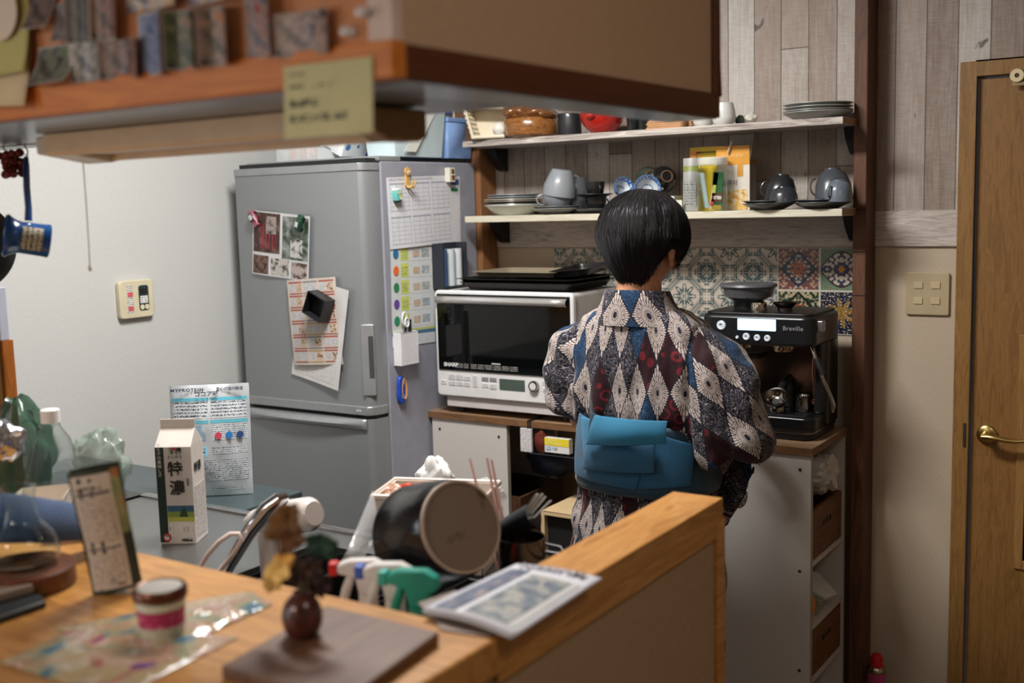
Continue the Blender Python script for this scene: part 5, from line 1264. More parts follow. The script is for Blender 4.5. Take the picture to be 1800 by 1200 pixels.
def mug(label, px, y, z, R_, H_, col, rot=(0, 0, 0), ha=PI, inv=False, group='cups on the lower shelf', name='mug', taper=.8, hs=.32):
    b_ = base(px, y, z); s = S(b_); R = R_*s; H = H_*s; t = thing(name, label, name, b_, group=group, rot=rot)
    pr = [(0, 0), (R*taper*.85, 0), (R*taper, .003), (R*.97, H*.6), (R, H), (R*.95, H), (R*.92, H*.6), (R*taper*.9, .006), (0, .005)]
    if inv: pr = [(r, H-z_) for r, z_ in pr]
    obj('cup_body', MB().lathe(pr, 40), CER(col, .35), t)
    zc = H*.5; hh = H*hs; d = Vector((cos(ha), sin(ha), 0))
    pts = [Vector((0, 0, zc+hh*cos(a)))+d*(R*.93+R*.42*sin(a)) for a in [PI*k/8 for k in range(9)]]
    obj('handle', MB().tube(pts, .0026, 8), CER(col, .35), t); return t
mug('pale grey mug standing on the saucers on the lower shelf', 979, 3.03, Zl+.0205, 27, 29, GR, ha=rad(215), inv=False, taper=.72)
mug('pale grey mug tilted upside down on top of the other mug', 981, 3.03, Zl+.0205+.037, 29, 46, (134,140,146), rot=(0, rad(10), 0), ha=rad(60), inv=True, taper=.62)
mug('darker grey mug behind the pale grey mugs, lower one', 1012, 3.10, Zl, 23, 36, (84,88,92), ha=rad(80), inv=False)
mug('darker grey mug behind the pale grey mugs, upper one', 1012, 3.10, Zl+.0525, 23, 34, (80,84,88), ha=rad(80), inv=True, taper=.7)
BK = (26,26,28)
plate('black saucer at the bottom of the black cup pile', 1046, 3.04, Zl, 36, 8, (52,54,56), 'saucers on the lower shelf', 'saucer', 'saucer', .5)
mug('lower black espresso cup in the black pile', 1047, 3.04, Zl+.0085, 19, 26, BK, ha=rad(60), name='cup')
plate('black saucer between the two black cups', 1043, 3.04, Zl+.0465, 34, 7, (34,34,36), 'saucers on the lower shelf', 'saucer', 'saucer', .5)
mug('upper black espresso cup with handle to the right', 1046, 3.04, Zl+.0545, 17, 24, BK, ha=rad(-40), name='cup')
BWm = G('blue_white_china', .25, coat=.3); _n = BWm.voro(BWm.coord('Object'), 130)[0]; BWm.col(BWm.mix(_n.lt(.36), (40,90,150), (196,206,216))); BWm = BWm.m
for (lab, px, py, rot, R_) in (('blue and white cup tipped over with handle up, left of the pair', 1098, 328, (rad(70), 0, rad(60)), 19), ('blue and white cup with its mouth towards the room, behind the head', 1138, 330, (rad(78), 0, rad(28)), 23)):
    q = P(px, py, y=3.02); s = S(q); t = thing('china_cup', lab, 'cup', q, group='blue and white cups on the lower shelf', rot=rot)
    R = R_*s
    obj('cup_body', MB().lathe([(0, -R*1.1), (R*.5, -R*1.1), (R*.55, -R), (R*.85, -R*.5), (R, 0), (R*.96, 0), (R*.8, -R*.45), (R*.4, -R*.95), (0, -R)], 36), BWm, t)
    obj('inner_glaze', MB().lathe([(R*.80, -R*.43), (R*.42, -R*.93), (0, -R*.98)], 30), CER((190,196,200)), t)
    obj('rim_band', MB().lathe([(R*.955, .0004), (R*1.005, .0004), (R*1.005, -R*.1), (R*.955, -R*.1), (R*.955, .0004)], 36), CER((70,110,160)), t)
    pts = [Vector((R*.8+R*.4*sin(a), 0, -R*.5+R*.36*cos(a))) for a in [PI*k/8 for k in range(9)]]
    obj('handle', MB().tube(pts, .0026, 8), CER((190,200,210)), t)
o = tag(obj('white_box', MB().rbox(-.026, .032, -.02, .05, 0, .050, .004, 'z'), CER((190,196,194)), bevel=.002), 'small white lidded dish partly behind the head on the lower shelf', 'dish'); o.location = base(1108, 3.03, Zl)
for (lab, px, py, r_, c) in (('dark green bowl on its side behind the blue and white cups', 1140, 312, 21, (56,62,56)), ('black bowl on its side with its foot towards the room on the lower shelf', 1167, 314, 24, (22,22,22))):
    q = P(px, py, y=3.12); s = S(q); t = thing('bowl', lab, 'bowl', q, rot=(rad(80), 0, rad(40))); R = r_*s
    obj('bowl_body', MB().lathe([(0, R*.85), (R*.45, R*.85), (R*.7, R*.6), (R*.95, 0), (R, -R*.5), (R*.94, -R*.5), (R*.85, .2*R), (0, .6*R)], 36), CER(c), t)
    obj('foot_ring', MB().lathe([(R*.34, R*.84), (R*.46, R*.84), (R*.44, R*.95), (R*.36, R*.95), (R*.34, R*.84)], 28), CER((96,72,50), .6), t)
o = tag(obj('white_carton', MB().rbox(-.036, .026, -.03, .03, 0, .046, .003, 'z'), M((200,206,204), .4), smooth=False, bevel=.001), 'low white carton to the right of the head on the lower shelf', 'carton'); o.location = base(1178, 3.04, Zl)
o = page('small_packet', .022, .034, M((206,206,190), .4), [(.002, .004, .02, .018, M((110,150,90), .5))], None); o.location = base(1186, 3.0, Zl)
tag(o, 'small green and white packet at the shelf edge right of the head', 'packet')
def pouch(name, label, cat, w, h, d, basem, items, loc, rz, tilt=0, cell=.01):
    bend = lambda x, z: -d*max(0, sin(PI*min(1, max(0, x/w))))**.6*max(0, sin(PI*min(1, max(0, z/h*.92+.04))))**.55+.0015*sin(x*90)*sin(z*60)
    its = [(i[0]*w, i[1]*h, i[2]*w, i[3]*h)+tuple(i[4:]) for i in items]
    o = page(name, w, h, basem, its, None, bend=bend, cell=cell, back=.0002); o.location = loc; o.rotation_euler = (tilt, 0, rz); tag(o, label, cat); return o
q = base(1200, 3.02, Zl+.001); s = S(q)
pouch('foil_pouch', 'grey printed pouch standing left of the yellow packet on the lower shelf', 'pouch', 27*s, 92*s, .014, M((150,152,150), .4), [(.1,.1,.9,.55,ink((150,152,150), (60,64,66), .008, .008, .5)), (.02,.75,.98,.85,M((120,130,60), .4))], q, rad(12), -.06)
q = base(1213, 3.08, Zl+.0); s = S(q)
o = page('yellow_packet', 62*s, 110*s, M((206,176,36), .4), [(.05*s, 84*s, 20*s, 104*s, M((222,150,60), .4)), (12*s, 100*s, 60*s, 102*s, M((90,70,20), .5)), (12*s, 20*s, 13*s, 100*s, M((90,70,20), .5)), (15*s, 30*s, 30*s, 70*s, ink((206,176,36), (90,60,20), .008, .01, .5))], None, back=.012)
o.location = q; tag(o, 'yellow packet behind the glass jar on the lower shelf', 'packet')
ob = thing('tea_box', 'open orange and white tea box with raised lid flap on the lower shelf', 'box', base(1262, 3.06, Zl)); s = S(ob.location)
bw = 58*s; bh = 112*s; OR = (206,146,50)
obj('carton', MB().box(0, bw, 0, .05, 0, bh*.86), M((206,200,190), .45), ob, smooth=False)
fr_ = obj('front_print', MB().grid(lambda u, v: (u, -.0006, v), 1, 1, -bw*.05, bw, bh*.70, bh*.99), M(OR, .45), ob)
obj('tab_print', MB().box(bw*.62, bw*.80, -.0010, -.0002, bh*.52, bh*.72), M((196,140,52), .45), ob, smooth=False)
g_ = pic((206,196,180), (206,170,90), 60, (176,110,40)); obj('picture', MB().grid(lambda u, v: (u, -.0007, v), 1, 1, bw*.2, bw*.95, .002, bh*.32), g_, ob)
text('율무차', .018, M((110,96,90), .5), ob, (bw*.12, -.001, bh*.42), bold=.0002)
text('여성의 건강 율무차', .0085, M((236,214,160), .5), ob, (bw*.1, -.001, bh*.84))
obj('side_print', MB().box(bw, bw+.0006, .002, .048, .002, bh*.70), ink((150,136,124), (70,60,56), .010, .008, .4), ob, smooth=False)
obj('side_band', MB().box(bw, bw+.0008, .0, .05, bh*.70, bh*.77), M((150,100,36), .5), ob, smooth=False)
obj('lid_flap', MB().add([(bw, .002, bh*.77), (bw, .048, bh*.77), (bw+.012, .048, bh*1.18), (bw+.012, .002, bh*1.18)], [(0, 1, 2, 3)]), M((146,136,122), .6), ob, smooth=False, solid=.001)
obj('clip_stick', MB().tube([(bw*.35, -.008, bh*.88), (bw*.48, -.01, bh*1.06)], .003, 6), M((196,176,150), .5), ob)
jr = thing('glass_jar', 'clear glass jar of drink sachets on the lower shelf', 'jar', base(1253, 3.015, Zl)); s = S(jr.location)
JG = G('jar_glass', .03, trans=1, ior=1.12, color=(232,240,238), alpha=.5).m
obj('jar_body', MB().lathe([(0, .001), (24*s, 0), (26.5*s, 3*s), (26.5*s, 68*s), (22*s, 77*s), (22*s, 80*s), (21*s, 80*s), (21*s, 77*s), (25.5*s, 67*s), (25.5*s, 4*s), (0, 3*s)], 40), JG, jr)
obj('jar_lid', MB().lathe([(0, 80*s), (25*s, 80*s), (26*s, 82*s), (26*s, 91*s), (24*s, 93*s), (0, 93*s)], 40), film((226,232,230), .6, .1), jr)
def sachet(label, px, x0, z0, w, h, rot, m, items=()):
    o = page('sachet', w, h, m, items, None, back=.004); o.location = jr.location+Vector((x0, -.006, z0)); o.rotation_euler = rot; return tag(o, label, 'sachet', 'sachets in the glass jar')
sachet('blue-white stick sachet leaning left in the glass jar', 0, -.022, .010, .012, .10, (0, -.16, 0), M((176,196,200), .4))
sachet('yellow-white stick sachet in the middle of the glass jar', 0, -.010, .006, .014, .105, (0, .16, 0), M((206,206,170), .4), [(.002,.01,.012,.03,M((190,60,70), .4)), (.002,.04,.012,.07,M((200,196,90), .4))])
gs = sachet('green upside-down sachet at the right of the glass jar', 0, -.003, .006, .031, .105, (0, .06, 0), M((34,92,50), .4), [(.0, .022, .031, .046, M((110,50,34), .4)), (.0, .0, .031, .012, M((180,150,60), .4))])
text('MILO', .0125, M((226,226,220), .4), gs, (.0300, -.0012, .034), (PI/2, PI, 0), bold=.0008, sx=.8)
for (px, y, cs, lab) in ((1352, 3.02, ((1371, 26, 44, (40,43,47), 1), ), 'left'), (1446, 3.03, ((1467, 31, 46, (84,92,100), 1), ), 'right')):
    plate('lower dark saucer of the '+lab+' pair at the right end', px, y, Zl, 46 if lab == 'left' else 50, 11, (62,66,68), 'saucers on the lower shelf', 'saucer', 'saucer', .55)
    plate('upper dark saucer of the '+lab+' pair at the right end', px, y, Zl+.0105, 46 if lab == 'left' else 50, 9, (72,76,80), 'saucers on the lower shelf', 'saucer', 'saucer', .55)
def dome(label, px, y, z, R_, H_, col, rot, ha):
    b_ = base(px, y, z); s = S(b_); R = R_*s; H = H_*s; t = thing('cup', label, 'cup', b_, group='cups on the lower shelf', rot=rot)
    obj('cup_body', MB().lathe([(R*.3, H), (R*.42, H*1.02), (R*.44, H*.97), (R*.7, H*.86), (R*.93, H*.5), (R, 0), (R*.96, 0), (R*.88, H*.48), (R*.5, H*.85), (0, H*.9), (0, H*.96), (R*.3, H*.96)], 44), CER(col, .28), t)
    pts = [Vector((0, 0, H*.45+H*.28*cos(a)))+Vector((cos(ha), sin(ha), 0))*(R*.9+R*.32*sin(a)) for a in [PI*k/8 for k in range(9)]]
    obj('handle', MB().tube(pts, .0028, 8), CER(col, .28), t); return t
dome('glossy dark grey cup upside down in front on the left saucers', 1378, 3.0, Zl+.0205, 25, 27, (48,52,58), (.05, 0, 0), rad(100))
dome('dark grey cup upside down behind the glossy cup on the left saucers', 1371, 3.065, Zl+.022, 28, 46, (38,40,44), (-.12, .05, 0), rad(200))
dome('blue grey cup upside down in front on the right saucers', 1474, 3.0, Zl+.0205, 24, 36, (96,106,118), (.06, .05, 0), rad(250))
dome('grey cup upside down behind, handle on top, on the right saucers', 1466, 3.075, Zl+.022, 33, 54, (70,74,80), (-.14, -.1, 0), rad(215))
# ------------------------------------------------------------------ sink counter behind the bar
ZS = .85
def on(px, py, z): return P(px, py, z=z)
SST = G('steel_worktop', .30, .9, color=(150,152,152)); _v = SST.voro(SST.coord('Object'), 260, rnd=.1)[0]; SST.bump(_v, .001, .5); SST = SST.m
STL = M((168,170,172), .22, .95)
sk = wthing('sink_counter', 'stainless steel sink counter with draining board behind the bar', 'counter', (-1.6, 1.32, 0))
sx0, sx1, sy0, sy1 = -1.50, -.84, 1.10, 1.56     # basin
obj('worktop', MB().box(-2.12, sx0, 1.0, 1.65, ZS-.012, ZS).box(sx1, -.779, 1.0, 1.65, ZS-.012, ZS).box(sx0, sx1, 1.0, sy0, ZS-.012, ZS).box(sx0, sx1, sy1, 1.65, ZS-.012, ZS), SST, sk, smooth=False)
obj('edge_rim', MB().rbox(-2.12, -.779, 1.632, 1.655, ZS-.03, ZS+.006, .003, 'x'), STL, sk)
obj('basin', MB().box(sx0, sx0+.002, sy0, sy1, ZS-.18, ZS-.0121).box(sx1-.002, sx1, sy0, sy1, ZS-.18, ZS-.0121).box(sx0, sx1, sy0, sy0+.002, ZS-.18, ZS-.0121).box(sx0, sx1, sy1-.002, sy1, ZS-.18, ZS-.0121).box(sx0, sx1, sy0, sy1, ZS-.182, ZS-.18), M((70,72,74), .35, .8), sk, smooth=False)
obj('base_cabinet', MB().box(-2.12, -.779, 1.02, 1.64, .0, ZS-.183), M((150,140,126), .5), sk, smooth=False)
obj('front_panel', MB().box(-2.12, -.779, 1.62, 1.64, ZS-.183, ZS-.031), M((150,140,126), .5), sk, smooth=False)
st = wthing('stove', 'black glass-topped stove at the left end of the sink counter', 'stove', (-2.46, 1.32, 0))
obj('body', MB().box(-2.799, -2.125, 1.0, 1.64, 0, ZS-.004), M((60,62,64), .5), st, smooth=False)
obj('glass_top', MB().box(-2.799, -2.124, 1.0, 1.65, ZS-.004, ZS+.004), G('stove_glass', .1, color=(14,16,18)).m, st, smooth=False, bevel=.002)
XC_ = on(438, 893, .815).x
sc2 = wthing('side_cart', 'low grey steel cart between the sink counter and the refrigerator', 'cart', (-2.4, 1.9, 0))
obj('top', MB().box(-2.79, XC_, 1.665, 1.95, .800, .815), M((88,104,108), .3, .6), sc2, smooth=False, bevel=.003)
for (x, y) in ((-2.77, 1.685), (XC_-.02, 1.685), (-2.77, 1.93), (XC_-.02, 1.93)): obj('leg', MB().tube([(x, y, 0), (x, y, .80)], .011, 10), M((80,84,86), .4, .6), sc2)
obj('shelf', MB().box(-2.78, XC_-.01, 1.675, 1.94, .35, .362), M((60,66,68), .4, .6), sc2, smooth=False)
# protein bag
q = P(368, 872, z=.816); s = S(q)
FOIL = M((196,202,208), .32, .3)
CY = M((90,170,190), .45); PI_ = ink((196,202,208), (70,80,92), .005, .006, .55); PB = ink((196,202,208), (70,80,92), .008, .006, .6)
its = [(.03,.855,.50,.885,CY), (.52,.855,.97,.885,CY), (.05,.70,.49,.85,PB), (.53,.70,.96,.85,PB), (.03,.655,.50,.685,CY), (.52,.655,.97,.685,CY), (.05,.47,.22,.64,pic((150,190,206),(110,120,140),18)), (.24,.50,.46,.64,pic((186,200,210),(130,160,180),22)),
       (.53,.50,.96,.64,PI_), (.06,.36,.47,.45,M((150,206,226), .45)), (.10,.375,.45,.435,ink((150,206,226), (30,80,130), .008, .01, .7),.0007), (.53,.38,.96,.44,PI_), (.05,.10,.30,.33,PB), (.33,.14,.62,.33,PI_), (.65,.14,.96,.33,PI_), (.05,.03,.22,.10,ink((196,202,208),(20,20,20),.03,.0012,.5)), (.50,.05,.9,.08,PI_)]
pb = pouch('protein_bag', 'white and blue printed foil bag standing beside the refrigerator', 'bag', 138*s, 196*s, .03, FOIL, its, q+Vector((-.075, -.045, 0)), rad(38), -.10, cell=.008)
pw_, ph_ = 138*s, 196*s
def bulge(x, z, w, h, d): return d*max(0, sin(PI*min(1, max(0, x/w))))**.6*max(0, sin(PI*min(1, max(0, z/h*.92+.04))))**.55
INKB = M((40,50,66), .5)
text('MYPROTEIN', .0105, INKB, pb, (.03*pw_, -bulge(.2*pw_, .955*ph_, pw_, ph_, .03)-.007, .955*ph_), (rad(84), 0, 0), sx=1.2, bold=.0003, sp=1.2)
text('安心の国内製造', .0092, INKB, pb, (.60*pw_, -bulge(.8*pw_, .955*ph_, pw_, ph_, .03)-.007, .955*ph_), (rad(84), 0, 0), bold=.0002)
text('ココア味', .0145, INKB, pb, (.33*pw_, -bulge(.4*pw_, .915*ph_, pw_, ph_, .03)-.008, .914*ph_), (rad(82), 0, 0), bold=.0003)
for k, c in enumerate(((206,70,96), (40,120,190), (40,70,120))):
    xx = (.62+.13*k)*pw_; o = obj('round_badge', MB().at((xx, -bulge(xx, .53*ph_, pw_, ph_, .03)-.0035, .545*ph_), (PI/2, 0, -.1+.1*k)).cyl(.0085, 0, .0008, 18), M(c, .45), pb)
# milk cartons
def carton(label, loc, rz, w, h, faces, open_top=False, group=None, tint=(206,198,192)):
    t = thing('milk_carton', label, 'carton', loc, rz, group); a = w/2; hb = h*.80
    CM = M(tint, .45)
    mb = MB().box(-a, a, -a, a, 0, hb)
    obj('carton_body', mb, CM, t, smooth=False, bevel=.0015)
    if open_top:
        mb = MB().add([(-a, -a, hb), (a, -a, hb), (a, a, hb), (-a, a, hb), (-a*1.2, -a*1.1, hb+.03), (a*1.2, -a*1.1, hb+.028), (a*1.1, a*1.1, hb+.034), (-a*1.1, a*1.1, hb+.03)], [(0,1,5,4), (1,2,6,5), (2,3,7,6), (3,0,4,7)])
        obj('open_flaps', mb, CM, t, smooth=False, solid=.0012)
    else:
        mb = MB().add([(-a, -a, hb), (a, -a, hb), (a, a, hb), (-a, a, hb), (-a*.96, 0, h*.935), (a*.96, 0, h*.935)], [(0,1,5,4), (2,3,4,5), (1,2,5), (3,0,4)])
        obj('gable', mb, CM, t, smooth=False)
        obj('top_seam', MB().box(-a*.96, a*.96, -.0015, .0015, h*.93, h), CM, t, smooth=False)
    return t
q = P(331, 956, z=ZS)
mk = carton('tall white milk carton with large black brush writing on the draining board', q+Vector((-.035, .022, 0)), rad(30), .072, .245, None)
a = .036; IK = M((34,34,34), .5); GRN = M((24,44,38), .5)
def face(name, x0, x1, z0, z1, m, side=0, off=.0006):
    if side == 0: return obj(name, MB().box(x0, x1, -a-off, -a+.0, z0, z1), m, mk, smooth=False)
    return obj(name, MB().box(a, a+off, x0, x1, z0, z1), m, mk, smooth=False)
face('green_band', -a, -a+.017, .004, .196, GRN); face('green_band', -a+.004, -a+.012, .2, .2005, GRN)
gf_ = G('meadow_print', .5); _x, _y, _z = gf_.xyz(gf_.coord('Object')); _n = gf_.noise(gf_.coord('Object'), 60, 3)
gf_.col(gf_.mix((_z+_n*.02).lt(.077), gf_.mix((_z+_n*.03).gt(.071), (196,196,180), (50,90,120)), gf_.mix(_z.lt(.055), (120,140,60), (170,170,70))))
face('meadow_picture', -a+.018, a-.001, .046, .078, gf_.m)
obj('tree', MB().at((.014, -a-.0008, .056)).prism([(-.009, 0), (.009, 0), (.004, .012), (.002, .020), (-.003, .013)], -.0006, .0004, 'y'), M((40,60,34), .5), mk, smooth=False)
def mt(s_, size, x, z, m=IK, **k): return text(s_, size, m, mk, (x, -a-.0009, z), **k)
mt('特', .031, -.013, .150, bold=.0008); mt('濃', .031, -.011, .112, bold=.0008); mt('とくのう', .0075, -.012, .176); mt('ミ\nル\nク\nの\n美\n味\nし\nさ', .0085, -.0325, .170, m=M((226,222,214), .5)); mt('1000ml', .0075, .006, .008, bold=.0003)
mt('特濃', .0125, -.008, .188, m=IK, bold=.0005); mt('乳\n飲\n料', .005, .024, .125)
face('fine_print', .018-.036+.03, a-.004, .012, .044, ink((206,198,192), (80,80,80), .02, .002, .4)); face('fine_print', -a+.02, -a+.028, .012, .044, ink((206,198,192), (80,80,80), .02, .002, .4))
obj('red_badge', MB().at((-.022, -a-.0006, .014), (PI/2, 0, 0)).cyl(.0085, 0, .0008, 20), M((170,44,50), .5), mk)
obj('badge_picture', MB().at((-.022, -a-.0012, .014), (PI/2, 0, 0)).cyl(.005, 0, .0004, 16), pic((220,220,220), (20,20,20), 20), mk)
obj('red_dot', MB().at((.002, -a-.0006, .193), (PI/2, 0, 0)).cyl(.003, 0, .0006, 12), M((196,50,40), .5), mk)
face('side_print', -a+.006, a-.006, .012, .115, ink((206,198,192), (90,90,96), .004, .006, .55), 1)
text('特濃', .020, IK, mk, (a+.0008, -.026, .150), (PI/2, 0, PI/2), bold=.0005)
mk.scale = (1, 1, 1)
c1 = carton('opened milk carton with a red side behind the blue towel', on(78, 905, .9)*1+Vector((0, 0, 0)), rad(40), .072, .23, None, True, tint=(206,194,180))
c1.location = P(72, 870, d=1.78); c1.location.z = ZS
obj('red_print', MB().box(-.0365, -.036, -.036, .036, .06, .178), M((196,40,34), .5), c1, smooth=False)
obj('red_print', MB().box(-.0365, -.012, -.0365, -.036, .06, .178), M((196,40,34), .5), c1, smooth=False)
text('特濃', .013, IK, c1, (.0, -.037, .135), bold=.0004)
c2 = carton('opened milk carton with line drawings behind the blue towel', P(130, 885, d=1.66), rad(48), .072, .215, None, True, tint=(206,190,182))
c2.location.z = ZS; c2.location.y += .03; c2.location.x -= .02
obj('drawing_print', MB().grid(lambda u, v: (u, -.0364, v), 1, 1, -.033, .033, .125, .165), ink((206,190,182), (120,112,112), .012, .012, .35), c2)
obj('red_dot', MB().at((-.016, -.0363, .108), (PI/2, 0, 0)).cyl(.004, 0, .0006, 12), M((196,50,40), .5), c2)
text('とくのう', .009, IK, c2, (-.012, -.0368, .098)); text('特濃', .018, IK, c2, (-.008, -.0368, .080), bold=.0005)
# PET bottle and bags at the left end
q = P(100, 880, d=1.98); q.z = ZS; s = S(q)
bt = thing('plastic_bottle', 'large clear plastic bottle with white cap behind the milk cartons', 'bottle', q)
zt = P(100, 715, d=dep(P(100, 880, d=1.98))).z-ZS
PETM = G('clear_plastic', .05, trans=1, ior=1.08, color=(236,240,240), alpha=.55).m
obj('bottle_body', MB().lathe([(0, 0), (46*s, 0), (48*s, .01), (48*s, zt*.55), (46*s, zt*.66), (30*s, zt*.83), (16*s, zt*.90), (14*s, zt*.93), (13*s, zt*.93), (15*s, zt*.90), (28*s, zt*.83), (44*s, zt*.66), (46.5*s, zt*.55), (46.5*s, .012), (0, .003)], 40), PETM, bt)
obj('bottle_cap', MB().lathe([(0, zt*.925), (16*s, zt*.925), (16*s, zt*.995), (14*s, zt*1.0), (0, zt*1.0)], 28), M((226,222,220), .4), bt)
crumple('plastic_bag', 'dark green plastic bag behind the bottle at the far left', 'plastic bag', P(38, 800, d=2.05), (.055, .05, .085), film((40,80,60), .7, .25), 21, 20, .45)
crumple('plastic_bag', 'clear and green plastic bag to the right of the bottle', 'plastic bag', P(178, 812, d=2.0), (.040, .05, .055), film((150,170,160), .5, .2), 22, 20, .5)
o = obj('bag_handle', MB().tube([P(40, 742, d=2.05), P(52, 738, d=2.05), P(66, 748, d=2.04), P(74, 756, d=2.03)], .004, 8, flat=.3), M((20,30,28), .5)); tag(o, 'dark bag handle looped above the green plastic bag', 'handle')
crumple('foil_ball', 'crumpled shiny silver wrap at the far left behind the server', 'wrap', P(6, 775, d=1.75), (.030, .03, .03), M((190,190,196), .15, .9), 23, 18, .35)
q = P(6, 835, d=1.75); q.z = ZS
o = lz('drink_bottle', 'dark green bottle with red label at the left edge behind the server', 'bottle', 0, 1, 1, [(0,0),(26,0),(28,4),(28,110),(14,130),(0,130)], M((40,60,30), .2)); o.location = q; o.scale = (1.0, 1.0, .8)
# ---- faucet
fq = P(395, 1012, z=ZS+.02); D_ = dep(fq)
fc = wthing('faucet', 'chrome faucet with white filter head over the sink', 'faucet', (fq.x, fq.y, ZS))
CH = M((200,200,204), .08, 1); WP = M((206,198,194), .3, coat=.3)
pts = [P(385, 1030, d=D_), P(405, 990, d=D_), P(440, 930, d=D_), P(470, 893, d=D_), P(490, 878, d=D_), P(503, 874, d=D_+.01)]
obj('lever', MB().tube(pts, [.009, .011, .014, .0145, .013, .009], 18), CH, fc)
obj('neck', MB().tube([P(505, 880, d=D_+.02), P(503, 905, d=D_+.03)], .013, 18).tube([P(497, 898, d=D_+.03), P(512, 898, d=D_+.03)], .017, 18), CH, fc)
f0, f1 = P(438, 920, d=D_+.10), P(553, 902, d=D_-.02)
hd = MB().tube([f0, f0.lerp(f1, .12), f0.lerp(f1, .3), f0.lerp(f1, .75), f0.lerp(f1, .93), f1], [.014, .024, .029, .031, .030, .021], 24)
obj('filter_head', hd, WP, fc, angle=50)
obj('spout_column', MB().tube([P(470, 925, d=D_+.06), P(478, 1020, d=D_+.04)], .019, 20), WP, fc)
b0 = P(478, 1020, d=D_+.04); obj('column_base', MB().tube([b0, Vector((b0.x, b0.y, ZS+.0))], .024, 20), CH, fc)
# pinkish-white scissors handle loop by the faucet
pts = [P(*p, d=D_-.03) for p in ((350,1000),(365,975),(385,952),(405,938),(420,938),(424,950),(412,972),(395,992),(378,1012),(360,1022))]
t = wthing('kitchen_scissors', 'kitchen scissors with pinkish white loop handle standing behind the bar', 'scissors', (pts[0].x, pts[0].y, ZS))
obj('handle', MB().tube(pts, .0042, 10, closed=True), M((216,196,190), .35), t)
e0 = P(356, 1012, d=D_-.03); obj('blade', MB().tube([e0, Vector((e0.x-.03, e0.y-.01, ZS+.002))], [.006, .003], 8, flat=.3), M((150,150,154), .3, 1), t)
# ---- dish rack with the big pot
rk = wthing('dish_rack', 'black wire dish rack over the sink', 'rack', (-1.0, 1.35, ZS))
WB = M((16,17,18), .4)
rx0, rx1, ry0, ry1 = -1.17, -.80, 1.12, 1.50
for z in (ZS+.012, ZS+.085): obj('wire_frame', MB().tube([(rx0, ry0, z), (rx1, ry0, z), (rx1, ry1, z), (rx0, ry1, z)], .0035, 8, closed=True), WB, rk)
for k in range(12): obj('wire', MB().tube([(rx0+.031*(k+.5), ry0, ZS+.085), (rx0+.031*(k+.5), ry0, ZS+.012), (rx0+.031*(k+.5), ry1, ZS+.012), (rx0+.031*(k+.5), ry1, ZS+.085)], .0015, 6), WB, rk)
for (x, y) in ((rx0, ry0), (rx1, ry0), (rx0, ry1), (rx1, ry1)): obj('foot', MB().tube([(x, y, ZS+.0005), (x, y, ZS+.085)], .005, 8), WB, rk)
w0, w1, w2 = P(905, 960, d=1.85), P(990, 975, d=1.85), P(1000, 1002, d=1.75)
obj('side_loop', MB().tube([P(880, 945, d=1.85), P(940, 952, d=1.85), P(985, 962, d=1.83), P(992, 972, d=1.82), P(975, 990, d=1.75), P(930, 1012, d=1.62), P(900, 1020, d=1.55)], .0028, 8), WB, rk)
# large dark pot resting in the rack, base towards the room
pc = P(812, 925, d=1.66); tc_ = (CAM-pc).normalized(); nrm = (tc_*.80+RT*.56+UP*.16).normalized()
pt = wthing('cooking_pot', 'large black pot with brown-stained base tipped in the dish rack', 'pot', (pc.x, pc.y, ZS+.1))
q_ = Vector((0, 0, 1)).rotation_difference(nrm).to_matrix().to_4x4(); s = S(pc)
R = 84*s
mb = MB(); mb.T = Matrix.Translation(pc) @ q_
mb.lathe([(R*.96, -.004), (R*1.01, -.010), (R*1.08, -.03), (R*1.14, -.07), (R*1.17, -.115), (R*1.20, -.118), (R*1.19, -.122), (R*1.13, -.118), (R*1.09, -.07), (R*1.02, -.03), (0, -.018)], 64)
gp = G('pot_enamel', .22, spec=.6, color=(12,13,16), coat=.3).m
obj('pot_body', mb, gp, pt, angle=50)
mb = MB(); mb.T = Matrix.Translation(pc) @ q_; mb.lathe([(0, -.002), (R*.90, -.002), (R*.905, .0), (R*.97, -.001), (R*.985, -.005), (R*.96, -.012), (0, -.012)], 64)
gb = G('worn_pot_base', .5, .1); co = gb.coord('Object', (1, 1, 1), (-pc.x, -pc.y, -pc.z)); n1 = gb.noise(co, 16, 4, .6, .5); n2 = gb.noise(co, 5, 2)
vv = gb.voro(gb.coord('Object'), 330, rnd=.2)[0]
gb.col(gb.mix((n1.sm(.56, .70))*.8, gb.mix(vv.lt(.3)*.35, (120,104,94), (150,134,124)), (60,34,16))); gb.bump(vv, .0006, .4)
obj('pot_base', mb, gb.m, pt, angle=50)
mb = MB(); mb.T = Matrix.Translation(pc) @ q_; mb.lathe([(R*.925, .001), (R*.975, .001), (R*.985, -.004), (R*.925, -.004), (R*.925, .001)], 64); obj('base_ring', mb, M((176,160,146), .4, .2), pt)
# chopsticks in a holder behind the pot
for k, ((a0, a1), (b0, b1)) in enumerate((((826, 806), (845, 880)), ((856, 805), (874, 900)), ((864, 808), (882, 905)))):
    A, B = P(a0, a1, d=1.95), P(b0, b1, d=1.92); A2 = B+(B-A)*((B.z-ZS-.012)/max(.01, A.z-B.z))
    tag(obj('chopstick', MB().tube([A, B, A2], [.0022, .0032, .0034], 8), M((176,136,128), .45)), ['wooden chopstick standing apart at the left behind the pot', 'pink-brown chopstick on the left of the pair behind the pot', 'pink-brown chopstick on the right of the pair behind the pot'][k], 'chopstick', 'chopsticks standing behind the pot')
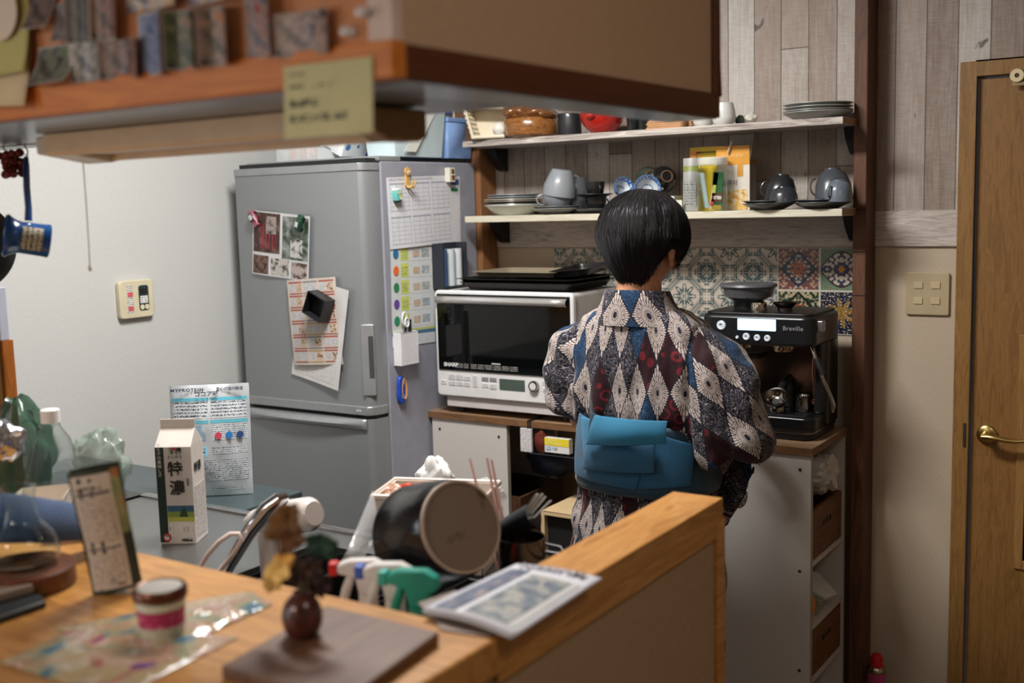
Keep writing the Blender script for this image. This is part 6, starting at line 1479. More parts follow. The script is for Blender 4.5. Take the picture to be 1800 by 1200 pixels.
# cutlery caddy
cq = P(905, 915, d=1.80)
cc = wthing('cutlery_holder', 'tilted black cutlery holder in the dish rack', 'cutlery holder', (cq.x, cq.y, ZS+.05))
A, B = P(872, 938, d=1.82), P(938, 905, d=1.78)
obj('holder', MB().tube([A, A.lerp(B, .1), A.lerp(B, .9), B], [.012, .016, .020, .019], 20), M((26,30,36), .4), cc)
for k, (px, py, qx, qy) in enumerate(((905, 925, 944, 868), (912, 924, 953, 868), (918, 922, 958, 873), (925, 925, 968, 880), (915, 935, 962, 886))):
    a0, b0 = P(px, py, d=1.79), P(qx, qy, d=1.75+.006*k)
    mb = MB().tube([a0, a0.lerp(b0, .5), a0.lerp(b0, .9), b0], [.0028, .0032, .005, .0035], 10, flat=.35)
    tag(obj('cutlery', mb, M((206,202,196), .32, .55)), ['leftmost', 'second from left', 'middle', 'rightmost', 'lowest'][k]+' steel cutlery handle sticking out of the black holder', 'cutlery', 'cutlery in the black holder')
q = P(918, 975, d=1.78); q.z = ZS+.02
o = tag(obj('steel_cup', MB().lathe([(0, 0), (.036, 0), (.038, .06), (.0385, .105), (.036, .105), (.035, .06), (0, .004)], 32), M((110,100,90), .2, 1)), 'brownish steel cup standing in the dish rack below the cutlery', 'cup'); o.location = q
# white tub with wrappers, tissue bag behind
q = P(700, 905, d=2.02)
tb = wthing('plastic_tub', 'white plastic tub with snack wrappers behind the pot', 'tub', (q.x+.06, q.y+.03, ZS))
x0, z1 = P(657, 870, d=2.0).x, P(657, 872, d=2.0).z
yy = P(657, 872, d=2.0).y; Tm = Matrix.Translation((x0, yy, 0)) @ Matrix.Rotation(rad(20), 4, 'Z')
mb = MB(); mb.T = Tm; mb.box(0, .20, 0, .003, ZS+.001, z1).box(0, .003, .003, .12, ZS+.001, z1).box(.197, .20, .003, .12, ZS+.001, z1).box(.003, .197, .117, .12, ZS+.001, z1).box(.003, .197, .003, .117, ZS+.001, ZS+.004)
obj('tub_wall', mb, M((206,196,186), .4), tb, smooth=False, bevel=.001)
mb = MB(); mb.T = Tm; mb.tube([(-.003, -.003, z1), (.203, -.003, z1), (.203, .123, z1), (-.003, .123, z1)], .005, 8, closed=True); obj('tub_rim', mb, M((214,204,194), .4), tb)
crumple('candy_wrapper', 'white red and gold sweet wrapper at the left in the white tub', 'wrapper', P(690, 872, d=2.06), (.022, .02, .020), pic((210,208,200), (160,50,40), 30, (190,180,90)), 31, 14, .4)
crumple('candy_wrapper', 'orange red wrapper in the white tub beside the pot', 'wrapper', P(716, 862, d=2.06), (.013, .014, .014), M((206,60,30), .4), 32, 12, .3)
crumple('kitchen_paper', 'crumpled white kitchen paper behind the pot', 'paper', P(766, 842, d=2.22), (.036, .03, .040), M((206,206,206), .7), 33, 20, .4)
crumple('clear_bag', 'loose clear plastic bag behind the pot and the chopsticks', 'plastic bag', P(850, 872, d=2.14), (.045, .025, .03), film((214,214,212), .4, .2), 34, 20, .5)
o = tag(obj('clear_sheet', MB().add([P(655, 862, d=1.80), P(612, 965, d=1.72), P(600, 985, d=1.70), P(640, 980, d=1.72), P(668, 930, d=1.80)], [(0, 1, 2, 3, 4)]), film((206,206,206), .4, .2), solid=.001), 'clear plastic sheet leaning at the left of the pot', 'plastic sheet')
# spray bottles right behind the bar
def spray(label, px, py, col, noz, d, rz, hcol=(206,202,200)):
    q = P(px, py, d=d); t = wthing('spray_bottle', label, 'spray bottle', (q.x, q.y, ZS), 'spray bottles behind the bar')
    zt = q.z; HM = M(hcol, .35); T = Matrix.Translation((q.x, q.y, 0)) @ Matrix.Rotation(rz, 4, 'Z')
    def mk_(): m_ = MB(); m_.T = T; return m_
    obj('bottle', mk_().prism(rrect(-.026, .026, -.018, .018, .012), ZS, zt-.075, 'z'), M(col, .35), t, bevel=.004)
    obj('neck', mk_().cyl(.014, zt-.075, zt-.045, 20, .013), HM, t)
    obj('head', mk_().prism([(-.040, zt-.016), (-.040, zt-.004), (-.024, zt+.002), (.010, zt+.003), (.026, zt-.006), (.028, zt-.020), (.016, zt-.028), (.013, zt-.046), (-.011, zt-.046), (-.016, zt-.022)], -.010, .010, 'y'), HM, t, bevel=.003)
    obj('nozzle', mk_().box(-.052, -.040, -.009, .009, zt-.019, zt-.001), M(noz, .4), t, smooth=False, bevel=.002)
    obj('trigger', mk_().tube([(-.022, 0, zt-.020), (-.030, 0, zt-.040), (-.036, 0, zt-.062), (-.044, 0, zt-.080)], [.006, .0065, .006, .004], 10), HM, t)
    return t
spray('white spray bottle with a red nozzle and red label, left of the three', 645, 985, (190,30,30), (190,36,36), 1.52, rad(30))
spray('white spray bottle with a blue nozzle, middle of the three', 692, 992, (196,40,40), (60,90,170), 1.46, rad(24))
spray('teal green spray bottle with a white trigger, right of the three', 735, 1004, (18,120,100), (40,150,140), 1.40, rad(18), (28,140,122))
q = P(690, 1060, d=1.36)
crumple('sponge', 'brown scourer in the shadow at the end of the walnut board', 'sponge', P(880, 1000, d=1.56), (.03, .03, .02), M((40,30,26), .7), 35, 10, .2) if False else None
# ------------------------------------------------------------------ hanging utensils
r0z = P(0, 257, y=1.15).z
bq = P(47, 280, y=1.15); D = dep(bq)
cz = wthing('enamel_pot', 'small blue enamel coffee pot hanging by its long handle', 'pot', (bq.x, bq.y, bq.z))
BLU2 = CER((22,66,122), .2)
obj('handle', MB().tube([P(46, 275, d=D), P(46, 290, d=D), P(47, 330, d=D), P(50, 365, d=D), P(50, 388, d=D)], [.004, .006, .0062, .0062, .007], 14, flat=.6), BLU2, cz)
A, B = P(14, 414, d=D-.01), P(88, 424, d=D+.02); ax = (B-A).normalized(); Ln = (B-A).length; s = S(A)
qm = Vector((0, 0, 1)).rotation_difference(ax).to_matrix().to_4x4()
mb = MB(); mb.T = Matrix.Translation(A) @ qm; mb.lathe([(35*s, -.006), (36*s, 0), (30*s, .010), (28*s, .02), (29*s, Ln*.8), (30*s, Ln*.97), (27*s, Ln), (0, Ln), (0, Ln-.003), (26*s, Ln-.003), (28*s, Ln*.8), (27*s, .02), (33*s, -.004), (35*s, -.006)], 44)
obj('pot_body', mb, BLU2, cz)
mb = MB(); mb.T = Matrix.Translation(A) @ qm; mb.lathe([(35*s, -.007), (37.5*s, -.005), (37.5*s, .0), (35*s, .0)], 44); obj('rim', mb, BLU2, cz)
mb = MB(); mb.T = Matrix.Translation(A) @ qm
lab_dir = math.atan2(*reversed((qm.inverted().to_3x3() @ (CAM-A)).xy[:]))
mb.lathe([(29.6*s, Ln*.30), (29.8*s, Ln*.80)], 14, lab_dir-.75, lab_dir+.75); 
obj('label', mb, ink((166,160,140), (60,54,50), .008, .01, .55), cz)
fp = wthing('frying_pan', 'dark frying pan hanging at the left edge of the picture', 'pan', (P(0, 430, y=1.2).x-.05, 1.2, P(0, 270, y=1.2).z))
fpc = P(-62, 432, y=1.22); s = S(fpc)
mb = MB().at(fpc, (PI/2, 0, rad(60))); mb.lathe([(0, .0), (62*s, 0), (80*s, .035), (82*s, .036), (78*s, .034), (61*s, .004), (0, .004)], 48); obj('pan_body', mb, M((40,42,42), .4, .3), fp)
obj('handle', MB().tube([fpc+Vector((0, 0, 75*s)), fpc+Vector((0, -.02, 160*s)), Vector((fpc.x+.03, 1.15, r0z+.003))], [.008, .008, .004], 10), M((30,30,30), .4), fp)
gr = G('crochet_red', .8); _n = gr.voro(gr.coord('Object'), 160)[0]; gr.col(gr.ramp(_n, [(.1, (206,150,90)), (.35, (120,28,30)), (.8, (84,14,20))])); gr.bump(_n, .004, .8)
s0 = P(16, 285, y=1.15)
cr_ = wthing('crochet_charm', 'small red beaded charm hanging on a hook at the left edge', 'charm', (s0.x, s0.y, s0.z))
mb = MB(); rs = random.Random(3)
for k in range(26): mb.ball((s0.x+rs.uniform(-.020, .020), s0.y+rs.uniform(-.014, .014), s0.z+rs.uniform(-.022, .016)), .0075, 6)
obj('beads', mb, gr.m, cr_)
hx = P(8, 262, y=1.15).x; obj('cord', MB().tube([s0+Vector((0, 0, .012)), (hx+.006, 1.15, r0z-.008), (hx-.003, 1.15, r0z-.016), s0+Vector((-.01, 0, .01))], .0012, 6), M((40,20,20), .6), cr_)
# wooden stand with white wrap box at the far left
w0 = P(8, 700, y=1.20); wz = P(14, 600, y=1.20).z; wy = P(32, 740, x=w0.x).y
ws = wthing('wooden_stand', 'upright orange-brown wooden board stand at the left edge', 'stand', (w0.x-.05, 1.21, ZS+.004))
obj('board', MB().box(w0.x-.14, w0.x-.008, 1.20, 1.215, ZS+.004, wz), wood((90,44,14), (140,76,28), 'z', 1, .5), ws, smooth=False)
obj('brass_edge', MB().box(w0.x-.008, w0.x-.002, 1.197, wy, ZS+.004, wz), M((150,120,70), .35, .8), ws, smooth=False)
obj('side_board', MB().box(w0.x-.002, w0.x+.004, 1.203, wy+.001, ZS+.004, wz), wood((120,66,18), (176,104,36), 'z', 1, .5), ws, smooth=False, bevel=.001)
b1 = P(4, 505, y=1.21)
wb_ = wthing('wrap_box', 'narrow white printed wrap box marked 100 on the wooden stand', 'box', (w0.x-.02, 1.21, wz))
obj('carton', MB().box(w0.x-.022, w0.x+.004, 1.200, 1.218, wz+.0003, b1.z), M((176,182,200), .45), wb_, smooth=False, bevel=.001)
text('100', .020, M((60,66,90), .5), wb_, Vector((w0.x-.009, 1.1990, wz+.075))-wb_.location, (PI/2, PI/2, 0), align='CENTER')
obj('fine_print', MB().box(w0.x-.018, w0.x-.004, 1.1990, 1.1999, wz+.10, b1.z-.01), ink((176,182,200), (80,90,120), .004, .02, .5), wb_, smooth=False)
obj('symbol_print', MB().box(w0.x-.018, w0.x+.0, 1.1990, 1.1999, wz+.006, wz+.045), ink((176,182,200), (80,90,120), .014, .012, .6), wb_, smooth=False)
# ------------------------------------------------------------------ on the bar
ZB = 1.0203
# walnut board
a_, b_, c_, d_ = on(574, 1063, ZB+.014), on(772, 1110, ZB+.014), on(640, 1206, ZB+.014), on(395, 1152, ZB+.014)
d_ = a_+(c_-b_)*1.25; c_ = b_+(c_-b_)*1.25
wbd = tag(obj('walnut_board', MB().prism([(p.x, p.y) for p in (a_, b_, c_, d_)], ZB, ZB+.014, 'z'), wood((66,40,26), (116,80,58), 'y', 1.2, .5, .8, 0), smooth=False, bevel=.002), 'dark walnut board lying on the bar under the vase', 'board')
# dark strip plate at the corner of the ledge
o = tag(obj('corner_mat', MB().prism([(p.x, p.y) for p in (on(735,1062,ZB), on(800,1040,ZB), on(905,1085,ZB), on(860,1122,ZB), on(775,1108,ZB))], ZB, ZB+.0025, 'z'), M((128,112,104), .4), smooth=False, bevel=.0008), 'thin grey-brown mat at the corner of the ledge beside the walnut board', 'mat')
# vase with dried flowers
zv = ZB+.0143
q = on(533, 1116, zv); s = S(q)
vs_ = thing('vase', 'small round dark red-brown vase on the walnut board', 'vase', q)
gv = G('bronze_glaze', .3, .25, coat=.3); _n = gv.noise(gv.coord('Object'), 40, 3); gv.col(gv.ramp(_n, [(.35, (46,24,20)), (.65, (98,50,42))]))
obj('vase_body', MB().lathe([(0, 0), (22*s, 0), (30*s, 8*s), (35*s, 24*s), (36*s, 40*s), (31*s, 58*s), (22*s, 70*s), (15*s, 75*s), (15*s, 80*s), (13*s, 80*s), (12*s, 74*s), (0, 60*s)], 44), gv.m, vs_)
D = dep(q)
bq_ = wthing('dried_flowers', 'bunch of dried flowers with yellow petals and green rosette in the vase', 'flowers', (q.x, q.y, q.z+70*s))
rs = random.Random(5)
def petal(mb, c, r, n, th=.35, cup=.5, seed=0):
    r *= .74
    rr = random.Random(seed)
    for k in range(n):
        a = 2*PI*k/n+rr.uniform(-.3, .3); d = (RT*cos(a)+UP*sin(a)).normalized(); f = -FW*rr.uniform(.1, cup)
        side = (d.cross(FW)).normalized(); L = r*rr.uniform(.75, 1.1); w = L*th
        pts = []
        for i in range(7):
            u = i/6; m_ = c+(d*u+f*u*u)*L; ww = w*sin(PI*min(.98, u*.9+.06)); pts.append([m_-side*ww, m_, m_+side*ww])
        mb.loft(pts, cap=False, closed=False)
def part(name, px, py, dd, r, n, col, th=.4, cup=.6, seed=0, rough=.7):
    mb = MB(); petal(mb, P(px, py, d=D+dd), r, n, th, cup, seed); return obj(name, mb, M(col, rough), bq_, solid=.0006)
part('yellow_petals', 488, 1003, -.01, 32*s, 9, (226,186,110), .6, .5, 1); part('yellow_petals', 500, 985, .0, 28*s, 8, (230,176,90), .6, .4, 2); part('yellow_petals', 480, 1020, .0, 28*s, 7, (196,160,90), .5, .4, 3)
part('brown_leaves', 498, 922, .01, 48*s, 9, (110,74,36), .4, .4, 4); part('brown_leaves', 512, 948, .0, 40*s, 9, (96,60,30), .35, .5, 5); part('brown_leaves', 510, 900, .02, 28*s, 6, (120,84,44), .4, .4, 6)
part('green_rosette', 565, 955, -.005, 36*s, 11, (38,66,54), .45, .7, 7); part('green_rosette', 582, 962, .0, 28*s, 9, (48,80,66), .4, .6, 8)
part('dark_leaves', 545, 1005, .0, 44*s, 11, (44,28,26), .35, .5, 9); part('dark_leaves', 560, 1025, .01, 36*s, 9, (60,38,34), .35, .5, 10); part('dark_leaves', 530, 1010, .0, 34*s, 9, (70,44,34), .4, .5, 12)
mb = MB()
for (px, py) in ((490,1003),(505,920),(568,958),(545,1000),(560,1020),(520,950),(582,965),(530,1000)):
    e = P(px, py, d=D+.004); mb.tube([q+Vector((0, 0, 40*s)), q+Vector((rs.uniform(-.004, .004), 0, 82*s)), e], [.0012, .0011, .0009], 6)
obj('stems', mb, M((66,50,32), .7), bq_)
# jar
q = on(286, 1112, ZB+.004); s = S(q)
j = thing('cream_jar', 'small jar with brown metal lid and pink label on the plastic bags', 'jar', q)
obj('jar_body', MB().lathe([(0, 0), (34*s, 0), (38*s, 3*s), (42*s, 62*s), (40*s, 66*s), (0, 66*s)], 44), G('frosted_jar', .25, trans=.3, color=(196,190,168)).m, j)
obj('pink_label', MB().lathe([(39.2*s, 20*s), (41.6*s, 50*s)], 30, rad(190), rad(400)), ink((162,40,84), (206,130,150), .01, .014, .4), j)
obj('white_band', MB().lathe([(42.0*s, 52*s), (43*s, 62*s)], 40), M((196,196,176), .4), j)
obj('jar_lid', MB().lathe([(0, 66*s), (44*s, 66*s), (47*s, 68*s), (47*s, 82*s), (44*s, 86*s), (41*s, 84*s), (0, 84*s)], 48), M((96,56,40), .3, .6), j)
obj('lid_sticker', MB().cyl(38*s, 84.2*s, 84.9*s, 40), ink((190,186,180), (110,110,110), .006, .006, .4), j)
# upright pouch
q = on(223, 1040, ZB); s = S(q)
tp = thing('tea_pouch', 'dark upright pouch with pale printed back label on the bar', 'pouch', q+Vector((-.028, -.030, 0)), rad(46)); tp.rotation_euler = (-.02, rad(-7), rad(46))
pw2, ph2 = 84*s, 222*s
bnd = lambda x, z: -.014*max(0, sin(PI*min(1, max(0, x/pw2))))**.7*max(0, sin(PI*min(1, max(0, z/ph2*.85+.1))))**.6+.006*sin(z*30)
LBp = ink((186,172,160), (110,96,90), .0045, .006, .5)
obj_ = page('pouch_body', pw2, ph2, M((44,50,40), .4), [(.05*pw2, .03*ph2, .82*pw2, .96*ph2, M((186,172,160), .5)), (.11*pw2, .42*ph2, .74*pw2, .78*ph2, LBp, .0008), (.11*pw2, .08*ph2, .74*pw2, .32*ph2, LBp, .0008), (.11*pw2, .35*ph2, .76*pw2, .37*ph2, M((110,100,104), .5), .0008), (.10*pw2, .80*ph2, .76*pw2, .825*ph2, M((96,86,90), .5), .0008), (.12*pw2, .84*ph2, .60*pw2, .90*ph2, ink((186,172,160), (60,50,50), .012, .006, .7), .0008), (.45*pw2, .05*ph2, .70*pw2, .12*ph2, ink((186,172,160), (60,50,50), .03, .0015, .5), .0009), (.83*pw2, .45*ph2, .99*pw2, .98*ph2, pic((120,130,84), (150,150,110), 20, (160,100,60)))], tp, bend=bnd, back=.006)
# plastic bag of sweets, flat on the bar
gs_ = G('sweet_bag_print', .18, spec=.7, coat=.5); _co = gs_.coord('Object'); _n = gs_.noise(_co, 22, 2, .5, .4); _n2 = gs_.noise(gs_.coord('Object', (1,1,1), (3,1,2)), 16, 2)
_c = gs_.ramp(_n, [(.34, (70,110,130)), (.40, (150,150,120)), (.50, (176,136,110)), (.56, (190,176,160)), (.64, (170,60,60)), (.72, (84,70,140))]); gs_.col(gs_.mix(_n2.sm(.52, .6), _c, (176,156,120))); gs_.bump(gs_.noise(_co, 60, 3), .004, .8)
def flatbag(label, corners, th, m, seed):
    A, B, C_, D__ = [Vector(on(px, py, ZB)) for px, py in corners]
    cen = (A+B+C_+D__)/4
    def f(u, v, sg):
        p = (A.lerp(B, u)).lerp(D__.lerp(C_, u), v); e = (sin(PI*u)*sin(PI*v))**.45 if 0 < u < 1 and 0 < v < 1 else 0
        h = th*e*(1+.5*mnoise.noise(Vector((p.x*40, p.y*40, seed)))) + .0012
        return (p.x-cen.x, p.y-cen.y, h*sg*(.9 if sg > 0 else .02)+.0)
    mb = MB(); mb.grid(lambda u, v: f(u, v, 1), 36, 24); mb.grid(lambda u, v: f(1-u, v, -1), 12, 8)
    mb.v = [Vector((v.x, v.y, max(v.z, 0))) for v in mb.v]
    o = obj('sweet_bag', mb, m, angle=60); o.location = Vector((cen.x, cen.y, ZB)); return tag(o, label, 'bag')
flatbag('glossy colourful sweet bag lying under the pink labelled jar on the bar', ((95,1105), (440,1040), (480,1062), (245,1172)), .008, gs_.m, 3)
flatbag('pinkish clear sweet bag lying at the near left edge of the bar', ((0,1165), (140,1100), (420,1120), (200,1230)), .006, gs_.m, 7)
# dark tray at left
q = on(20, 1075, ZB)
t = wthing('slate_tray', 'dark slate tray with a clear box at the left edge of the bar', 'tray', (q.x, q.y, ZB))
pl_ = [on(*p, ZB) for p in ((-60,1118), (82,1068), (60,1042), (-60,1060))]
obj('slate', MB().prism([(p.x, p.y) for p in pl_], ZB, ZB+.009, 'z'), M((34,38,42), .4), t, smooth=False, bevel=.002)
pk = [on(*p, ZB) for p in ((-50,1088), (62,1055), (44,1040), (-50,1050))]
tag(obj('clear_case', MB().prism([(p.x, p.y) for p in pk], ZB+.0095, ZB+.022, 'z'), M((126,112,100), .25), smooth=False, bevel=.003), 'flat clear brown case on the slate tray', 'case')
# glass server on wooden coaster
q = on(45, 1030, ZB); s = S(q)
cs = tag(obj('wooden_coaster', MB().lathe([(0, 0), (82*s, 0), (85*s, 4*s), (85*s, 34*s), (82*s, 37*s), (0, 37*s)], 56), wood((58,28,14), (110,62,34), 'x', 1, .4)), 'round dark wooden stand under the glass server', 'stand'); cs.location = q
gs2 = thing('glass_server', 'round glass coffee server with a wide neck on the wooden stand', 'carafe', q+Vector((0, 0, 37.3*s)))
GLS = G('server_glass', .02, trans=1, ior=1.25, color=(240,246,244)).m
obj('server_body', MB().lathe([(0, 0), (46*s, 0), (60*s, 10*s), (62*s, 34*s), (52*s, 58*s), (34*s, 78*s), (27*s, 96*s), (26*s, 120*s), (30*s, 142*s), (28.8*s, 142*s), (24.8*s, 120*s), (25.8*s, 96*s), (32.6*s, 77*s), (50.5*s, 57*s), (60*s, 34*s), (58*s, 11*s), (45*s, 2.5*s), (0, 2.5*s)], 56), GLS, gs2)
# blue knit towel
gt = G('blue_waffle_towel', .9, sheen=.3); _x, _y, _z = gt.xyz(gt.coord('UV')); w_ = (_x*900).sin()*(_y*900).sin(); gt.col(gt.mix(w_.sm(-.4, .6), (34,62,104), (70,104,150))); gt.bump(w_, .0015, .7)
tw = P(60, 905, d=1.52)
def tf(u, v):
    a = -.2+v*PI*1.25; p = P(-60, 935, d=1.46).lerp(P(188, 935, d=1.62), u); r = .034+.006*sin(u*5)
    k = 1+.12*mnoise.noise(Vector((u*5, v*3, 1)))
    return p+Vector((0, 0, .002))+Vector((sin(YAW)*0, 0, 1))*(r*k*sin(a)*1.1)+(_f*1.0)*(r*k*-cos(a)*1.1)
mb = MB(); mb.grid(tf, 60, 30); o = obj('towel', mb, gt.m, solid=.008)
uvl = o.data.uv_layers[0]
for l in uvl.data: l.uv = (l.uv[0]*.34, l.uv[1]*.14)
tag(o, 'rolled blue waffle towel on the back edge of the bar', 'towel')
# newspaper on the ledge
NP_ = M((196,196,204), .5)
n0, n1, n2, n3 = on(742, 1074, ZB+.01), on(910, 988, ZB+.01), on(1060, 1013, ZB+.01), on(905, 1116, ZB+.01)
def npg(z, k): 
    def f(u, v):
        p = n0.lerp(n1, u).lerp(n3.lerp(n2, u), v); c = .005*sin(PI*v*1.0)*(1-.3*u)+.004*(1-v)*(1-u)
        return (p.x, p.y, ZB+.003+k+c)
    return f
mag = wthing('newspaper', 'folded white newspaper with a grey photograph on the wooden ledge', 'newspaper', ((n0.x+n2.x)/2, (n0.y+n2.y)/2, ZB))
for k in range(3):
    mb = MB(); f0 = npg(0, .0022*k+.001); mb.grid(lambda u, v: f0(u*(1-.012*k)+.006*k, v*(1-.02*(2-k))), 10, 16); obj('sheet', mb, NP_, mag, solid=.0012)
f1 = npg(0, .0064)
gn = G('news_photo', .45); _n = gn.noise(gn.coord('UV', (2, 1, 1)), 4, 3, .6, .6); gn.col(gn.ramp(_n, [(.3, (62,72,86)), (.48, (104,114,124)), (.58, (156,152,142)), (.7, (120,128,140))]))
gn2 = G('news_strip', .45); _n = gn2.noise(gn2.coord('UV'), 6, 3, .6); gn2.col(gn2.ramp(_n, [(.35, (60,68,92)), (.55, (96,104,124)), (.68, (170,140,130))]))
def patch(u0, u1, v0, v1, m, nm, o_=0): mb = MB(); mb.grid(lambda u, v: tuple(Vector(f1(u, v))+Vector((0, 0, .0006+o_))), 8, 10, u0, u1, v0, v1); return obj(nm, mb, m, mag)
patch(.05, .86, .07, .30, gn2.m, 'photo_strip'); patch(.06, .80, .38, .93, M((176,176,176), .5), 'photo_border'); patch(.08, .78, .40, .84, gn.m, 'photo', .0006)
patch(.88, .97, .10, .93, ink((196,196,204), (120,112,122), .030, .05, .75), 'headline')
tl = text('MUSEEN', .042, M((120,116,124), .5), mag, (0, 0, 0), bold=.0006)
hx_ = Vector(f1(.925, .88)); hy_ = Vector(f1(.925, .10)); X = (hy_-hx_); X.z = 0; X.normalize(); Yv = Vector((0, 0, 1)).cross(X)
tl.matrix_local = Matrix.Translation(hx_+Vector((0, 0, .0035))-mag.location) @ Matrix((X, Yv, Vector((0, 0, 1)))).transposed().to_4x4() @ Matrix.Diagonal((.62, .5, 1, 1))
bpy.data.objects.remove([c for c in mag.children if c.name.startswith('headline')][0])
# ------------------------------------------------------------------ pinned things on the cork board
YC = .857
def curl(name, label, cat, TL, TR, BL, m, amp=.012, off=.002, items=(), side='v', group=None, borderm=(196,184,172)):
    w_ = (P(*TL, y=YC)-P(*TR, y=YC)).length; h_ = (P(*TL, y=YC)-P(*BL, y=YC)).length
    if side == 'v': bd = lambda x, z: -amp*(abs(x/w_-.5)*2)**2
    elif side == 'r': bd = lambda x, z: -amp*(x/w_)**2
    else: bd = lambda x, z: -amp*(1-z/h_)**2
    o = sheet(name, TL, TR, BL, [(.03, .03, .97, .97, m)]+list(items), M(borderm, .4), y=YC, off=off, bend=bd, cell=.004)
    return tag(o, label, cat, group)
GP = 'instant photos pinned on the cork board'
pf_ = lambda a, b, c, sc=62: pic(a, b, sc, c)
PH = [((56,-22),(100,-30),(72,52),pf_((50,44,48),(120,104,100),(96,60,54)),'d','curled dark photo at the top left of the photos, beside the cream papers',.018),
 ((100,8),(134,2),(112,74),pf_((90,84,90),(140,130,130),(50,44,44)),'d','narrow grey photo with curled bottom in the upper row',.010),
 ((130,-6),(178,-12),(140,78),pf_((40,36,34),(84,76,70),(60,60,40)),'v','dark photo left of the glossy streak in the upper row',.010),
 ((174,-10),(222,-14),(180,72),pf_((60,48,44),(150,110,96),(90,60,44)),'v','photo of a seated figure at the right of the upper row',.010),
 ((222,-30),(328,-44),(224,24),pf_((60,60,90),(206,196,186),(206,150,50)),'r','white-edged photo at the picture top above the grey-blue one',.016),
 ((332,-40),(420,-52),(336,12),pf_((110,90,120),(196,186,176),(206,160,60)),'r','pale photo with yellow tones at the picture top',.016),
 ((72,86),(140,74),(84,152),pf_((50,44,42),(120,120,112),(90,120,70)),'d','peeling photo with its lower corner hanging over the orange edge',.022),
 ((136,78),(190,70),(146,146),pf_((60,60,60),(170,166,160),(90,84,80)),'v','grey photo with a bright glossy streak in the lower row',.008),
 ((188,72),(256,66),(196,140),pf_((44,38,38),(140,104,92),(90,66,60)),'v','photo of two dark-haired figures in the lower row',.012),
 ((246,26),(300,18),(262,134),pf_((110,120,150),(140,150,176),(60,80,130)),'r','grey-blue photo with a small standing figure in the lower row',.014),
 ((306,22),(360,14),(312,126),pf_((46,44,50),(84,96,60),(150,110,96)),'v','green and dark photo beside the grey-blue one',.014),
 ((366,16),(418,8),(370,120),pf_((60,52,48),(150,130,120),(176,92,36)),'v','photo of an orange-clad figure right of the green one',.014),
 ((430,-10),(490,-22),(438,108),pf_((90,100,120),(176,150,140),(140,50,50)),'r','light photo with red and blue spots curling off the board',.016),
 ((492,28),(586,14),(498,104),pf_((40,32,36),(176,150,140),(60,50,56)),'v','wide glossy photo nearest the sticky note',.008)]
for k, (TL, TR, BL, m, sd, lab, amp) in enumerate(PH):
    o = curl('photo_print', lab, 'photo', TL, TR, BL, m, amp, .002+.0012*(k % 4), side=sd, group=GP, borderm=(150,140,136) if k % 3 else (190,180,172))
gl_ = film((230,230,235), .25, .05)
o = curl('paper_note', 'large cream paper sheet hanging at the far left of the cork board', 'paper', (-90,-40), (58,-60), (-70,190), M((206,184,146), .6), .02, .001, side='d', borderm=(206,184,146))
o = curl('paper_note', 'yellow-green paper note under the round white one', 'paper', (-60,10), (56,-20), (-50,150), M((186,176,112), .6), .016, .006, side='d', borderm=(186,176,112))
q = P(0, 20, y=YC-.016); R = 50*S(q)
o = tag(obj('round_note', MB().at(q, (PI/2, 0, 0)).cyl(R, 0, .0008, 40), ink((214,196,176), (120,130,160), .018, .02, .35)), 'round cream note at the far left top of the cork board', 'paper'); 
# sticky note on the front rail
sn = sheet('sticky_note', (499, 118), (655, 99), (503, 245), [(.07,.68,.60,.80,ink((196,190,140), (96,90,66), .014, .02, .75)), (.07,.76,.25,.90,ink((196,190,140), (110,104,76), .012, .01, .6)), (.07,.42,.40,.53,ink((196,190,140), (70,66,50), .014, .012, .85)), (.07,.22,.72,.35,ink((196,190,140), (84,80,60), .013, .02, .8))], M((196,190,140), .6), y=.851, bend=lambda x, z: -.004*(1-z/.1)**2 if z < .1 else 0, off=.0005)
tag(sn, 'yellow-green sticky note with handwriting on the orange cabinet edge', 'sticky note')
for px, py, lab in ((645, 22, 'clear push pin at the right end of the cork board'), (618, 56, 'clear push pin below the right end pin')):
    q = P(px, py, y=YC); o = tag(obj('push_pin', MB().at(q, (PI/2, 0, 0)).lathe([(0, 0), (.0055, 0), (.0055, .002), (.003, .004), (.003, .009), (.005, .012), (0, .013)], 18), G('clear_pin', .05, trans=.6, ior=1.3, color=(240,240,240), coat=.5).m), lab, 'push pin', 'push pins')
# ------------------------------------------------------------------ light
def area(name, loc, size, power, color, rot=(0, 0, 0), sy=None, spread=PI):
    l = bpy.data.lights.new(name, 'AREA'); l.energy = power; l.color = color; l.shape = 'RECTANGLE' if sy else 'SQUARE'; l.size = size
    if sy: l.size_y = sy
    l.spread = spread
    o = bpy.data.objects.new(name, l); COL.objects.link(o); o.location = loc; o.rotation_euler = rot; return o
kl = area('kitchen_ceiling_light', (-1.55, 1.85, 2.42), .6, 52, (1, .97, .93), sy=.25)
dl = area('bar_pendant', (-1.25, -.8, 1.95), .45, 24, (1, .88, .74))
d2 = area('right_fill', (.45, .7, 2.38), .45, 7.5, (1, .90, .80))  # added fill to brighten the right-facing panels, stands for no real lamp
wl = area('left_cool_fill', (-2.6, -.9, 1.5), 1.1, 16, (.84, .92, 1), (0, -PI/2, 0))  # added cool fill from the left, there is no window in this wall
w = bpy.data.worlds.new('world'); SC.world = w; w.use_nodes = True
w.node_tree.nodes['Background'].inputs[0].default_value = (.8, .88, 1, 1); w.node_tree.nodes['Background'].inputs[1].default_value = .15
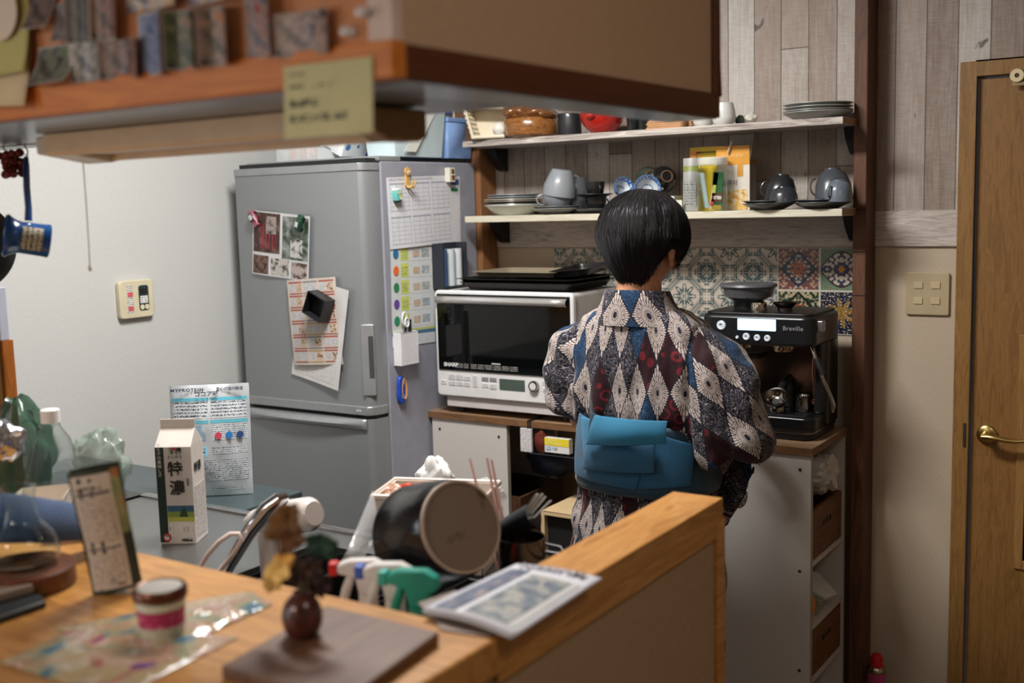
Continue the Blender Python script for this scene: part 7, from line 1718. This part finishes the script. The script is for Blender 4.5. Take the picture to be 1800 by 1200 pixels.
# sub-parts: what sits on a part belongs to that part
NEST = {'refrigerator': {'upper_door': ('door_handle', 'handle_recess', 'lettering'), 'lower_door': ('door_pull',), 'body': ('top_cover', 'gasket')},
 'microwave_oven': {'door_glass': ('door_handle', 'lettering', 'printed_menu', 'printed_label'), 'dial': ('dial_face',), 'housing': ('foot',)},
 'espresso_machine': {'head': ('display_bezel', 'display', 'button', 'lettering', 'side_grip', 'top_rail'), 'hopper': ('hopper_lid', 'beans', 'hopper_collar'), 'drip_tray': ('grille', 'grille_bar'), 'steam_wand': ('wand_grip',), 'base': ('base_trim',)},
 'person': {'kimono': ('collar',), 'sash': ('sash_fold', 'sash_end'), 'hair': ('hair_strands',)},
 'milk_carton': {'carton_body': ('green_band', 'meadow_picture', 'tree', 'lettering', 'fine_print', 'red_badge', 'badge_picture', 'red_dot', 'side_print', 'red_print', 'drawing_print')},
 'toy_car': {'cabin': ('windscreen',)}, 'hook_magnet': {'plate': ('mane', 'face', 'nose')}, 'building_magnet': {'wall': ('doorway', 'window', 'ledge')},
 'heater_control': {'case': ('label_strip', 'key', 'display_panel')}, 'light_switch': {'plate': ('button',)}, 'strip_light': {'housing': ('end_cap', 'diffuser')},
 'shelf_unit': {'side_panel': ('screw', 'edge_strip')}, 'wooden_box': {'box_front': ('finger_hole',)}, 'tea_box': {'carton': ('front_print', 'tab_print', 'picture', 'side_print', 'side_band', 'lid_flap', 'lettering')},
 'kitchen_bag_box': {'carton': ('yellow_band', 'blue_patch', 'lettering')}, 'spray_bottle': {'head': ('nozzle', 'trigger')}, 'cooking_pot': {'pot_base': ('base_ring',)}, 'enamel_pot': {'pot_body': ('rim', 'label')},
 'sink_counter': {'worktop': ('edge_rim',)}, 'newspaper': {'sheet': ('photo_strip', 'photo_border', 'photo', 'lettering')}, 'cream_jar': {'jar_body': ('pink_label', 'white_band'), 'jar_lid': ('lid_sticker',)}, 'wrap_box': {'carton': ('lettering', 'fine_print', 'symbol_print')}}
for root in [o for o in COL.objects if not o.parent and o.type == 'EMPTY']:
    for pn, cn in NEST.get(root.name.split('.')[0], {}).items():
        par = next((c for c in root.children if c.name.split('.')[0] == pn), None)
        if not par: continue
        for c in list(root.children):
            if c is not par and c.name.split('.')[0] in cn and not c.children:
                c.location = c.location-par.location; c.parent = par
